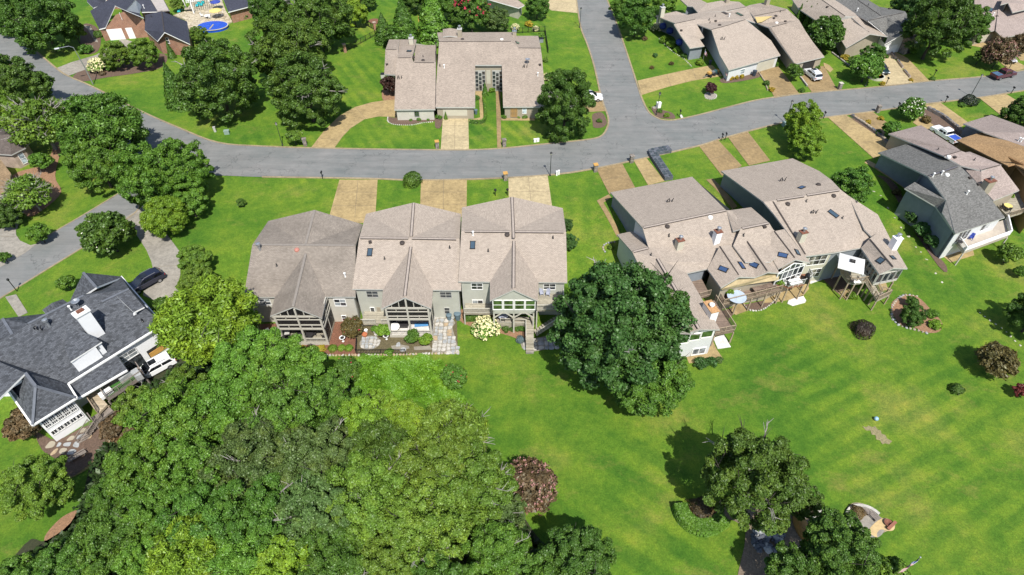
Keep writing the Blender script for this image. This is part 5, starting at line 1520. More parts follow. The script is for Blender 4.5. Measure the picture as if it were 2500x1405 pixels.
mb = MB(); mb.prism(PW([(366,-3),(385,28),(412,25),(397,-3)],4.8),4.6,4.9); mb.build('flat_roof',simple('beige_membrane',(0.38,0.34,0.31)),bh.root)
wb1 = bh.walls([(242,72,2.9),(257,68,2.9),(307,60,2.9),(351,46,2.9),(364,-4,2.9),(230,-8,2.9),(222,30,2.9)],M_brick,default=2.9,d=0.15)
gp_ = [PZ(257,69,2.9),PZ(351,45,4.3),PZ(307,27.5,7.3),PZ(281,16,6.1)]
Wb = Wall(tuple(PZ(257,68,2.9))[:2],tuple(PZ(351,44,4.4))[:2]);
if Wb.n.y > 0:Wb.n = -Wb.n
gable = []
for q in ((259,69),(350,47),(307,27),(283,36)):
 u,z = Wb.hit(*q); gable.append(Wb.pt(u,z,0.12))
g0,g1 = gable[0],gable[1]
low = [Vector((g1.x,g1.y,-0.2)),Vector((g0.x,g0.y,-0.2))]
mb = MB(); mb.poly([gable[0],*low[::-1],gable[1],gable[2],gable[3]]); mb.build('gable_wall',M_brick,bh.root)
bh.window(Wb,(290,32),(303,47),1,2,uz=(lambda a,b:(min(a[0],b[0])+0.2,max(a[0],b[0])-0.4,b[1],a[1]))(Wb.hit(290,32),Wb.hit(303,47)),depth=0.25)
ua,za = Wb.hit(262,86); ub,zb = Wb.hit(322,68)
mb = MB(); Wb.rect(mb,ua+0.3,ua+3.6,0,2.5,0.12,0.2); mb.build('garage_door',M_white,bh.root)
mb = MB(); Wb.rect(mb,ua+4.4,ub,0,2.5,0.12,0.2); mb.build('garage_door',M_white,bh.root)
wb2 = bh.walls([(384,101,2.9),(464,108.6,2.9),(456.7,53,2.9),(395,30,2.9),(355,38,2.9),(353,74,2.9)],M_brick,default=2.9,d=0.2)
Wb2 = min(wb2,key=lambda w:w.n.y)
wq = Wb2.hit(408,100)
bh.window(Wb2,(404,93),(415,106),1,2)
bh.line((395,30),(401,78),0.2); bh.vent(352,20,'whitepipe'); bh.vent(370,43,'pipe')
# pool house
ph = House('pool_house','small pool house with a dark blue roof right of the oval pool','pool house',(590,20))
ph.roof([[(544,-4,4.6),(612,-20,4.6),(618.6,13.8,3.0),(557,30,3.0)]])
ph.finish_roof([M_roof_navy,M_white])
ph.walls([(545,-3,2.9),(612,-18,2.9),(618.6,13.8,2.9),(557,30,2.9)],M_brick,default=2.9)
# terrace of irregular flags
pat = pw([(424,40),(456,29),(470,2),(540,-4),(552,29),(568,55),(548,64),(500,78),(456,72),(452,50)])
sheet('terrace',pat,stonemat('flagstone_cream',[(0.42,0.36,0.24),(0.50,0.44,0.33),(0.34,0.29,0.20)],1.1,(0.20,0.16,0.10)),0.25,thick=0.3,grid=1.5)
pc = P(519,63,0.6)
pool = thing('swimming_pool','oval pool under a bright blue winter cover','pool',P(519,66))
rx,ry = 3.05*1.18,2.75
mb = MB(); prof = []
ring = [(pc.x+rx*math.cos(a),pc.y+ry*math.sin(a)) for a in [2*math.pi*k/40 for k in range(40)]]
mb.prism(ring,-0.1,0.62); mb.build('pool_cover',simple('blue_pool_cover',(0.010,0.065,0.44),0.35,0.15,0.8),pool)
mb = MB()
for k in range(40):
 a,b = ring[k],ring[(k+1)%40]; mb.beam((a[0],a[1],0.6),(b[0],b[1],0.6),0.22,0.12)
mb.build('coping',M_stone,pool)
mb = MB(); mb.box((pc.x,pc.y -0.7,0.64),(0.35,2.6,0.06)); mb.build('cover_patch',M_sid_tan,pool)
# white pergola
pg = thing('pergola','white lattice pergola standing on the pool terrace','pergola',P(487,28))
c4 = [PZ(455,8,3.0),PZ(513,-2,3.0),PZ(508,-30,3.0),PZ(450,-20,3.0)]
for p in (P(475,36),P(455,24),P(513,12)):
 mb = MB(); mb.box((p.x,p.y,1.5),(0.28,0.28,3.0)); mb.build('post',M_white,pg)
mb = MB()
for i in range(12):
 t = i/11; mb.beam(c4[0].lerp(c4[1],t),c4[3].lerp(c4[2],t),0.1,0.16)
for i in range(9):
 t = i/8; mb.beam(c4[0].lerp(c4[3],t)+Vector((0,0,0.13)),c4[1].lerp(c4[2],t)+Vector((0,0,0.13)),0.1,0.1)
mb.build('lattice',M_white,pg)
# ------------------------------------------------------------------ brown roofed house at the left edge
bo = House('brick_cottage','pale brick house with octagonal brown roof at the left edge','house',(20,400))
bo.roof([
[(-40,316,3.4),(20,312,3.2),(22.8,329.6,5.2),(-40,330,5.2)],
[(20,312,3.2),(71.8,347.8,3.0),(22.8,329.6,5.2)],
[(71.8,347.8,3.0),(61.5,361.5,3.0),(22.8,329.6,5.2)],
[(61.5,361.5,3.0),(27,378.6,3.0),(22.8,329.6,5.2)],
[(27,378.6,3.0),(-40,374,3.0),(-40,330,5.2),(22.8,329.6,5.2)],
])
bo.finish_roof([M_roof_brown,M_trim])
wbo = bo.walls([(-40,316,3.0),(20,312,3.0),(71.8,347.8,3.0),(61.5,361.5,3.0),(27,378.6,3.0),(-40,374,3.0)],M_brick_p,default=2.9)
Wo = min(wbo,key=lambda w:abs((w.A.x+w.B.x)/2-PZ(45,370,3).x)+4*(w.n.y > 0))
bo.window(Wo,(47,386),(62,398),1,2,name='arched_window',pane=M_glass_w,uz=(Wo.len*0.35,Wo.len*0.72,0.5,2.3))
bo.roof([[(-40,384,3.0),(0,388,3.4),(27,425,2.2),(22,440,2.0),(-40,436,2.4)],[(-40,434,3.0),(25,434,2.6),(24,452,2.2),(8,478,1.9),(-40,480,2.0)]])
bo.finish_roof([M_roof_straw,M_trim],'lower_roof')
bo.walls([(-40,386,2.4),(0,390,2.4),(26,426,2.2),(24,452,2.0),(8,476,2.0),(-40,478,2.0)],M_brick_p,default=2.0)
# ------------------------------------------------------------------ vegetation
M_leaf = leafmat('foliage')
M_leaf_soft = leafmat('foliage_dense',var=0.3,trans=0.15)
M_bark = simple('bark',(0.05,0.042,0.034),0.95,0.3,4)
M_bark_pale = simple('bark_pale_grey',(0.24,0.225,0.20),0.9,0.25,4)
M_petal_w = simple('white_petals',(0.72,0.72,0.58),0.8,0.1)
M_petal_y = simple('cream_petals',(0.70,0.66,0.36),0.8,0.15)
M_petal_r = simple('red_petals',(0.36,0.02,0.05),0.8,0.2)
M_petal_p = simple('pink_petals',(0.34,0.17,0.15),0.8,0.2)
M_petal_o = simple('orange_petals',(0.6,0.25,0.03),0.8,0.2)
def quads_mesh(name,P0,Nn,size,mat,rng,aspect=1.0,fold=0.25):
 n = len(P0)
 t = rng.normal(size=(n,3)); t -= (t*Nn).sum(1)[:,None]*Nn; t/=np.linalg.norm(t,axis=1)[:,None]+1e-9
 b = np.cross(Nn,t)
 s = size*(0.6+0.8*rng.random(n))[:,None]
 a = t*s*aspect; c = b*s
 v = np.empty((n,4,3)); f = Nn*s*fold
 v[:,0] = P0 -a -f; v[:,1] = P0 -c*0.8+f*0.4; v[:,2] = P0+a -f; v[:,3] = P0+c*0.8+f*0.4
 me = bpy.data.meshes.new(name)
 me.vertices.add(4*n); me.vertices.foreach_set('co',v.reshape(-1).astype(np.float32))
 me.loops.add(4*n); me.loops.foreach_set('vertex_index',np.arange(4*n,dtype=np.int32))
 me.polygons.add(n); me.polygons.foreach_set('loop_start',np.arange(0,4*n,4,dtype=np.int32)); me.polygons.foreach_set('loop_total',np.full(n,4,dtype=np.int32))
 me.materials.append(mat); me.update(calc_edges=True)
 return me
def unit(a):return a/(np.linalg.norm(a,axis=1)[:,None]+1e-9)
def crown(name,seed,Rr,nclump,per,leaf,zs=0.85,rc=(0.22,0.34),up=0.45,aspect=1.0,shell=0.78,low=-0.45,spiky=0.0,mat=None,irregular=0.16,flat=0.75):
 """irregular crown: leaf clumps set through the outer part of a lumpy ellipsoid"""
 rng = np.random.default_rng(seed)
 cs = []; i = 0
 lob = rng.normal(size=(6,3)); lob = unit(lob); la = rng.uniform(-irregular,irregular,6)
 while len(cs) < nclump:
  i += 1
  k = len(cs)
  z = 1-(k+0.5)/nclump*(1-low); th = k*2.399963+rng.normal()*0.25
  z = np.clip(z+rng.normal()*0.05,low,1)
  r = math.sqrt(max(0,1-z*z))
  d = np.array([r*math.cos(th),r*math.sin(th),z])
  m = 1+(la*np.clip(lob@d,0,1)**1.5).sum()
  rad = min(0.98,(shell+np.clip(rng.normal()*0.09,-0.2,0.1))*m)
  if rng.random() < 0.16:rad*=0.62
  cs.append(d*rad)
 cs = np.array(cs)
 pts = []; nrm = []
 for c in cs:
  k = int(per*rng.uniform(0.7,1.3)); rr = rng.uniform(*rc)
  d = unit(rng.normal(size=(k,3)))
  cd_ = c/(np.linalg.norm(c)+1e-6)
  d = unit(d+cd_*0.55+np.array([0,0,0.25]))
  q = rr*(0.55+0.45*rng.random(k)**0.5)[:,None]*np.array([1,1,flat])
  wob = 1+0.25*np.sin(d@rng.normal(size=3)*6+rng.random()*6)[:,None]
  p = c+d*q*wob
  if spiky:p = p+d*(rng.random(k)**4)[:,None]*spiky
  pts.append(p); nrm.append(unit(d*0.75+np.array([0,0,up*0.7])+rng.normal(size=(k,3))*0.55))
 k = int(nclump*per*0.20)
 d = unit(rng.normal(size=(k,3))); d[:,2] = np.abs(d[:,2])*0.9-0.2
 pts.append(d*((0.5+0.22*rng.random(k))*shell/0.78)[:,None]); nrm.append(unit(d+rng.normal(size=(k,3))*0.5))
 p = np.concatenate(pts); p = p/np.quantile(np.hypot(p[:,0],p[:,1]),0.975)*Rr; p[:,2]*=zs
 return quads_mesh(name,p,np.concatenate(nrm),leaf,mat or M_leaf,rng,aspect)
def cone_crown(name,seed,Rr,H,n,leaf,mat=None,tiers=0,power=0.9):
 rng = np.random.default_rng(seed)
 t = rng.random(n)**0.75
 th = rng.random(n)*2*math.pi
 prof = (1-t)**power
 if tiers:prof = prof*(0.72+0.28*np.abs(np.sin(t*tiers*math.pi)))
 r = Rr*prof*(0.75+0.3*rng.random(n)+0.12*np.sin(th*5+t*9))
 p = np.stack([r*np.cos(th),r*np.sin(th),t*H -H*0.5+rng.normal(size=n)*0.02*H],1)
 nn = unit(np.stack([np.cos(th),np.sin(th),np.full(n,0.6)],1)+rng.normal(size=(n,3))*0.5)
 return quads_mesh(name,p,nn,leaf,mat or M_leaf_soft,rng,1.3)
def ball_crown(name,seed,Rr,n,leaf,zs=0.8,mat=None,lump=0.08,low=-0.5):
 rng = np.random.default_rng(seed)
 d = unit(rng.normal(size=(n,3))); d[:,2] = np.where(d[:,2] < low,-d[:,2],d[:,2])
 f = rng.normal(size=(5,3))*3.5; w = sum(np.sin(d@f[i]+i) for i in range(5))*lump
 p = d*(Rr*(1+w -0.16*rng.random(n)**2))[:,None]; p[:,2]*=zs
 return quads_mesh(name,p,unit(d+rng.normal(size=(n,3))*0.5+np.array([0,0,.25])),leaf,mat or M_leaf_soft,rng)
def flowers_mesh(name,seed,Rr,n,size,mat,zs=0.8,zmin=-0.1,spread=1.0):
 rng = np.random.default_rng(seed)
 d = unit(rng.normal(size=(n,3))); d[:,2] = np.abs(d[:,2])*(1-zmin)+zmin; d = unit(d)
 p = d*(Rr*(0.98+0.1*rng.random(n)))[:,None]; p[:,2]*=zs
 k = 5
 pp = np.repeat(p,k,0)+rng.normal(size=(n*k,3))*size*0.55
 nn = unit(np.repeat(d,k,0)+rng.normal(size=(n*k,3))*0.7+np.array([0,0,.4]))
 return quads_mesh(name,pp,nn,size*0.75,mat,rng)
def trunk_mesh(seed,H,r0,Rr,nlimb=7,mat=None,wander=0.1,crown_c=None,tips=0.75):
 """tapered trunk with limbs, base at z=0; the crown is centred at z = H"""
 rng = random.Random(seed); mb = MB()
 top = H*0.75
 pts = [Vector((rng.uniform(-1,1)*wander*k,rng.uniform(-1,1)*wander*k,-0.3+(top+0.3)*k/4)) for k in range(5)]
 mb.tube(pts,[r0*1.35,r0,r0*0.85,r0*0.7,r0*0.5],8)
 for i in range(nlimb):
  a = 2*math.pi*(i+rng.random()*0.6)/nlimb; st = pts[2].lerp(pts[4],rng.random())
  L_ = Rr*tips*rng.uniform(0.8,1.15); e = Vector((math.cos(a)*L_,math.sin(a)*L_,H -st.z+Rr*rng.uniform(0.0,0.55)))
  m = st+e*0.5+Vector((rng.uniform(-.1,.1)*Rr,rng.uniform(-.1,.1)*Rr,-0.06*Rr))
  mb.tube([st,m,st+e],[r0*0.45,r0*0.28,r0*0.08],6)
  for j in range(2):
   q = m.lerp(st+e,rng.random()); e2 = Vector((rng.uniform(-1,1),rng.uniform(-1,1),rng.uniform(0.2,1))).normalized()*Rr*0.32
   mb.tube([q,q+e2*0.5+Vector((0,0,.05)),q+e2],[r0*0.2,r0*0.13,r0*0.04],5)
 me_o = mb.build('trunk',mat or M_bark,None,smooth=True)
 me = me_o.data; bpy.data.objects.remove(me_o)
 return me
def bare_twigs(seed,Rr,n,mat,zs=0.8):
 rng = random.Random(seed); mb = MB()
 for i in range(n):
  a = rng.random()*6.28; z = rng.uniform(0.0,0.9)
  d = Vector((math.cos(a)*math.sqrt(1-z*z),math.sin(a)*math.sqrt(1-z*z),z*zs))
  p = d*Rr*0.45; q = p+d*Rr*rng.uniform(0.45,0.62)+Vector((rng.uniform(-1,1),rng.uniform(-1,1),rng.uniform(-.5,1)))*Rr*0.12
  mb.tube([p,p.lerp(q,0.5)+Vector((rng.uniform(-1,1),rng.uniform(-1,1),0))*Rr*0.05,q],[0.020*Rr,0.014*Rr,0.004*Rr],5)
  for j in range(4):
   s = p.lerp(q,rng.uniform(0.3,0.95)); e = (d+Vector((rng.uniform(-1,1),rng.uniform(-1,1),rng.uniform(-.3,.8)))).normalized()*Rr*rng.uniform(0.12,0.26)
   mb.tube([s,s+e],[0.009*Rr,0.003*Rr],4)
 o = mb.build('twigs',mat,None); me = o.data; bpy.data.objects.remove(o); return me
KIND = {}
def kind(name,Rr,meshes,trunkH=1.05,tr=0.045,limbs=7,bark=None,extra=None,clear=0.0,zc=0.85,tipmat=None):
 KIND[name] = dict(R=Rr,crowns=meshes,H=trunkH*Rr,extra=extra,clear=clear,zc=zc,
trunks=[trunk_mesh(11*i+len(name),trunkH*Rr,tr*Rr,Rr,limbs,bark) for i in range(2)])
kind('oak',7,[crown('crown_oak',s,7,140,560,0.125,1.02,irregular=0.18,low=-0.8,rc=(0.085,0.15)) for s in (1,2,3,4)],1.0,limbs=9)
kind('lumpy',6,[crown('crown_lumpy',s,6,84,800,0.115,0.95,irregular=0.2,low=-0.7,rc=(0.11,0.185)) for s in (21,22,23)],1.05,limbs=8)
kind('feather',5,[crown('crown_feather',s,5,105,640,0.095,0.92,low=-0.7,rc=(0.09,0.17),aspect=2.3,up=0.2,irregular=0.2,spiky=0.12) for s in (31,32)],1.1)
kind('mid',4,[crown('crown_mid',s,4,66,480,0.11,1.0,low=-0.75,rc=(0.12,0.20),irregular=0.2) for s in (41,42,43)],1.1)
kind('dense',4,[crown('crown_dense',s,4,70,420,0.12,1.0,low=-0.8,rc=(0.14,0.21),irregular=0.12,shell=0.74) for s in (51,52)],1.05)
kind('small',2,[crown('crown_small',s,2,26,230,0.14,0.85,rc=(0.22,0.36),irregular=0.25) for s in (61,62,63)],1.1,tr=0.05,limbs=5)
kind('shrub',1,[crown('crown_shrub',s,1,15,150,0.085,0.8,rc=(0.3,0.42),irregular=0.2,shell=0.65,low=-0.2) for s in (71,72)],0.7,tr=0.05,limbs=4)
kind('ball',1,[ball_crown('crown_ball',s,1,2600,0.06) for s in (81,82)],0.7,tr=0.05,limbs=3)
kind('cone',1,[cone_crown('crown_cone',s,1,4.2,4200,0.10) for s in (91,92)],2.0,tr=0.06,limbs=0)
kind('cedar',3,[cone_crown('crown_cedar',s,3,8,15000,0.16,M_leaf,tiers=7,power=0.8) for s in (95,96)],1.3,tr=0.06,limbs=0)
kind('airy',4,[crown('crown_airy',s,4,50,120,0.16,0.75,rc=(0.2,0.34),irregular=0.3) for s in (101,102)],1.0,tr=0.05,limbs=9,bark=M_bark_pale)
KIND['airy']['extra'] = [('twigs',bare_twigs(5,4,46,M_bark_pale),None)]
kind('magnolia',4,[crown('crown_magnolia',s,4,60,300,0.22,0.9,rc=(0.2,0.3),irregular=0.12) for s in (111,112)],1.0)
KIND['magnolia']['extra'] = [('flowers',flowers_mesh('magnolia_flowers',7,3.9,26,0.11,M_petal_w,0.9),None)]
kind('hydrangea',1,[crown('crown_hydrangea',121,1,18,140,0.09,0.75,rc=(0.3,0.42),shell=0.66,low=-0.1)],0.7,tr=0.04,limbs=4)
KIND['hydrangea']['extra'] = [('flowers',flowers_mesh('hydrangea_flowers',8,0.99,190,0.085,M_petal_y,0.78),None)]
kind('crape',3,[crown('crown_crape',s,3,40,260,0.13,0.95,rc=(0.2,0.32),aspect=1.7,spiky=0.16,irregular=0.2) for s in (131,132)],1.0,tr=0.03)
FL_pink = ('flowers',flowers_mesh('pink_flowers',9,3.0,200,0.10,M_petal_p,0.95),None)
FL_red = ('flowers',flowers_mesh('red_flowers',10,3.0,10,0.16,M_petal_r,0.95),None)
FL_redbig = ('flowers',flowers_mesh('red_flowers',12,3.0,45,0.2,M_petal_r,0.95,zmin=0.2),None)
TW = {}
_rt = random.Random(77)
COLS = dict(dark=(0.066,0.132,0.020),deep=(0.048,0.115,0.026),mid=(0.076,0.162,0.022),green=(0.098,0.202,0.024),bright=(0.130,0.230,0.022),yellow=(0.175,0.275,0.024),
lime=(0.145,0.245,0.022),blue=(0.082,0.138,0.036),olive=(0.112,0.190,0.024),brown=(0.110,0.085,0.030),purple=(0.045,0.022,0.018),red=(0.14,0.03,0.03),rust=(0.125,0.085,0.045),bluegrey=(0.13,0.19,0.21),gold=(0.36,0.27,0.03),darkolive=(0.072,0.134,0.020))
def tree(px,py,rpx,kd,col,label,name='broadleaf_tree',cat='tree',group=None,zs=1.0,clear=None,extra=None,sx=1.0,twigs=0,hc=None):
 K = KIND[kd]; col = COLS[col] if isinstance(col,str) else col
 d0 = (P(px,py,3)-Vector((0,0,CAM_H))).length
 v = (py -CY)/FPX; u = (px -CX)/FPX
 dep = d0/math.sqrt(1+u*u+v*v)
 r = rpx*dep/FPX*{'oak':0.93,'lumpy':0.97,'mid':0.95}.get(kd,1.0)
 s = r/K['R']
 if hc is None:
  hc = {'ball':0.45*r,'shrub':0.4*r,'hydrangea':0.45*r,'cone':2.1*s,'cedar':4.0*s}.get(kd,K['H']*s*zs)
  if clear:hc += clear
 p = P(px,py,hc)
 root = thing(name,label,cat,(p.x,p.y,terr(p.x,p.y)),group)
 rz = _rt.uniform(0,6.28)
 c = bpy.data.objects.new('crown' if K['R'] > 1.5 or kd == 'cone' else 'foliage',_rt.choice(K['crowns'])); COL.objects.link(c)
 c.parent = root; c.location = (0,0,hc); c.scale = (s*sx,s*1.03,s*zs); c.rotation_euler = (0,0,rz if sx == 1 else 0)
 j = _rt.uniform(0.88,1.14); c.color = (col[0]*j*_rt.uniform(0.93,1.08),col[1]*j,col[2]*j,1)
 if kd not in ('ball','hydrangea'):
  t = bpy.data.objects.new('trunk' if K['R'] > 1.5 else 'stem',_rt.choice(K['trunks'])); COL.objects.link(t)
  t.parent = root; ts = hc/K['H'] if K['H'] else s
  t.scale = (s,s,ts if kd not in ('shrub',) else s*0.6); t.rotation_euler = (0,0,rz)
 ex = (K['extra'] or [])+(extra or [])
 for nm,me,_ in ex:
  o = bpy.data.objects.new(nm,me); COL.objects.link(o); o.parent = root; o.location = (0,0,hc)
  if 'flower' in nm:o['kind'] = 'stuff'
  q = s if kd != 'mid' or nm != 'flowers' else s*4/3
  o.scale = (q*sx,q,q*zs); o.rotation_euler = (0,0,rz)
 if twigs:
  if 'm' not in TW:TW['m'] = [bare_twigs(60+i,1.0,5,M_bark_pale) for i in range(3)]
  o = bpy.data.objects.new('bare_branches',_rt.choice(TW['m'])); COL.objects.link(o); o['kind'] = 'stuff'; o.parent = root; o.location = (0,0,hc); o.scale = (r*1.04,r*1.04,r*zs*1.04); o.rotation_euler = (0,0,rz)
 return root
FOR = 'trees of the woodland in the lower left'
for t in [
(515,800,108,'feather','yellow','yellow green tree between the white house and the middle row'),
(610,885,100,'lumpy','green','bright green crown just below the yellow green tree'),
(700,915,95,'lumpy','green','green tree nearest the dark-roofed townhouse porch'),
(445,958,62,'lumpy','olive','olive tree hanging over the white parked suv'),
(560,985,105,'lumpy','green','broad green crown in the upper middle of the wood'),
(440,1030,105,'lumpy','green','rounded green crown right of the turf deck'),
(340,1000,62,'mid','olive','small olive tree under the edge of the turf deck'),
(700,1020,105,'lumpy','mid','dark green crown at the upper right of the wood'),
(800,975,70,'lumpy','mid','small dark tree at the corner of the wood near the red-flowered bush'),
(345,1130,92,'lumpy','green','fresh green tree at the left edge of the wood'),
(480,1150,112,'oak','green','large green crown left of the middle of the wood'),
(625,1125,112,'lumpy','blue','blue green crown in the middle of the wood'),
(765,1120,105,'lumpy','blue','blue green crown with a dead limb, right of the middle'),
(892,1038,80,'lumpy','lime','lime green tree at the top of the wood'),
(985,1046,72,'lumpy','yellow','yellowest round crown below the bright green ground cover'),
(1120,1065,88,'feather','olive','golden olive feathery tree at the right edge of the wood'),
(945,1110,85,'feather','darkolive','brownish olive crown between blue green and yellow ones'),
(1060,1150,105,'lumpy','olive','olive crown with pale dead twigs near the lawn'),
(905,1215,110,'lumpy','olive','wide olive crown right of the blue green trees'),
(1160,1190,100,'lumpy','olive','olive tree with a white dead branch beside the pinkish bush'),
(1040,1280,112,'oak','olive','large olive tree above the fallen dead limb'),
(780,1245,108,'lumpy','blue','dusky blue green crown in the lower middle of the wood'),
(640,1250,108,'oak','mid','mid green crown beside the dusky blue green one'),
(505,1265,100,'lumpy','mid','mid green crown above the two yellow trees'),
(370,1240,92,'lumpy','green','green crown right of the mulch strip'),
(275,1310,90,'lumpy','mid','shaded green tree below the mulch strip'),
(170,1385,85,'lumpy','mid','green tree by the bottom left corner'),
(470,1365,92,'feather','yellow','left one of the two yellow feathery trees at the bottom'),
(370,1380,80,'lumpy','green','green tree left of the yellow feathery tree'),
(590,1370,88,'lumpy','green','green tree between the two yellow ones at the bottom'),
(690,1385,82,'mid','yellow','right one of the two yellow feathery trees at the bottom'),
(815,1365,98,'lumpy','mid','dark green crown right of the yellow trees'),
(945,1375,88,'oak','olive','pale speckled olive crown at the bottom of the wood'),
(1075,1410,76,'mid','mid','dark green tree below the fallen dead limb'),
(1215,1350,84,'lumpy','green','green tree right of the fallen dead limb'),
(1225,1250,60,'mid','blue','small blue green tree left of the pinkish bush'),
(1405,1365,98,'oak','dark','dark oak at the bottom edge, last tree of the wood'),
(1310,1400,70,'mid','mid','small green tree between the dark oak and its neighbour'),
(60,1420,80,'lumpy','mid','dark tree in the bottom left corner'),
(262,1215,48,'mid','mid','small tree at the end of the mulch strip'),
(290,1040,45,'small','rust','reddish brown bush under the timber stairs'),
]:
 tree(*t,group=FOR,twigs=1 if ('dead' in t[5] or 'speckled' in t[5] or t[4] in ('olive','blue')) else 0,clear=1.2)
B = 'broadleaf_tree'
tree(930,990,44,'mid','lime','low lime green tree right at the foot of the bright ground cover',group=FOR)
tree(868,985,36,'mid','mid','small dark green tree left of the low lime green one',group=FOR)
tree(1288,1185,66,'crape','rust','large round bush with pinkish brown bloom at the edge of the wood','crape_myrtle','bush',extra=[FL_pink])
tree(85,1185,78,'lumpy','olive','yellow olive tree on the lawn below the white house',clear=0.5)
tree(60,1040,44,'small','rust','dark reddish bush beside the wing of the white house','bush','bush')
tree(1512,790,160,'oak','deep','biggest dark oak, leaning against the long wing on the right','oak_tree',twigs=1,clear=2.0,zs=1.05)
tree(1582,918,106,'oak','mid','lighter green oak in front of the biggest dark one','oak_tree',clear=1.0)
tree(1640,755,45,'mid','dark','dark branch tree overhanging the wing roof',clear=5)
tree(1845,1160,124,'oak','darkolive','dark oak standing alone on the lower lawn','oak_tree',twigs=1,clear=2.6)
tree(1965,1225,45,'mid','darkolive','small tree at the right foot of the lone dark oak',clear=1)
tree(2035,1340,100,'oak','dark','green oak above the rock garden at the bottom edge','oak_tree',clear=2.0)
tree(1935,1400,70,'mid','dark','green tree at the bottom edge left of the rock garden oak',clear=2)
tree(2180,1405,42,'small','olive','olive bush at the bottom edge beside the flag','bush','bush')
tree(2432,878,45,'crape','brown','reddish green bush on the right lawn','bush','bush')
tree(2335,950,17,'ball','dark','small clipped dark green ball on the striped lawn','bush','bush')
tree(2108,805,25,'ball',(0.05,0.035,0.03),'round dark purple brown bush on the lawn','bush','bush')
tree(2228,770,28,'dense','dark','largest dark green bush in the stone ringed bed','bush','bush')
tree(2226,738,16,'small','dark','smaller dark bush at the back of the stone ringed bed','bush','bush')
tree(2284,796,16,'shrub','lime','lime yellow bush in the stone ringed bed','bush','bush')
tree(2276,768,15,'shrub','green','loose light green bush at the right of the stone ringed bed','bush','bush')
tree(2466,620,28,'small','olive','round olive bush below the grey house deck','bush','bush')
tree(2492,665,16,'small','mid','small green bush at the right frame edge','bush','bush')
tree(2494,955,20,'small','red','red leaved bush at the right frame edge','bush','bush')
tree(2530,770,60,'lumpy','dark','tree beyond the right edge throwing shade onto the lawn')
tree(2085,450,46,'dense','mid','round green tree between the two groups of houses')
tree(1963,300,46,'mid','lime','bright yellow green tree beside the street lamp',zs=1.25)
tree(1968,345,44,'mid','lime','lower half crown of yellow green leaves under the lamp tree')
tree(2228,268,28,'crape','mid','small white flowering tree beside the lower driveways','flowering_tree',extra=[('flowers',flowers_mesh('white_flowers',19,3.0,60,0.15,M_petal_w,0.95),None)])
tree(2367,247,19,'ball',(0.03,0.045,0.03),'very dark round clipped bush at the foot of a lamp','bush','bush')
tree(2176,316,22,'small','mid','green bush at the corner of the pinkish roof','bush','bush')
tree(2492,278,42,'dense','dark','dark tree beyond the driveways at the right edge')
tree(2262,295,14,'shrub','brown','brown dry bush behind the pinkish roof','bush','bush')
tree(1380,252,70,'oak','dark','dark conical tree beside the road junction','maple_tree',zs=1.25,twigs=1)
tree(1555,38,48,'mid','mid','green tree right of the side road at the top')
tree(1515,15,30,'mid','green','small green tree right on the kerb of the side road')
tree(1620,5,34,'mid','green','bushy green tree behind the corner house chimney')
tree(1938,175,22,'small','mid','small dark green tree left of the white suv')
tree(2135,135,32,'mid','mid','upper crown of a loose tree in front of the arched entrance')
tree(2118,165,38,'magnolia','mid','white flecked tree leaning over the pale driveway','magnolia_tree')
tree(2016,85,42,'magnolia','dark','white flowering magnolia between the two tan roofs','magnolia_tree')
for i,(x,y,r) in enumerate(((1950,40,10),(1961,34,10),(1972,46,10),(1984,44,11),(1992,50,10))):
 tree(x,y,r,'cone','mid',('leftmost','second','middle','fourth','rightmost')[i]+' of five narrow columnar evergreens behind the magnolia','columnar_evergreen','tree','columnar evergreens in a row',zs=1.35)
tree(2295,55,80,'oak','dark','big dark tree between grey house and the pinkish corner house',clear=1)
tree(2365,60,48,'lumpy','mid','green tree against the left wall of the pinkish corner house')
tree(2225,5,50,'oak','deep','deep green tree behind the grey gabled roof')
tree(2330,-5,50,'oak','darkolive','olive tree at the top edge behind the big dark one')
tree(2440,132,36,'crape','rust','pink flowering crape myrtle by the upper right driveway','crape_myrtle',extra=[FL_pink])
tree(2392,140,18,'small','dark','dark bush in the shade left of the pink crape myrtle','bush','bush')
tree(2494,110,26,'crape','rust','dull pink bush at the upper right edge','bush','bush')
tree(985,62,42,'cedar','mid','green evergreen left of the orange pergola','cedar_tree')
tree(935,70,26,'cedar','dark','dark evergreen at the end of the black fence','cedar_tree')
tree(1055,40,45,'cedar','green','light green evergreen behind the orange pergola','cedar_tree')
tree(1150,32,46,'mid','darkolive','tree with red flower clusters behind the U-shaped house','crape_myrtle',extra=[FL_redbig])
tree(1212,48,30,'dense','blue','blue green tree next to the red flowering one')
tree(1100,12,40,'lumpy','mid','green tree at the top behind the red flowering one')
tree(1312,12,32,'mid','mid','green tree beside the small cream house')
tree(965,88,30,'small','dark','round shadowed bush behind the left wing of the U-shaped house','bush','bush')
tree(862,28,38,'lumpy','yellow','bright yellow green tree at the top beside the dead one')
tree(775,45,82,'oak','dark','dark oak at the top with a dead tree in front','oak_tree')
tree(660,12,52,'oak','dark','dark tree at the top right of the pool house')
tree(890,-8,34,'oak','mid','tree cut by the top edge right of the yellow one')
tree(1010,-8,40,'oak','dark','dark tree cut by the top edge above the evergreens')
tree(700,120,92,'oak','darkolive','tallest olive oak in the pair left of the curved driveway','oak_tree',twigs=1)
tree(745,215,92,'oak','darkolive','lower olive oak standing near the curved driveway','oak_tree',twigs=1)
tree(530,195,96,'oak','dark','dark broad oak in front of the brick garage','oak_tree',twigs=1,zs=1.05)
tree(425,215,36,'cedar','dark','dark layered evergreen left of the broad oak','cedar_tree',zs=1.2)
tree(484,84,22,'mid','olive','small olive tree at the brick gable corner')
tree(348,128,38,'mid','olive','olive tree in front of the brick garage doors')
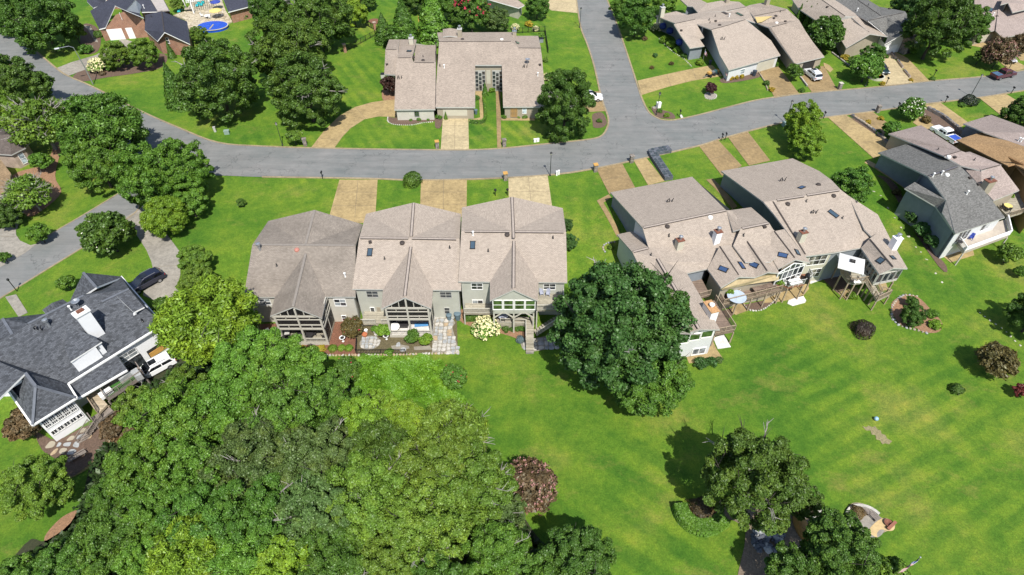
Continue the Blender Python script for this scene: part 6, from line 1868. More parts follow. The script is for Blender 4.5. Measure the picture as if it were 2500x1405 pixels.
tree(285,132,36,'mid','olive','left olive tree shading the brick house driveway')
tree(240,163,24,'hydrangea','green','white flowering hydrangea at the driveway mouth','hydrangea','bush')
tree(272,164,16,'shrub','mid','round green bush right of the white hydrangea','bush','bush')
tree(182,78,26,'small','olive','small olive tree by the footpath of the brick house')
tree(212,122,18,'shrub','mid','low green bush on the lawn above the concrete drive','bush','bush')
tree(240,85,12,'ball','dark','clipped green ball at the brick house front path','bush','bush')
tree(414,122,10,'cone','dark','small dark cone bush against the brick gable','bush','bush')
tree(95,42,84,'oak','dark','dark oak in the upper left corner above the road','oak_tree')
tree(15,30,50,'lumpy','mid','green tree in the very top left corner')
tree(36,207,78,'oak','dark','dark oak left of the road bend','oak_tree')
tree(10,262,50,'lumpy','lime','light green tree at the left edge above the brown roof')
tree(96,300,74,'airy','olive','half bare yellowish tree with pale branches above the cottage')
tree(250,316,84,'feather','mid','dense green tree at the bend of the main road','maple_tree')
tree(240,400,68,'lumpy','green','bright green tree in front of the dense one at the bend')
tree(365,432,80,'oak','green','left crown of the tree pair at the road fork',zs=1.2)
tree(448,415,68,'oak','green','right crown of the tree pair at the road fork',zs=1.25)
tree(462,490,48,'mid','green','lower right crown below the tree pair at the road fork')
tree(402,530,50,'feather','lime','low yellow green tree at the start of the curved concrete drive')
tree(70,470,56,'airy','olive','small half bare tree beside the straw coloured roof')
tree(60,492,28,'small','green','green bush under the small half bare tree','bush','bush')
tree(14,525,34,'dense','dark','dark bush beside the left concrete drive','bush','bush')
tree(95,572,27,'small','green','low green bush beside the lower road','bush','bush')
tree(98,396,28,'small','green','green bush right of the arched window','bush','bush')
tree(10,628,16,'small','mid','small shaded bush at the left frame edge','bush','bush')
tree(262,572,56,'magnolia','darkolive','dark magnolia with white flowers beside the concrete drive','magnolia_tree')
tree(478,632,42,'lumpy','olive','upper one of the two round trees beside the concrete drive')
tree(486,692,50,'lumpy','olive','lower one of the two round trees beside the concrete drive')
tree(398,752,30,'small','dark','dark bush at the corner of the white house','bush','bush')
tree(160,692,23,'small','green','lone green bush on the white house front lawn','bush','bush')
tree(1006,440,23,'ball','darkolive','round dark olive bush between two front driveways','bush','bush',zs=1.1)
tree(587,495,12,'small','dark','tiny dark conifer alone on the lawn','bush','bush')
tree(950,208,20,'small','purple','dark purple leaved tree beside the curved driveway','plum_tree',zs=1.3)
tree(1385,548,16,'dense','deep','upper dark evergreen against the right end townhouse','bush','bush')
tree(1391,590,21,'dense','deep','lower dark evergreen against the right end townhouse','bush','bush')
tree(860,800,27,'crape','brown','brownish crape myrtle between the two screened porches','crape_myrtle',extra=[FL_red])
tree(1186,802,34,'hydrangea','green','big round hydrangea covered in cream flowers','hydrangea','bush')
tree(848,905,34,'crape','mid','left red flecked bush at the edge of the bright ground cover','crape_myrtle','bush',extra=[FL_red])
tree(1108,918,32,'crape','mid','right red flecked bush at the edge of the bright ground cover','crape_myrtle','bush',extra=[FL_red])
for x,y,r,c,l in ((738,852,10,'gold','left golden shrub below the first porch'),(783,851,12,'gold','right golden shrub below the first porch'),(812,851,11,'bright','leftmost of three green balls below the first porch'),(834,850,10,'bright','middle one of three green balls below the first porch'),(852,850,10,'bright','rightmost of three green balls below the first porch')):
 tree(x,y,r,'ball',c,l,'bush','bush',zs=0.8)
for x,y,r,k,c,l in ((1271,830,11,'ball','bluegrey','blue grey bush at the foot of the wooden steps'),(1312,784,13,'cone','bright','bright green plant beside the wooden steps'),(1233,803,12,'shrub','dark','dark shrub left of the platform under the sunroom'),(1252,805,9,'shrub','dark','small dark shrub in the middle under the sunroom'),(1270,802,13,'shrub','dark','dark shrub right under the sunroom next to the steps'),
(935,808,20,'small','bright','bright green bush in the middle garden'),(925,790,14,'shrub','green','leafy bush below the small deck'),(1008,822,20,'small','mid','dark green bush below the middle porch'),(1040,830,18,'small','bright','bright green bush at the right corner of the middle porch'),(900,780,12,'shrub','bright','yellowish shrub behind the garden railing'),
(950,862,12,'shrub','green','low shrub along the front of the middle garden'),(888,870,9,'shrub','green','low shrub at the left garden corner')):
 tree(x,y,r,k,c,l,'bush','bush')
for x,y,r,k,c,l in ((1074,286,10,'shrub','green','round bush left of the pale garage drive'),(1023,292,6,'ball','green','larger ball bush in front of the left wing'),(1003,294,4,'ball','green','tiny ball bush in front of the left wing'),(1045,293,4,'ball','green','tiny bush at the right of the front bed'),
(1184,218,8,'cone','mid','dark narrow evergreen in the entrance court'),(1200,195,13,'small','lime','light green small tree in the entrance court'),(1202,220,10,'shrub','bright','bright bush in the entrance court'),(1165,240,8,'shrub','mid','green bush by the court wall'),
(1232,287,8,'shrub','green','green bush left of the timber trellis'),(1245,283,6,'shrub','gold','golden bush beside the timber trellis'),(1282,285,9,'shrub','green','green bush under the pale arched window'),(1266,286,6,'shrub','lime','lime bush right of the timber trellis'),
(1333,148,9,'shrub','olive','yellowish bush at the right end of the U-shaped house'),(1335,190,12,'hydrangea','green','cream flowering bush at the right end of the U-shaped house'),(1258,68,11,'hydrangea','green','cream flowering bush behind the U-shaped house'),(1290,60,12,'shrub','gold','golden bush behind the black fence'),(1308,72,9,'hydrangea','blue','pale flowering bush behind the black fence'),(1320,90,12,'shrub','green','green bush at the back corner of the right wing'),
(718,333,22,'small','olive','loose olive bush beside the mailbox'),(1575,96,7,'shrub','rust','reddish sapling on the corner lawn'),(1599,136,8,'shrub','deep','dark sapling in the middle of the corner lawn'),(1592,166,6,'shrub','brown','small brown sapling lowest on the corner lawn'),(1640,156,7,'shrub','brown','sapling nearest the corner house path'),
(1735,215,15,'small',(0.06,0.02,0.025),'dark red japanese maple in a round gravel bed'),(1602,70,14,'hydrangea','mid','white flowering bush along the corner house'),(1622,100,14,'shrub','bright','bright hedge bush along the corner house'),(1638,110,13,'shrub','bright','second bright hedge bush along the corner house'),(1654,124,10,'shrub','lime','yellowish bush near the white post of the corner house'),
(1672,138,9,'shrub','mid','small bush before the bay window'),(1710,155,12,'shrub','lime','flowering bush at the corner of the open garage'),(1785,192,8,'shrub','gold','leftmost golden bush along the garage wall'),(1798,190,8,'shrub','gold','middle golden bush along the garage wall'),(1810,187,8,'shrub','gold','rightmost golden bush along the garage wall'),(1826,175,9,'shrub','bright','climbing green bush on the garage wall'),
(1872,205,10,'shrub','dark','dark round bush beside the brown driveway'),(1884,220,8,'shrub','gold','yellow bush beside the brown driveway'),(1895,158,10,'shrub','green','bush at the corner of the tan garage'),(1994,165,9,'shrub','mid','bush at the right corner of the open garage'),(1958,222,8,'shrub','mid','small bush at the road between two driveways'),
(2062,142,11,'shrub','gold','orange golden bush under the gabled window'),(2085,150,14,'small','dark','dark bush in front of the arched stone entrance'),(2140,180,13,'shrub','gold','yellow and orange flowers round the small planter'),(2155,206,8,'shrub','gold','yellow bush at the planter by the road'),(2226,125,13,'shrub','green','green bush beside the right stone entrance'),(2277,193,7,'ball','mid','round green bush on the kerb of the wide lawn'),(2223,196,6,'shrub','gold','yellow bush at the end of the brick divider'),
(2150,290,8,'shrub','gold','straw coloured tuft between two lower driveways'),(2120,300,9,'shrub','gold','dry yellow tuft along the lower driveway'),(2145,325,8,'shrub','mid','green tuft near the pinkish roof corner'),(2350,258,8,'shrub','mid','low green bush left of the very dark clipped one'),
(1712,888,18,'shrub','deep','dark bush left of the tan patio'),(1735,884,16,'shrub','deep','dark bush before the white gable wall'),(1756,880,10,'shrub','blue','blue green bush at the patio corner'),(2080,724,14,'shrub','bright','light green bush under the rear deck'),(1490,605,9,'shrub','olive','reddish bush in the stone ring beside the long wing'),
(2250,560,22,'small','deep','dark hedge bush along the grey house wall'),(2225,530,18,'small','deep','upper dark bush along the grey house wall'),(2275,590,20,'small','deep','lowest dark bush along the grey house wall'),(2205,505,14,'shrub','deep','shaded bush at the corner of the low grey roof'),(2190,470,12,'shrub','brown','reddish bush in the path bed by the grey house'),
(1610,272,8,'shrub','mid','bush in the corner bed beside the utility box'),(1628,282,9,'shrub','lime','light bush in the corner bed at the junction'),(1462,296,8,'shrub','mid','small bush below the white parked van'),(600,38,14,'shrub','green','hedge bush along the pool house'),(432,12,16,'small','olive','olive bush on the pool terrace'),(575,45,10,'shrub','green','left hedge bush along the pool house'),
(1088,283,5,'cone','green','tiny cone bush beside the pale drive'),(250,180,8,'ball','rust','small reddish ball beside the lamp post')):
 tree(x,y,r,k,c,l,'bush','bush')
# dead grey tree in front of the dark oak
dt = thing('dead_tree','leafless grey tree at the top beside the yellow green one','tree',P(735,75))
o = bpy.data.objects.new('branches',bare_twigs(99,4.5,26,M_bark_pale,1.3)); COL.objects.link(o); o.parent = dt; o.location = (0,0,6)
mb = MB(); q = dt.location; mb.tube([q+Vector((0,0,-0.2)),q+Vector((0.2,0,3.5)),q+Vector((0,0,7.5))],[0.3,0.22,0.1],8); mb.build('trunk',M_bark_pale,dt)
# big fallen dead limb at the bottom of the wood
fl = thing('dead_branch','large pale dead limb hanging in a dark gap at the bottom of the wood','branch',P(1060,1350,4))
mb = MB(); A = P(1095,1338,6); rng = random.Random(4)
pts = [A,P(1060,1345,5.5),P(1030,1365,5),P(1000,1378,4.6)]
mb.tube(pts,[0.14,0.1,0.07,0.03],6)
for i in range(12):
 k = rng.randint(0,2); s = pts[k].lerp(pts[k+1],rng.random()); mb.tube([s,s+Vector((rng.uniform(-1,1),rng.uniform(-1.6,.2),rng.uniform(-.4,.6)))],[0.05,0.012],5)
mb.build('limb',M_bark_pale,fl)
# bright green ground cover bank below the middle garden (uncountable)
rng = np.random.default_rng(5)
gpoly = pw([(868,895),(880,878),(920,872),(955,885),(965,874),(990,885),(1010,880),(1040,872),(1060,888),(1075,880),(1085,900),(1090,925),(1100,960),(1130,970),(1150,1000),(1150,1030),(1080,1010),(1000,985),(930,965),(880,970),(858,955)])
xs = [p[0] for p in gpoly]; ys = [p[1] for p in gpoly]; pts = []; gn = []
while len(pts) < 42000:
 x = rng.uniform(min(xs),max(xs)); y = rng.uniform(min(ys),max(ys))
 if pip(x,y,gpoly):
  e = min(1.0,min(math.hypot(x -a,y -b) for a,b in gpoly)/2.2)
  H_ = lambda x,y:0.3+2.1*e*(0.5+0.5*math.sin(x*1.15+1.1*math.sin(y*0.8))*math.cos(y*0.75+x*0.35))**1.3
  h = H_(x,y); gn.append((-(H_(x+.1,y)-h)*10,-(H_(x,y+.1)-h)*10,1.0))
  pts.append((x,y,terr(x,y)+h*rng.uniform(0.88,1.0)))
pts = np.array(pts)
me = quads_mesh('ground_cover',pts,unit(rng.normal(size=(len(pts),3))*0.4+unit(np.array(gn))),0.13,M_leaf_soft,rng,1.8)
gc = bpy.data.objects.new('ground_cover',me); COL.objects.link(gc); gc.color = (0.115,0.24,0.018,1)
tag(gc,'dense bright green ground cover on the bank below the middle garden','ground cover',kind='stuff')
# undergrowth filling gaps between the woodland crowns, coloured dark to paint their shade
pts = []
wfp = pw([(245,1100),(300,1010),(350,950),(480,880),(600,830),(690,870),(830,950),(1000,1000),(1090,1070),(1190,1165),(1260,1250),(1310,1320),(1410,1410),(1410,1450),(0,1450),(80,1350),(180,1290)])
xs = [p[0] for p in wfp]; ys = [p[1] for p in wfp]
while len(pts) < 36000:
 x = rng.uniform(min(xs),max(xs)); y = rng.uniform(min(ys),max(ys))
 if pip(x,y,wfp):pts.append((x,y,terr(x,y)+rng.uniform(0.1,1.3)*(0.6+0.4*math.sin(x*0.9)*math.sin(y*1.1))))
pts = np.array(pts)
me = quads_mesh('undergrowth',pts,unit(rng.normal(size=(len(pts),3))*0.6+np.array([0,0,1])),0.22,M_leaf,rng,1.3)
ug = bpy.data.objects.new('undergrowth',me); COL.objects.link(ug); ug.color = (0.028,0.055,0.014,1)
tag(ug,'leafy undergrowth on the floor of the wood, coloured dark as shade','undergrowth',kind='stuff')
# clipped hedges
def hedge(pix,w,h,col,label,n=5000,name='hedge',leaf=0.07):
 line = catmull(pw(pix),6) if len(pix) > 2 else pw(pix)
 r = np.random.default_rng(len(label)); P0 = []; NN = []
 seg = [(line[i],line[i+1]) for i in range(len(line)-1)]; ln = [math.hypot(b[0]-a[0],b[1]-a[1]) for a,b in seg]; tot = sum(ln)
 for _ in range(n):
  t = r.random()*tot; i = 0
  while t > ln[i] and i < len(ln)-1:t -= ln[i]; i += 1
  a,b = seg[i]; f = t/(ln[i]+1e-9); x = a[0]+(b[0]-a[0])*f; y = a[1]+(b[1]-a[1])*f
  dx,dy = (b[0]-a[0])/ln[i],(b[1]-a[1])/ln[i]
  q = r.random()
  if q < 0.5:o = r.uniform(-1,1)*w/2; z = h; nn = (0,0,1)
  else:
   sgn = 1 if q < 0.75 else -1; o = sgn*w/2; z = r.uniform(0,1)*h; nn = (-dy*sgn,dx*sgn,0.3)
  o*=1-0.15*(z/h)**3
  P0.append((x -dy*o,y+dx*o,terr(x,y)+z+r.normal()*0.03)); NN.append(nn)
 me = quads_mesh('foliage',np.array(P0),unit(np.array(NN,float)+r.normal(size=(n,3))*0.45),leaf,M_leaf_soft,r)
 c = COLS[col] if isinstance(col,str) else col
 root = thing(name,label,'hedge',(line[0][0],line[0][1],0))
 ob = bpy.data.objects.new('foliage',me); COL.objects.link(ob); ob.parent = root; ob.location = (-line[0][0],-line[0][1],0); ob.color = (*c,1)
 mb = MB()
 k = strip('core',line,w*0.8,h*0.92,M_bark,0.0,None); k.parent = root; k.location = (-line[0][0],-line[0][1],0)
 k.data.materials.clear(); k.data.materials.append(MATS['hedge_core'] if 'hedge_core' in MATS else simple('hedge_core',(0.02,0.035,0.01),0.95,0.2))
 return root
hedge([(1657,1240),(1668,1268),(1700,1292),(1735,1290),(1765,1272)],1.6,1.1,'green','curved clipped hedge beside the lone dark oak',14000,leaf=0.085)
hedge([(1134,779),(1184,779)],1.2,1.2,'dark','clipped dark hedge below the sunroom townhouse deck',3500)
hedge([(1181,240),(1183,296),(1147,301)],0.6,0.6,'green','thin clipped hedge round the court lawn',3000)
tree(1716,1242,33,'ball',(0.075,0.055,0.025),'brown low dome bush inside the curved hedge','bush','bush',zs=0.7)
tree(2094,1250,18,'ball',(0.11,0.075,0.03),'brown dome bush beside the stone circle','bush','bush',zs=0.7)
# ------------------------------------------------------------------ cars
M_tyre = simple('tyre_rubber',(0.015,0.015,0.016),0.85,0.1)
M_rim = simple('alloy_rim',(0.45,0.46,0.48),0.3,0.05,metal=0.8)
M_carglass = glassmat('car_glass',(0.012,0.014,0.017),0.04)
M_tail = simple('tail_light_red',(0.35,0.01,0.01),0.3,0.05)
M_head = simple('head_light_glass',(0.7,0.72,0.75),0.15,0.05)
def paint(name,col,rough=0.25):
 m = simple(name,col,rough,0.03); m.node_tree.nodes['Principled BSDF'].inputs['Coat Weight'].default_value = 0.8; return m
def car(px,py,heading,label,pm,kind='suv',length=4.7,W=1.85,h=0.0,name='parked_car',extras=None):
 """heading: world angle of the nose; built from a side profile swept over stations across the width"""
 c = P(px,py,0.8+h); root = thing(name,label,'pickup truck' if kind == 'pickup' else 'car',(c.x,c.y,terr(c.x,c.y)+0.08+h),rz=heading)
 Lh = length/2
 if kind == 'pickup':
  low = [(-Lh,0.45),(-Lh,1.0),(-0.45,1.02),(0.4,1.05),(1.35,1.08),(Lh -0.15,0.98),(Lh,0.75),(Lh,0.42)]
  cab = [(-0.75,1.02),(-0.62,1.62),(-0.45,1.76),(0.55,1.77),(0.75,1.68),(1.35,1.08)]
 elif kind == 'sedan':
  low = [(-Lh,0.42),(-Lh+0.05,0.88),(-1.35,0.98),(0.0,0.95),(1.05,0.93),(Lh -0.2,0.78),(Lh,0.6),(Lh,0.38)]
  cab = [(-1.55,0.96),(-1.0,1.36),(-0.6,1.44),(0.2,1.43),(0.45,1.36),(1.15,0.93)]
 else:
  low = [(-Lh,0.45),(-Lh+0.03,1.02),(-1.2,1.06),(0.2,1.04),(1.2,1.03),(Lh -0.25,0.92),(Lh,0.7),(Lh,0.4)]
  cab = [(-Lh+0.12,1.03),(-Lh+0.42,1.58),(-1.4,1.70),(0.1,1.69),(0.42,1.62),(1.3,1.03)]
 def body(profile,hw,zlo,name,mat,top_in,arches=False):
  mb = MB(); st = [(-1.0,0.0),(-0.93,0.05),(0.93,0.05),(1.0,0.0)]
  prof = list(profile)
  zmax = max(z for x,z in prof)
  rows = []
  for s,lift in st:
   row = []
   for x,z in prof:
    k = (z -zlo)/(zmax -zlo) if zmax > zlo else 0
    y = s*(hw -top_in*k)
    xx = x*(1-(0.03 if abs(s) == 1.0 else 0))
    row.append((xx,y,z+(lift if z > zlo+0.2 and abs(s) < 1 else 0)))
   rows.append(row)
  n = len(prof); vs = [v for r in rows for v in r]; fs = []
  for i in range(3):
   for j in range(n):
    a = i*n+j; b = i*n+(j+1)%n; fs.append((a,b,b+n,a+n))
  fs.append(tuple(range(n))); fs.append(tuple(reversed(range(3*n,4*n))))
  mb.add(vs,fs); o = mb.build(name,mat,None,smooth=False); o.parent = root
  return o
 body(low,W/2,0.4,'body',pm,0.05)
 body(cab,W/2-0.06,1.0,'cabin',pm,0.17)
 def put(mb,nm,mat,par=root):
  o = mb.build(nm,mat,None); o.parent = par; return o
 f0,f1 = cab[-1],cab[-2]; r0,r1 = cab[0],cab[1]
 def pane(pts,nm):
  mb = MB(); mb.add(pts,[tuple(range(len(pts)))]); put(mb,nm,M_carglass)
 hw0 = W/2-0.09; hw1 = W/2-0.24; o_ = 0.085
 pane([(f0[0]+.02,-hw0,f0[1]+0.06),(f0[0]+.02,hw0,f0[1]+0.06),(f1[0]+.05,hw1,f1[1]+.03),(f1[0]+.05,-hw1,f1[1]+.03)],'windscreen')
 pane([(r0[0]-.03,hw0,r0[1]+0.12),(r0[0]-.03,-hw0,r0[1]+0.12),(r1[0]-.04,-hw1,r1[1]+.03),(r1[0]-.04,hw1,r1[1]+.03)],'rear_window')
 for s in (-1,1):
  a,b = r1[0]+0.1,f1[0]-0.05; mid = (a+b)/2
  yb,yt = s*(W/2-0.065),s*(W/2-0.205)
  for x0b,x1b,x0t,x1t in ((r0[0]+0.22,mid -0.05,a+0.1,mid -0.05),(mid+0.05,f0[0]-0.25,mid+0.05,b -0.05)):
   q = [(x0b,yb,1.1),(x1b,yb,1.1),(x1t,yt,r1[1]+0.0),(x0t,yt,r1[1]+0.0)]
   pane(q if s < 0 else q[::-1],'side_window')
  for x in (-length*0.3,length*0.31):
   mb = MB(); mb.tube([(x,s*(W/2-0.2),0.34),(x,s*(W/2+0.03),0.34)],0.35,14); wl = put(mb,'tyre',M_tyre)
   mb = MB(); mb.tube([(x,s*(W/2+0.02),0.34),(x,s*(W/2+0.045),0.34)],0.22,10); put(mb,'rim',M_rim,wl)
  mb = MB(); mb.box((Lh -0.06,s*(W/2-0.28),0.72),(0.2,0.36,0.14)); put(mb,'headlight',M_head)
  mb = MB(); mb.box((-Lh+0.02,s*(W/2-0.18),0.88),(0.1,0.22,0.2)); put(mb,'tail_light',M_tail)
  mb = MB(); mb.box((f0[0]-0.35,s*(W/2+0.08),1.08),(0.12,0.2,0.13)); put(mb,'wing_mirror',pm)
 mb = MB(); mb.box((Lh -0.01,0,0.5),(0.08,W*0.7,0.22)); put(mb,'grille',M_black)
 mb = MB(); mb.box((-Lh+0.01,0,0.55),(0.08,W*0.85,0.16)); put(mb,'rear_bumper',M_black)
 if kind == 'pickup':
  mb = MB(); mb.box((-Lh+0.9,0,1.07),(1.7,W -0.3,0.06)); put(mb,'load_bed',extras or M_dark)
  for s in (-1,1):mb = MB(); mb.box((-Lh+0.9,s*(W/2-0.08),1.1),(1.8,0.1,0.12)); put(mb,'bed_side',pm)
  mb = MB(); mb.box((-Lh+0.05,0,1.1),(0.08,W -0.2,0.12)); put(mb,'tailgate',pm)
 elif kind == 'suv':
  mb = MB(); mb.box((0.0,0,1.775),(0.9,0.85,0.02)); put(mb,'sunroof',M_carglass)
  for s in (-1,1):mb = MB(); mb.beam((-1.5,s*0.66,1.80),(0.1,s*0.66,1.79),0.05,0.05); put(mb,'roof_rail',M_rim)
 return root
def heading(a,b):
 A,B = P(*a),P(*b); return math.atan2(B.y -A.y,B.x -A.x)
P_white = paint('car_paint_white',(0.78,0.79,0.80)); P_black = paint('car_paint_black_blue',(0.012,0.014,0.03)); P_maroon = paint('car_paint_maroon',(0.075,0.018,0.025)); P_navy = paint('car_paint_dark_teal',(0.012,0.03,0.035))
car(1984,181,heading((2003,196),(1966,166)),'white parked suv on the brown driveway below the open garage',P_white)
car(355,687,heading((392,668),(320,708)),'black car parked beside the white house garage',P_black,'suv',5.0)
car(2450,181,heading((2426,186),(2472,176)),'maroon pickup truck driving on the road at the upper right',P_maroon,'pickup',5.7,1.95,name='pickup_truck',extras=simple('blue_load',(0.06,0.12,0.2),0.5,0.3))
car(2309,328,heading((2335,345),(2290,316)),'white pickup truck with blue load bed parked behind the orange roof',P_white,'pickup',5.6,1.95,name='pickup_truck',extras=simple('blue_load_bed',(0.03,0.08,0.42),0.5,0.15))
car(1441,236,heading((1400,236),(1462,236)),'white car half hidden behind the dark tree at the junction',P_white,'suv',4.9)
car(378,897,heading((430,870),(345,915)),'white suv parked under the olive tree by the white house basement',P_white,'suv',4.9)
car(2152,166,heading((2128,145),(2163,180)),'dark teal car under the white flecked tree',P_navy,'sedan',4.6)
car(2462,139,heading((2440,122),(2472,150)),'pale car hidden behind the pink crape myrtle',paint('car_paint_silver',(0.4,0.4,0.42)),'sedan',4.5)
# ------------------------------------------------------------------ street lamps
LG = 'black post lamps along the road'
def lamp_proto():
 r = thing('street_lamp','x','street lamp',(0,0,0),LG)
 mb = MB(); mb.lathe((0,0,0),[(0.14,-0.1),(0.14,0.25),(0.07,0.35),(0.05,4.0),(0.05,4.15)],8); o = mb.build('pole',simple('lamp_post_paint',(0.02,0.028,0.027),0.5,0.1),None); o.parent = r
 mb = MB(); mb.lathe((0,0,4.15),[(0.08,0),(0.17,0.12),(0.2,0.42)],8); o = mb.build('lantern',glassmat('lantern_glass',(0.3,0.3,0.26),0.3),None); o.parent = r
 mb = MB(); mb.lathe((0,0,4.57),[(0.25,0),(0.1,0.16),(0.03,0.26)],8); o = mb.build('lantern_cap',M_black,None); o.parent = r
 return r
LP = lamp_proto()
for px,py,l in ((690,356,'black post lamp on the verge next to the olive oak pair'),(1343,430,'black post lamp on the lower kerb above the right end townhouse'),(1415,68,'black post lamp beside the side road near the cream house'),(1602,281,'black post lamp in the corner bed beside the junction'),
(1916,301,'black post lamp by the yellow green tree'),(2112,212,'black post lamp in front of the gabled houses'),(2369,236,'black post lamp behind the very dark clipped bush')):
 p = P(px,py); place(LP,p,0,l)
sl_ = thing('street_light','tall grey street light with a long bent arm at the concrete driveway','street light',P(228,207))
q = sl_.location
mb = MB(); mb.tube([q,q+Vector((0,0,4)),q+Vector((-0.1,-0.2,8.0)),q+Vector((-0.7,-0.5,8.4)),q+Vector((-2.3,-1.3,8.35))],[0.12,0.1,0.07,0.05,0.045],8); mb.build('pole',M_metal,sl_)
mb = MB(); mb.box(q+Vector((-2.6,-1.45,8.33)),(0.8,0.3,0.16),0.5); mb.build('lamp_head',simple('lamp_head_grey',(0.6,0.62,0.64),0.4),sl_)
sp = thing('post_lamp','small black garden post by the footpath to the white house','post lamp',P(42,712)); q = sp.location
mb = MB(); mb.tube([q,q+Vector((0,0,2.1))],0.06,6); mb.build('pole',M_black,sp); mb = MB(); mb.lathe(q+Vector((0,0,2.1)),[(0.1,0),(0.18,0.15),(0.14,0.35),(0.03,0.42)],8); mb.build('lantern',M_black,sp)
# ------------------------------------------------------------------ mailboxes
def stone_mailbox(px,py,label,top=M_orange,h=1.5):
 p = P(px,py); r = thing('mailbox',label,'mailbox',p,'stone pillar mailboxes')
 mb = MB(); mb.box(p+Vector((0,0,h/2-0.1)),(0.62,0.62,h),0.2); mb.build('pillar',M_stonew,r)
 mb = MB(); mb.box(p+Vector((0,0,h -0.06)),(0.78,0.78,0.1),0.2); mb.build('cap',top,r)
 mb = MB(); mb.box(p+Vector((0.02,0.3,h*0.68)),(0.22,0.3,0.26),0.2); mb.build('letter_box',M_black,r)
for x,y,l,t in ((1234,440,'stone pillar mailbox with orange top left of the pale driveway',M_orange),(1453,419,'stone pillar mailbox at the corner of the first brown driveway',M_orange),(1541,397,'stone pillar mailbox between two narrow drives',M_stonew),(1068,362,'orange topped stone mailbox left of the garage drive',M_orange),
(1231,358,'stone mailbox at the foot of the long footpath',M_stonew),(746,356,'stone pillar beside the curved driveway entrance',M_stonew),(2048,219,'stone pillar mailbox below the parked white suv',M_sid_cream),(2141,275,'stone pillar mailbox on the lower kerb right of the yellow green tree',M_stonew)):
 stone_mailbox(x,y,l,t)
def post_mailbox(px,py,label,n=1):
 p = P(px,py); r = thing('mailbox',label,'mailbox',p,'black post mailboxes')
 mb = MB(); mb.box(p+Vector((0,0,0.55)),(0.1,0.1,1.3)); mb.build('post',M_black,r)
 mb = MB(); b = p+Vector((0,0.05,1.28)); mb.box(b,(0.24,0.5,0.16)); mb.tube([b+Vector((0,-0.25,0.08)),b+Vector((0,0.25,0.08))],0.12,10); mb.build('letter_box',M_black,r)
for x,y,l in ((788,437,'black post mailbox on the lower kerb left of the first driveway'),(1761,344,'left one of two black mailboxes between brown driveways'),(1770,342,'right one of two black mailboxes between brown driveways'),(2190,268,'black mailbox by the white flowering tree'),(2306,252,'black mailbox in a ringed bed on the lower kerb'),(2468,229,'black mailbox nearest the right edge'),(2163,206,'black mailbox beside the yellow bush at the planter'),(2279,187,'black mailbox on the kerb of the wide upper lawn'),(2463,168,'black mailbox behind the maroon pickup'),(1659,286,'black mailbox near the white pad on the corner lawn'),(2010,290,'black mailbox at the top of the long lower driveway')):
 post_mailbox(x,y,l)
for x,y,l in ((1209.5,479,'left one of two small black bollard lamps above the right end townhouse'),(1239,478,'right one of two small black bollard lamps above the right end townhouse')):
 p = P(x,y); r = thing('bollard_lamp',l,'lamp',p); mb = MB(); mb.lathe(p,[(0.06,0),(0.06,1.0)],6); mb.build('post',M_black,r); mb = MB(); mb.blob((p.x,p.y,p.z+1.2),0.24,0.24,0.24); mb.build('globe',M_black,r)
# ------------------------------------------------------------------ utility boxes and small kerbside things
def box_thing(name,label,cat,px,py,s,mat,rz=0.2,lid=None):
 p = P(px,py); r = thing(name,label,cat,p); mb = MB(); mb.box(p+Vector((0,0,s[2]/2-0.05)),s,rz); mb.build('cabinet',mat,r)
 mb = MB(); mb.box(p+Vector((0,0,s[2]-0.02)),(s[0]+0.06,s[1]+0.06,0.06),rz); mb.build('lid',lid or mat,r); return r
M_ug = simple('utility_green',(0.22,0.30,0.26),0.6,0.1)
box_thing('utility_box','grey green utility box under the broad oak by the road','utility box',555,327,(0.9,0.7,0.7),M_ug)
box_thing('utility_box','narrow white utility box left of the grey green one','utility box',526,322,(0.4,0.35,1.0),M_trim)
box_thing('utility_box','white utility box at the foot of the corner lamp','utility box',1607,263,(0.8,0.6,1.1),M_white)
box_thing('utility_box','blue green utility box under the yellow green tree','utility box',1918,308,(1.3,0.9,0.8),M_ug)
box_thing('utility_box','left one of two small white boxes in the lawn by the road','utility box',1306,347,(0.45,0.35,0.6),M_white)
box_thing('utility_box','right one of two small white boxes in the lawn by the road','utility box',1313,346,(0.45,0.35,0.6),M_white)
box_thing('utility_box','left one of two small white posts near the lower lamp','utility box',1359,429,(0.25,0.2,0.9),M_white)
box_thing('utility_box','right one of two small white posts near the lower lamp','utility box',1364,427,(0.25,0.2,0.9),M_white)
drive([(1592,262),(1602,260),(1601,266),(1596,267)],M_conc,name='utility_pad')
drive([(1659,282),(1664,281),(1668,288),(1663,290)],M_white_conc,name='utility_pad')
box_thing('air_conditioner','air conditioning unit beside the left wing of the U-shaped house','air conditioner',936,190,(0.9,0.9,0.9),M_trim,0.1,M_black)
box_thing('air_conditioner','air conditioning unit at the rear corner of the right wing','air conditioner',1321,103,(0.9,0.9,0.9),M_sid_grey,0.1,M_black)
def bin_(px,py,label,mat,s=1.0,name='wheelie_bin',cat='bin'):
 p = P(px,py); r = thing(name,label,cat,p)
 mb = MB(); mb.lathe(p,[(0.27*s,0.02),(0.36*s,0.95*s)],4*3); mb.build('tub',mat,r)
 mb = MB(); mb.lathe(p+Vector((0,0,0.95*s)),[(0.4*s,0),(0.4*s,0.06),(0.2*s,0.13),(0.02,0.14)],12); mb.build('lid',mat,r)
M_bin = simple('bin_grey_blue',(0.10,0.15,0.18),0.6,0.1); M_binnavy = simple('bin_navy',(0.03,0.04,0.06),0.6,0.1)
bin_(1097,781,'smaller blue grey bin against the middle townhouse wall',M_bin); bin_(1118,780,'larger blue grey bin at the corner of the middle townhouse',M_bin,1.25)
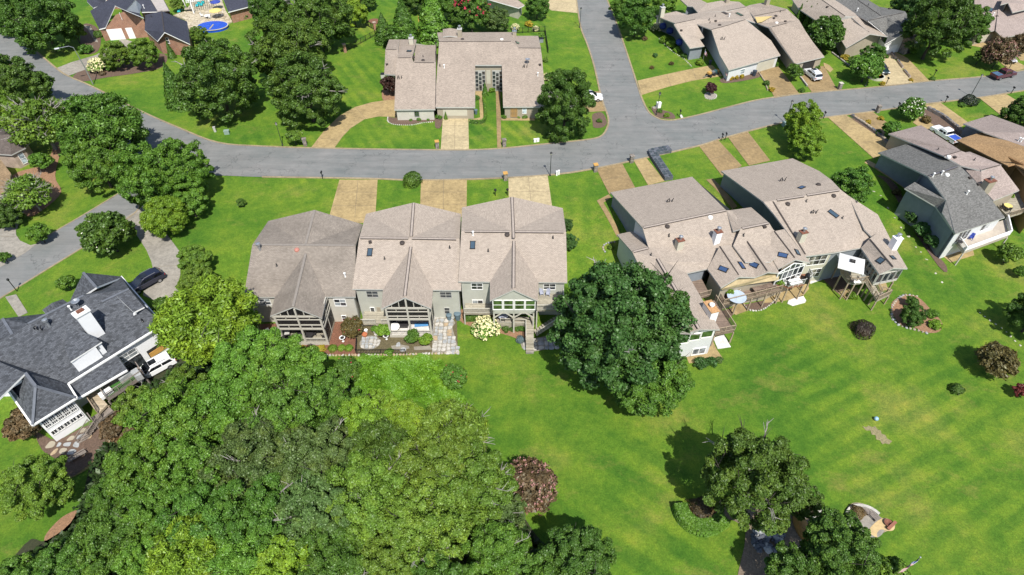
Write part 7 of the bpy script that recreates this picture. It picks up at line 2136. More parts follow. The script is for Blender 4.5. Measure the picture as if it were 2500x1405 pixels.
bin_(1840,186,'dark blue bin beside the golden bushes at the corner house',M_binnavy,1.2); bin_(1733,158,'small dark bin at the corner of the open garage',M_binnavy,0.9); bin_(1162,279,'grey bin right of the pale garage door',M_bin,0.9)
# ------------------------------------------------------------------ furniture
def table(px,py,z,label,mat,r=0.6,legs=4,round_=True,size=(1.6,0.9),rz=0.3,name='patio_table',hgt=0.72):
 p = PZ(px,py,z+hgt) if z is not None else P(px,py,hgt); p.z -= hgt
 t = thing(name,label,'table',p)
 mb = MB()
 if round_:mb.lathe(p+Vector((0,0,hgt -0.05)),[(r,0),(r,0.05)],20)
 else:mb.box(p+Vector((0,0,hgt -0.025)),(*size,0.05),rz)
 mb.build('table_top',mat,t)
 for i in range(4):
  a = rz+math.pi/4+i*math.pi/2; d = (r*0.7) if round_ else min(size)*0.6
  mb = MB(); mb.tube([p+Vector((math.cos(a)*d,math.sin(a)*d,0)),p+Vector((math.cos(a)*d,math.sin(a)*d,hgt -0.05))],0.025,5); mb.build('leg',mat,t)
 return t
def chair(px,py,z,rz,label,mat,name='patio_chair',sc=1.0,cat='chair'):
 p = PZ(px,py,z+0.4) if z is not None else P(px,py,0.4); p.z -= 0.4
 t = thing(name,label,cat,p)
 M = Matrix.Rotation(rz,3,'Z')
 def bx(nm,c,s,tilt=0):
  mb = MB(); mb.box(p+M@Vector(c)*sc,tuple(q*sc for q in s),rot=M@Matrix.Rotation(tilt,3,'X')); mb.build(nm,mat,t)
 bx('seat',(0,0,0.42),(0.52,0.5,0.06)); bx('backrest',(0,0.27,0.74),(0.5,0.05,0.6),-0.2)
 for x in (-0.24,0.24):
  bx('armrest',(x,0.0,0.62),(0.06,0.5,0.04))
  for y in (-0.22,0.22):bx('leg',(x,y,0.21),(0.05,0.05,0.42))
 return t
M_iron = simple('dark_wrought_iron',(0.03,0.028,0.03),0.5,0.1); M_cush = simple('grey_blue_cushion',(0.32,0.34,0.42),0.9,0.1)
chair(1322,716,2.0,0.2,'left one of two pale grey armchairs on the sunroom side deck',M_cush); chair(1338,717,2.0,-0.2,'right one of two pale grey armchairs on the sunroom side deck',M_cush)
table(754,817,-1.75,'dark patio table in the lower porch of the dark-roofed townhouse',M_iron,0.55)
for x,y,a,l in ((733,815,1.5,'dark chair left of the post in the first porch'),(766,815,-1.2,'dark chair right of the table in the first porch'),(750,823,3.1,'dark chair in front of the table in the first porch'),(792,822,2.5,'dark chair in the right corner of the first porch')):chair(x,y,-1.75,a,l,M_iron)
box_thing('storage_rack','white and grey rack with bags at the left of the first porch','rack',700,826,(1.3,1.0,1.3),M_iron,0.2,M_trim)
chair(657,813,None,0.8,'left one of two white garden chairs on red mulch',M_white); chair(676,812,None,-0.8,'right one of two white garden chairs on red mulch',M_white); table(667,818,None,'small white garden table between white chairs',M_white,0.45)
def birdbath(px,py,label):
 p = P(px,py); t = thing('bird_bath',label,'bird bath',p); mb = MB(); mb.lathe(p,[(0.22,0),(0.1,0.1),(0.09,0.6),(0.2,0.68)],10); mb.build('pedestal',M_white,t)
 mb = MB(); mb.lathe(p+Vector((0,0,0.68)),[(0.2,0),(0.4,0.12),(0.38,0.14),(0.15,0.06)],14); mb.build('bowl',M_white,t)
 mb = MB(); mb.lathe(p+Vector((0,0,0.76)),[(0.3,0),(0.3,0.02)],12); mb.build('water',M_dark,t)
birdbath(838,834,'white bird bath at the end of the red mulch bed'); birdbath(944,829,'white bird bath among the bright green bushes')
table(962,798,-1.7,'round white table in the middle porch',M_white,0.75); chair(963,790,-1.7,0,'dark chair behind the round white table',M_iron)
box_thing('covered_grill','dark covered grill in the middle porch','grill',986,803,(1.3,0.7,1.0),M_iron,0)
box_thing('potting_bench','low bench with blue and green things in the middle porch','bench',1030,801,(1.8,0.6,0.7),M_trim,0.1,simple('blue_mat',(0.08,0.25,0.5)))
def pot(px,py,z,label,mat,r=0.28,plant=None,h=0.45):
 p = PZ(px,py,z+h) if z is not None else P(px,py,h); p.z -= h
 t = thing('plant_pot',label,'plant pot',p); mb = MB(); mb.lathe(p,[(r*0.7,0),(r,h),(r*0.85,h),(r*0.8,h -0.06)],12); mb.build('pot',mat,t)
 if plant:
  me = KIND['shrub']['crowns'][0]; o = bpy.data.objects.new('plant',me); COL.objects.link(o); o.parent = t; o.location = (0,0,h+r); o.scale = (r*2,)*3; o.color = (*COLS[plant],1)
M_terra = simple('terracotta',(0.42,0.14,0.06),0.8,0.15)
pot(890,816,None,'orange pot next to the white garden ornament',M_terra,0.38); pot(915,808,None,'round pale pot at the foot of the small steps',M_stone,0.3,'green'); pot(893,806,None,'white pot behind the orange one',M_white,0.25); pot(917,816,None,'cream pot below the round pale pot',M_stone,0.22)
table(1228,770,-0.9,'round glass table on the platform under the sunroom',M_cush,0.7)
for x,y,a in ((1217,774,1.6),(1240,774,-1.6),(1228,779,3.1)):chair(x,y,-0.9,a,{1217:'dark chair left of the table under the sunroom',1240:'dark chair right of the table under the sunroom',1228:'dark chair in front of the table under the sunroom'}[x],M_iron)
# decks of the right houses
def umbrella(px,py,z,label,mat,r=1.7,n=8,h=2.4,sq=False,rz=0.0,vent=False):
 p = PZ(px,py,z+h); p.z -= h; t = thing('patio_umbrella',label,'umbrella',p)
 mb = MB(); mb.tube([p,p+Vector((0,0,h+0.1))],0.035,6); mb.build('pole',M_trim,t)
 ring = [p+Vector((math.cos(rz+2*math.pi*k/n)*r,math.sin(rz+2*math.pi*k/n)*r,h -0.45)) for k in range(n)]; top = p+Vector((0,0,h))
 mb = MB()
 for k in range(n):
  a,b = ring[k],ring[(k+1)%n]; mb.add([a,b,top,a -Vector((0,0,.12)),b -Vector((0,0,.12))],[(0,1,2),(3,4,1,0)])
 mb.build('canopy',mat,t)
 if vent:
  mb = MB(); mb.box(top+Vector((0,0,0.02)),(0.7,0.7,0.06),rz+math.pi/4); mb.build('vent',M_dark,t)
M_ltblue = simple('pale_blue_canvas',(0.36,0.43,0.52),0.8,0.12); M_wcanvas = simple('white_canvas',(0.60,0.60,0.59),0.8,0.04)
table(1799,724,0.5,'large pale blue glass table on the long timber deck',M_ltblue,1.3)
chair(1788,711,0.5,0.2,'left white chair behind the large pale blue table',M_white); chair(1801,708,0.5,0.2,'right white chair behind the large pale blue table',M_white)
umbrella(2082,638,1.15,'large square white umbrella over the right rear deck',M_wcanvas,2.35,4,2.7,rz=0.35,vent=True)
def picnic(px,py,z,rz,label):
 p = PZ(px,py,z+0.7); p.z -= 0.7; t = thing('picnic_table',label,'picnic table',p); M = Matrix.Rotation(rz,3,'Z')
 for k in range(5):mb = MB(); mb.box(p+M@Vector((0,-0.3+0.15*k,0.72)),(2.2,0.13,0.05),rz); mb.build('plank',M_deck,t)
 for s in (-0.75,0.75):
  for k in (-0.07,0.07):mb = MB(); mb.box(p+M@Vector((0,s+k,0.44)),(2.2,0.12,0.05),rz); mb.build('bench_plank',M_deck,t)
 for x in (-0.8,0.8):mb = MB(); mb.beam(p+M@Vector((x,-0.8,0)),p+M@Vector((x,-0.25,0.7)),0.08,0.08); mb.beam(p+M@Vector((x,0.8,0)),p+M@Vector((x,0.25,0.7)),0.08,0.08); mb.build('leg_frame',M_wood,t)
picnic(1856,703,0.5,0.3,'long brown picnic table at the middle of the timber deck'); picnic(1880,697,0.5,0.3,'brown picnic table nearest the right end of the timber deck')
def grill(px,py,z,label,rz=0.3):
 p = PZ(px,py,z+0.9); p.z -= 0.9; t = thing('grill',label,'grill',p); mb = MB(); mb.box(p+Vector((0,0,0.45)),(1.2,0.55,0.85),rz); mb.build('cart',M_black,t)
 mb = MB(); d = Vector((math.cos(rz),math.sin(rz),0))*0.45; mb.tube([p+Vector((0,0,0.98))-d,p+Vector((0,0,0.98))+d],0.28,10); mb.build('lid',M_black,t)
grill(1764,712,0.5,'black grill in the left corner of the long timber deck'); grill(1972,676,0.9,'black covered grill at the right of the round deck',1.2)
table(1941,687,0.9,'white rectangular table on the round deck',M_white,round_=False,size=(1.9,1.0),rz=0.3)
for x,y,a,c,l in ((1936,675,0.3,M_white,'left white chair behind the table on the round deck'),(1946,674,0.3,M_white,'right white chair behind the table on the round deck'),(1925,692,1.8,M_iron,'dark chair at the left end of the table on the round deck'),(1962,683,-1.3,M_iron,'dark chair at the right end of the table on the round deck'),(1915,690,1.4,M_white,'white chair at the left rail of the round deck')):chair(x,y,0.9,a,l,c)
pot(1776,716,0.5,'potted palm beside the large pale blue table',M_terra,0.35,'bright'); pot(1900,695,0.5,'potted fern at the right end of the timber deck',M_terra,0.33,'bright')
table(2091,686,1.15,'low white square table on the right rear deck',M_white,round_=False,size=(1.0,0.8),rz=0.2,hgt=0.45); chair(2103,681,1.15,-1.0,'metal chair right of the low white table',M_trim); chair(2080,686,1.15,1.0,'dark lounge chair left of the low white table',M_iron)
chair(2372,580,0.6,-0.7,'blue chair on the grey house deck',M_blue); table(2344,590,0.6,'dark glass table on the grey house deck',M_iron,0.4)
table(2462,502,0.8,'yellowish round table on the deck of the pinkish roofed house',M_yellowcl,0.6)
for x,y,a,l in ((2450,506,1.4,'dark chair left of the yellowish table'),(2462,512,3.0,'dark chair in front of the yellowish table')):chair(x,y,0.8,a,l,M_iron)
pot(2457,483,0.8,'white planter with green plant behind the yellowish table',M_white,0.4,'bright')
box_thing('air_conditioner','round topped air conditioner beside the grey house stair','air conditioner',2286,607,(0.95,0.95,0.9),M_trim,0.5,M_iron)
mbx = thing('side_steps','white railed steps at the rear corner of the grey house','steps',P(2296,590)); a = P(2282,592); b = P(2303,583)
for k in range(9):
 q = a.lerp(b,k/8); mb = MB(); mb.box(q+Vector((0,0,0.2+0.12*k)),(1.1,0.22,0.05),0.9); mb.build('tread',M_trim,mbx)
# pool terrace furniture
for x,y,l in ((437,27,'left teal lounger cushion on the pool terrace'),(481,13,'teal lounger left under the white pergola'),(491,11,'teal lounger right under the white pergola')):
 p = P(x,y,0.5); t = thing('sun_lounger',l,'sun lounger',p); mb = MB(); mb.box(p,(0.75,1.5,0.12),0.3); mb.build('mattress',M_teal,t); mb = MB(); mb.box(p+Vector((0,0,-0.2)),(0.65,1.3,0.28),0.3); mb.build('frame',M_wood,t); mb = MB(); mb.box(p+Vector((0.2,0.85,0.2)),(0.75,0.12,0.6),0.3); mb.build('headrest',M_teal,t)
umbrella(524,21,0.25,'pale yellow umbrella on the pool terrace',M_yellowcl,1.5,8,2.3); umbrella(524,0,0.25,'blue umbrella at the top edge above the pool terrace',M_blue,1.3,8,2.3)
table(505,38,0.25,'white table on the pool terrace',M_white,0.7); chair(493,38,0.25,1.5,'left white chair on the pool terrace',M_white); chair(512,42,0.25,-1.5,'right white chair on the pool terrace',M_white); chair(542,36,0.25,-1.2,'white chair beside the yellow umbrella',M_white)
table(459,21,0.25,'square grey fire table on the pool terrace',M_sid_tan,round_=False,size=(1.7,1.3),rz=0.3,hgt=0.6)
# bench by the white house
bn = thing('garden_bench','weathered plank bench on the dry grass below the white house','bench',P(192,1118)); q = bn.location
for k in range(4):mb = MB(); mb.box(q+Vector((0.12*k -0.2,-0.1*k+0.15,0.45+(0.12 if k == 0 else 0))),(1.9,0.13,0.05),0.75); mb.build('plank',M_wood_g,bn)
for s in (-0.7,0.7):mb = MB(); mb.box(q+Vector((s*0.73,s*0.68,0.2)),(0.1,0.5,0.42),0.75); mb.build('leg',M_wood_g,bn)
# garden cart before the open garage
ct = thing('garden_cart','dark garden trailer with an orange box parked on the tan driveway','cart',P(1735,186)); q = ct.location; hd = heading((1712,194),(1758,176)); M = Matrix.Rotation(hd,3,'Z')
for nm,c,s,m in (('bed',(0,0,0.55),(2.2,1.0,0.12),M_black),('orange_box',(-0.5,0.1,0.8),(0.8,0.7,0.4),M_orange),('tool_box',(0.5,0,0.75),(0.8,0.6,0.3),M_metal),('engine',(1.2,0,0.6),(0.6,0.7,0.7),simple('teal_engine',(0.03,0.09,0.10))),('tow_bar',(-1.7,0,0.45),(1.3,0.12,0.08),M_metal),('seat',(1.9,0.1,0.6),(0.8,0.8,0.35),M_orange)):
 mb = MB(); mb.box(q+M@Vector(c),s,hd); mb.build(nm,m,ct)
for x in (-0.6,0.6,1.5):
 for s in (-0.55,0.55):mb = MB(); mb.tube([q+M@Vector((x,s -0.08,0.3)),q+M@Vector((x,s+0.08,0.3))],0.3,12); mb.build('wheel',M_tyre,ct)
# flags
def flag(px,py,zt,label,size=(1.5,0.9),pole=5.0,ang=0.0):
 top = PZ(px,py,zt); t = thing('flag',label,'flag',(top.x,top.y,terr(top.x,top.y)))
 g = terr(top.x,top.y); mb = MB(); mb.tube([(top.x,top.y,g),(top.x,top.y,zt)],0.04,6); mb.blob((top.x,top.y,zt+0.08),0.09,0.09,0.09,seg=6); mb.build('pole',M_metal,t)
 mr,mw,mbl = [MATS.get(n) or simple(n,c,0.8,0.05) for n,c in (('flag_red',(0.45,0.03,0.05)),('flag_white',(0.72,0.72,0.72)),('flag_blue',(0.04,0.07,0.26)))]
 w,h = size; mb = MB(); d = Vector((math.cos(ang),math.sin(ang),0))
 n = 13
 for i in range(n):
  for j in range(8):
   u0,u1 = w*j/8,w*(j+1)/8; z0 = zt -0.1-h*(i+1)/n; z1 = zt -0.1-h*i/n
   if i < 7 and j < 3:continue
   f = lambda u,z:Vector((top.x,top.y,z -u*0.75))+d*u*0.62+Vector((-d.y,d.x,0))*0.1*math.sin(u*6)
   mb.add([f(u0,z0),f(u1,z0),f(u1,z1),f(u0,z1)],[(0,1,2,3)],0 if i%2 == 0 else 1)
 f = lambda u,z:Vector((top.x,top.y,z -u*0.75))+d*u*0.62+Vector((-d.y,d.x,0))*0.1*math.sin(u*6)
 for j in range(3):
  u0,u1 = w*j/8,w*(j+1)/8; z0 = zt -0.1-h*7/n; z1 = zt -0.1; mb.add([f(u0,z0),f(u1,z0),f(u1,z1),f(u0,z1)],[(0,1,2,3)],2)
  for k in range(4):
   c = f((u0+u1)/2,z0+(z1 -z0)*(k+0.5)/4); mb.box(c+Vector((0,-0.02,0)),(0.05,0.03,0.05),ang,1)
 mb.build('cloth',[mr,mw,mbl],t)
flag(2246,1362,3.6,'striped flag on a pole at the bottom edge of the lawn',(1.9,1.1),ang=3.6)
flag(1772,172,2.3,'small red striped flag at the corner of the open garage',(1.0,0.6),ang=0.0)
flag(1722,122,2.6,'small pale striped flag beside the bay window',(1.3,0.8),ang=0.2)
gb = thing('garden_globe','pale blue globe on the open lawn','globe',P(2137,1026)); q = gb.location; mb = MB(); mb.blob((q.x,q.y,q.z+0.3),0.27,0.27,0.27,seg=14); mb.build('globe',simple('pale_blue_gloss',(0.25,0.42,0.55),0.15,0.1),gb,smooth=True); mb = MB(); mb.lathe(q,[(0.16,0),(0.1,0.08)],8); mb.build('stand',M_stone_d,gb)
# ------------------------------------------------------------------ fences
def iron_fence(a,b,label,n=6,h=1.3,zoff=0.0):
 A,B = P(*a),P(*b); t = thing('iron_fence',label,'fence',A)
 d = B -A
 for i in range(n+1):
  p = gz(A+d*i/n); mb = MB(); mb.box(p+Vector((0,0,h/2)),(0.1,0.1,h+0.1),0.5); mb.build('post',M_black,t)
 for i in range(n):
  p,q = gz(A+d*i/n),gz(A+d*(i+1)/n)
  mb = MB()
  for z in (0.15,h -0.1):mb.beam(p+Vector((0,0,z)),q+Vector((0,0,z)),0.04,0.05)
  k = max(4,int((q -p).length/0.16))
  for j in range(1,k):r = p.lerp(q,j/k); mb.box(r+Vector((0,0,h/2)),(0.025,0.025,h -0.05),0)
  mb.build('rail_panel',M_black,t)
iron_fence((846,126),(927,82),'black iron fence running up the slope between brick piers',7)
iron_fence((893,62),(914,74),'short dark fence panel beside the yellow tree',3,1.4)
iron_fence((1222,84),(1330,78),'black iron fence around the yard behind the U-shaped house',8)
iron_fence((1330,78),(1338,130),'black iron fence on the right side of the U-shaped house yard',4)
for x,y,l in ((843,128,'brick pier at the lower end of the iron fence'),(916,74,'brick pier at the upper end of the iron fence'),(933,81,'brick pier beside the dark evergreen')):
 p = P(x,y); t = thing('brick_pier',l,'pillar',p,'brick fence piers'); mb = MB(); mb.box(p+Vector((0,0,0.85)),(0.6,0.6,1.9),0.4); mb.build('shaft',M_brick,t); mb = MB(); mb.box(p+Vector((0,0,1.85)),(0.76,0.76,0.14),0.4); mb.build('cap',M_brick_p,t)
bed([(900,50),(915,46),(935,50),(938,58),(918,60),(902,56)],M_mulch_red)
# ------------------------------------------------------------------ stones
def rock_mesh(seed,flat=0.5):
 rng = random.Random(seed); mb = MB(); mb.blob((0,0,0),1,1,flat,seg=7,rng=rng,jit=0.22); o = mb.build('rock',M_stone,None); me = o.data; bpy.data.objects.remove(o); return me
ROCKS = {}
def rocks(parent,pts,size,mats,name='stone',flat=0.5,z=0.0,seed=1):
 rng = random.Random(seed); off = parent_loc(parent)
 for x,y in pts:
  m = rng.choice(mats); key = (m.name,rng.randint(0,2),flat)
  if key not in ROCKS:
   me = rock_mesh(key[1]*7+3,flat); me.materials.clear(); me.materials.append(m); ROCKS[key] = me
  o = bpy.data.objects.new(name,ROCKS[key]); COL.objects.link(o); o.parent = parent
  s = rng.uniform(*size); o.location = Vector((x,y,terr(x,y)+z))-off; o.scale = (s,s*rng.uniform(0.6,1),s); o.rotation_euler = (rng.uniform(-.2,.2),rng.uniform(-.2,.2),rng.uniform(0,6.28))
def along(pix,step,closed=False):
 l = catmull(pw(pix),8,closed)
 if closed:l.append(l[0])
 out = []; acc = 0
 for a,b in zip(l,l[1:]):
  d = math.hypot(b[0]-a[0],b[1]-a[1])
  while acc < d:t = acc/d; out.append((a[0]+(b[0]-a[0])*t,a[1]+(b[1]-a[1])*t)); acc += step
  acc -= d
 return out
def crazy(root,poly,cell,mats,h=0.06,base=0.05,seed=1,name='flagstone',gap=0.86):
 """irregular flat flags fitted to a jittered grid, each stone an object"""
 rng = random.Random(seed); xs = [p[0] for p in poly]; ys = [p[1] for p in poly]
 nx = int((max(xs)-min(xs))/cell)+2; ny = int((max(ys)-min(ys))/cell)+2
 g = [[(min(xs)+(i+rng.uniform(-.28,.28))*cell -cell*.5,min(ys)+(j+rng.uniform(-.28,.28))*cell -cell*.5) for i in range(nx+1)] for j in range(ny+1)]
 off = parent_loc(root)
 for j in range(ny):
  for i in range(nx):
   q = [g[j][i],g[j][i+1],g[j+1][i+1],g[j+1][i]]; cx_ = sum(p[0] for p in q)/4; cy_ = sum(p[1] for p in q)/4
   if not pip(cx_,cy_,poly):continue
   pts = []
   for k in range(4):
    a,b = q[k],q[(k+1)%4]
    for t in (0.18,0.5,0.82):
     m = 1+(rng.uniform(-.06,.06) if t == 0.5 else -0.05)
     x = a[0]+(b[0]-a[0])*t; y = a[1]+(b[1]-a[1])*t
     pts.append((cx_+(x -cx_)*gap*m,cy_+(y -cy_)*gap*m))
   z = terr(cx_,cy_)+base; mb = MB(); mb.prism(pts,z -0.05,z+h*rng.uniform(0.7,1.2)); mb.build(name,rng.choice(mats),root)
M_joint2 = simple('patio_joint_sand',(0.23,0.21,0.17),0.95,0.2)
pp = pw([(1058,775),(1100,770),(1112,790),(1104,800),(1118,850),(1118,862),(1055,862),(1056,800)])
s_ = sheet('flagstone_patio',pp,M_joint2,0.07); crazy(s_,pp,0.62,[M_stone,M_stone_g,M_stone,M_stone_g,M_stone,M_stone_o],base=0.07,seed=3)
pp = pw([(1268,832),(1300,828),(1370,815),(1360,850),(1300,860),(1275,852)])
s_ = sheet('flagstone_patio',pp,M_joint2,0.07); crazy(s_,pp,0.7,[M_stone,M_stone_g],base=0.07,seed=4)
c0 = P(903,838); pp = [(c0.x+1.35*math.cos(a),c0.y+1.25*math.sin(a)) for a in [k*math.pi/12 for k in range(24)]]
s_ = sheet('round_stone_patio',pp,M_joint2,0.08); crazy(s_,pp,0.5,[M_stone,M_stone_g],base=0.08,seed=5)
pp = pw([(955,846),(975,842),(998,846),(1000,852),(980,856),(958,855)]); s_ = sheet('stepping_path',pp,M_joint2,0.08); crazy(s_,pp,0.9,[M_stone_g],base=0.08,seed=6,gap=0.8)
pp = pw([(1010,848),(1050,845),(1054,855),(1012,856)]); s_ = sheet('stepping_path',pp,M_joint2,0.08); crazy(s_,pp,0.9,[M_stone_g],base=0.08,seed=7,gap=0.8)
pp = pw([(110,1075),(140,1085),(215,1045),(240,1060),(200,1090),(160,1125),(140,1120)]); s_ = sheet('flagstone_patio',pp,M_mulch,0.06); crazy(s_,pp,1.0,[M_sid_tan,M_stone_o,M_stone_g],base=0.06,seed=8,gap=0.72)
# low edging walls
ew = thing('garden_edging','low row of tan blocks along the front of the middle gardens','edging',P(870,868)); rocks(ew,along([(720,868),(870,868),(1000,866),(1118,862)],0.42),(0.2,0.26),[M_stone_o,M_sid_tan,M_stone],'block',0.6,0.05,2)
ew = thing('garden_railing','thin black railing along the left of the middle garden','railing',P(872,860)); railing('rail_panel',[gz(P(872,835)),gz(P(870,864)),gz(P(990,864))],ew,0.9,M_black,0.2,3,0.04)
ew = thing('stone_ring','ring of pale stones around the bed with dark bushes','stone edging',P(2232,770)); rocks(ew,along([(2238,724),(2205,722),(2180,745),(2178,775),(2196,795),(2235,806),(2262,814)],0.5),(0.14,0.28),[M_sid_tan,M_stone_g],'stone',0.6,0.05,3)
ew = thing('stone_edging','curved edging of pale stones under the long timber deck','stone edging',P(1850,750)); rocks(ew,along([(1816,746),(1830,758),(1860,757),(1888,738),(1896,728)],0.4),(0.14,0.2),[M_stone],'stone',0.6,0.05,4)
ew = thing('stone_edging','pale edging stones before the left wing of the U-shaped house','stone edging',P(1000,305)); rocks(ew,along([(947,287),(948,298),(965,305),(1005,306),(1030,301),(1060,298)],0.4),(0.13,0.18),[M_stone],'stone',0.6,0.05,5)
ew = thing('stone_edging','pale edging stones along the corner house bed','stone edging',P(1640,120)); rocks(ew,along([(1610,95),(1640,125),(1670,145),(1690,165)],0.6),(0.14,0.2),[M_stone],'stone',0.6,0.05,6)
ew = thing('stone_ring','ring of small stones around the dark red maple','stone edging',P(1735,235)); rocks(ew,along([(1722,230),(1735,226),(1748,232),(1746,241),(1732,244),(1722,239)],0.4,True),(0.12,0.18),[M_stone],'stone',0.6,0.05,7)
ew = thing('stone_ring','stone ring beside the long wing and the big oak','stone edging',P(1485,605)); rocks(ew,along([(1500,592),(1480,596),(1472,606),(1478,618)],0.45),(0.18,0.25),[M_sid_tan,M_stone_g],'stone',0.6,0.1,8)
ss = [(2150,478),(2168,508),(2184,532),(2200,556),(2218,578),(2236,604),(2248,616),(2262,634),(2284,668),(2300,690),(2133,468),(2116,462)]
ew = thing('stepping_stones','line of pale stepping stones crossing the lawn beside the grey house','stepping stones',P(2200,556)); rocks(ew,[tuple(P(x,y))[:2] for x,y in ss],(0.16,0.3),[M_sid_cream],'stepping_stone',0.12,0.02,9)
ew = thing('stone_line','thin line of pale stones down the far right lawn','stone edging',P(2440,800)); rocks(ew,along([(2392,764),(2420,785),(2450,805),(2480,835),(2510,860)],0.8),(0.08,0.2),[M_sid_cream],'stone',0.4,0.02,10)
ew = thing('rock_garden','dark rockery of boulders between the two oaks at the bottom','rockery',P(1870,1320))
rg = random.Random(12); pts = []
poly_ = pw([(1835,1300),(1880,1290),(1915,1305),(1905,1340),(1870,1350),(1840,1340)]); xs = [p[0] for p in poly_]; ys = [p[1] for p in poly_]
while len(pts) < 60:
 x,y = rg.uniform(min(xs),max(xs)),rg.uniform(min(ys),max(ys))
 if pip(x,y,poly_):pts.append((x,y))
rocks(ew,pts,(0.2,0.5),[M_stone_d,M_stone_g,M_stone_d],'rock',0.7,0.15,11)
ew = thing('stone_edging','pale loose stones at the edge of the gravel by the lone oak','stone edging',P(1990,1250)); rocks(ew,along([(1990,1222),(2000,1240),(1996,1262),(1970,1262),(1945,1270)],0.35),(0.15,0.3),[M_stone],'stone',0.6,0.05,13)
cv = thing('oval_cover','orange brown oval cover lying by the rockery','cover',P(1955,1285)); q = P(1955,1285); mb = MB(); mb.blob((q.x,q.y,q.z+0.1),0.75,1.7,0.35,seg=14); o = mb.build('cover',simple('orange_brown_cover',(0.28,0.15,0.03),0.6,0.15),cv)
# stone circle seat
p0 = P(2112,1275); pc_ = [(p0.x+1.9*math.cos(a),p0.y+1.75*math.sin(a)) for a in [k*math.pi/14 for k in range(28)]]
s_ = sheet('round_patio',pc_,M_conc,0.07,thick=0.1);
rg_ = thing('patio_kerb_ring','pale curved kerb on the upper side of the round patio','kerb',p0); st = strip('kerb',pc_[2:18],0.32,0.3,M_stone,0.0,None); st.parent = rg_; st.location = -rg_.location
for i,a in enumerate((0.5,1.4,2.1,2.9)):
 x,y = p0.x+1.1*math.cos(a),p0.y+1.0*math.sin(a); b = thing('slatted_bench',('rightmost','second from right','second from left','leftmost')[i]+' of four brown slatted seats on the round patio','bench',(x,y,terr(x,y)),'slatted seats on the round patio')
 for k in range(5):mb = MB(); d = Vector((math.cos(a),math.sin(a),0))*(k -2)*0.13; mb.box(Vector((x,y,terr(x,y)+0.5))+d,(0.09,0.95,0.04),a); mb.build('slat',M_wood_g,b)
 for s in (-0.4,0.4):mb = MB(); mb.box((x -math.sin(a)*s,y+math.cos(a)*s,terr(x,y)+0.24),(0.55,0.06,0.5),a); mb.build('leg',M_wood_g,b)
pt = pw([(2128,1285),(2150,1268),(2168,1268),(2182,1282),(2182,1294),(2170,1298),(2150,1294),(2140,1304),(2142,1318),(2136,1312),(2120,1300)]); sheet('sand_patio',catmull(pt,4,True),simple('sandy_gravel',(0.46,0.34,0.17),0.95,0.15,2,fine=0.12),0.09)
for i,(x,y) in enumerate(((2166,1280),(2174,1287))):
 p = P(x,y); b = thing('fire_bowl' if i == 0 else 'wooden_bench',('dark iron fire bowl on the sandy patio','short red brown plank bench on the sandy patio')[i],('fire bowl','bench')[i],p); mb = MB()
 if i == 0:mb.lathe(p,[(0.15,0),(0.45,0.35),(0.4,0.36),(0.1,0.2)],12); mb.build('bowl',M_rust,b)
 else:mb.box(p+Vector((0,0,0.4)),(1.4,0.3,0.08),0.6); mb.build('seat',simple('red_brown_wood',(0.25,0.10,0.06)),b); mb = MB(); mb.box(p+Vector((0,0,0.18)),(1.2,0.15,0.36),0.6); mb.build('leg',M_wood_g,b)
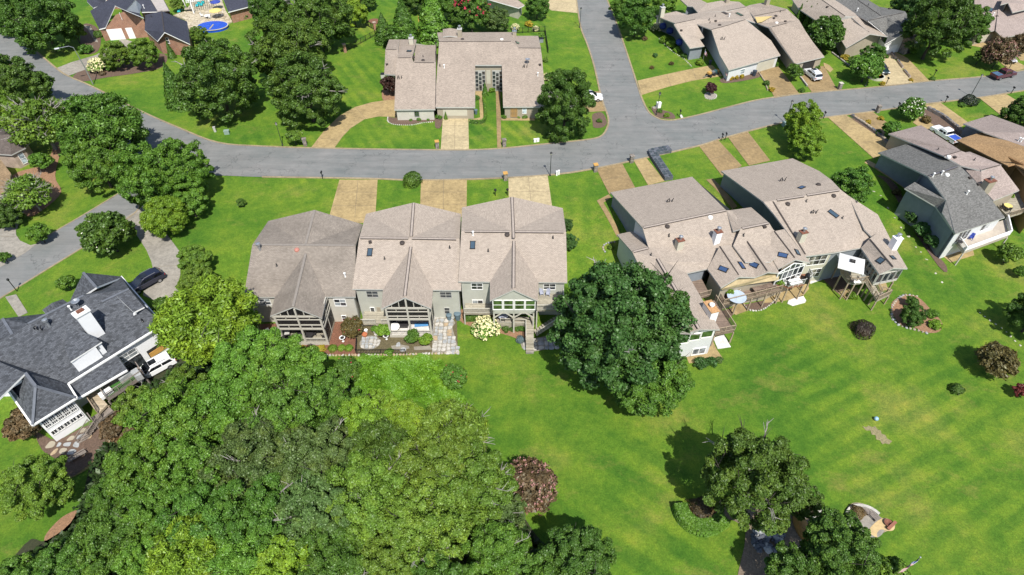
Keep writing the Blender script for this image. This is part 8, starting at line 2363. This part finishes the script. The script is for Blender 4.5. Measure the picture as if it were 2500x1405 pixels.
# retaining walls
def stone_wall(pix,w,h,label,step=0.75,mats=None,base=0.0,mwall=None):
 l = pw(pix); root = thing('retaining_wall',label,'wall',(l[0][0],l[0][1],terr(*l[0])))
 k = strip('wall_core',l,w,h,mwall or M_stonew,base,None); k.parent = root; k.location = -root.location
 rng = random.Random(len(pix)); off = root.location
 for a,b in zip(l,l[1:]):
  d = math.hypot(b[0]-a[0],b[1]-a[1]); n = max(1,int(d/step)); ang = math.atan2(b[1]-a[1],b[0]-a[0]); nr = max(1,int(w/0.7))
  for i in range(n):
   for j in range(nr):
    t = (i+0.5)/n; o = (j+0.5)/nr*w -w/2; x = a[0]+(b[0]-a[0])*t -math.sin(ang)*o; y = a[1]+(b[1]-a[1])*t+math.cos(ang)*o
    lx,ly = d/n*0.46,w/nr*0.46; z = terr(x,y)+base+h
    pts = []
    for q in range(7):
     th = 2*math.pi*q/7+rng.uniform(-.2,.2); ux,uy = math.cos(th)*lx*rng.uniform(.85,1.1),math.sin(th)*ly*rng.uniform(.85,1.1)
     pts.append((x+ux*math.cos(ang)-uy*math.sin(ang),y+ux*math.sin(ang)+uy*math.cos(ang)))
    mb = MB(); mb.prism(pts,z -0.02,z+rng.uniform(0.05,0.1)); mb.build('capstone',rng.choice(mats or [M_stone_g,M_stone_d]),root)
 return root
MW = simple('slate_capstone',(0.04,0.055,0.065),0.85,0.3,3,fine=0.2)
stone_wall([(1634,369),(1590,377),(1632,441)],1.5,0.75,'slate topped L-shaped retaining wall between the narrow drive and the lawn',0.6,[MW,MW,M_stone_d],mwall=M_stone_d)
stone_wall([(2262,268),(2300,288),(2342,322),(2352,338)],0.6,0.7,'dark stone retaining wall beside the white pickup drive',0.7,[M_stone_d,M_wood_g])
for i,(a,b) in enumerate((((2163,116),(2173,127)),((2175,132),(2186,145)),((2190,150),(2203,168)),((2206,174),(2221,191)))):
 stone_wall([a,b],0.35,0.55-0.05*i,('topmost','second','third','lowest')[i]+' of four stepped brick walls between the two upper drives',0.5,[M_wood_g,M_stone_d],mwall=M_brick_p)
stone_wall([(1903,137),(1935,162)],0.4,0.6,'low wall between the corner house garage and its neighbour',0.6,[M_sid_tan])
stone_wall([(2030,130),(2070,160),(2082,168)],0.3,0.25,'low pale edging wall along the gabled house bed',0.6,[M_stone])
stone_wall([(1953,190),(1970,212)],0.3,0.3,'short pale wall left of the parked white suv',0.5,[M_stone])
stone_wall([(1838,180),(1852,178),(1866,200),(1874,222)],0.25,0.2,'thin edging wall right of the corner lawn',0.6,[M_stone_o,M_sid_tan])
stone_wall([(2078,284),(2110,305),(2150,335),(2180,365)],0.5,0.45,'rough stone divider between two lower driveways',0.6,[M_stone_o,M_sid_tan,M_stone_d])
pl = thing('round_planter','round low stone planter beside the pale driveway mouth','planter',P(2138,190)); q = P(2138,190); mb = MB(); mb.lathe(q,[(1.7,-0.1),(1.7,0.5),(1.45,0.5),(1.45,0.4)],20); mb.build('wall',M_sid_cream,pl); mb = MB(); mb.lathe(q+Vector((0,0,.3)),[(1.44,0),(1.44,0.1)],20); mb.build('soil',M_mulch,pl)
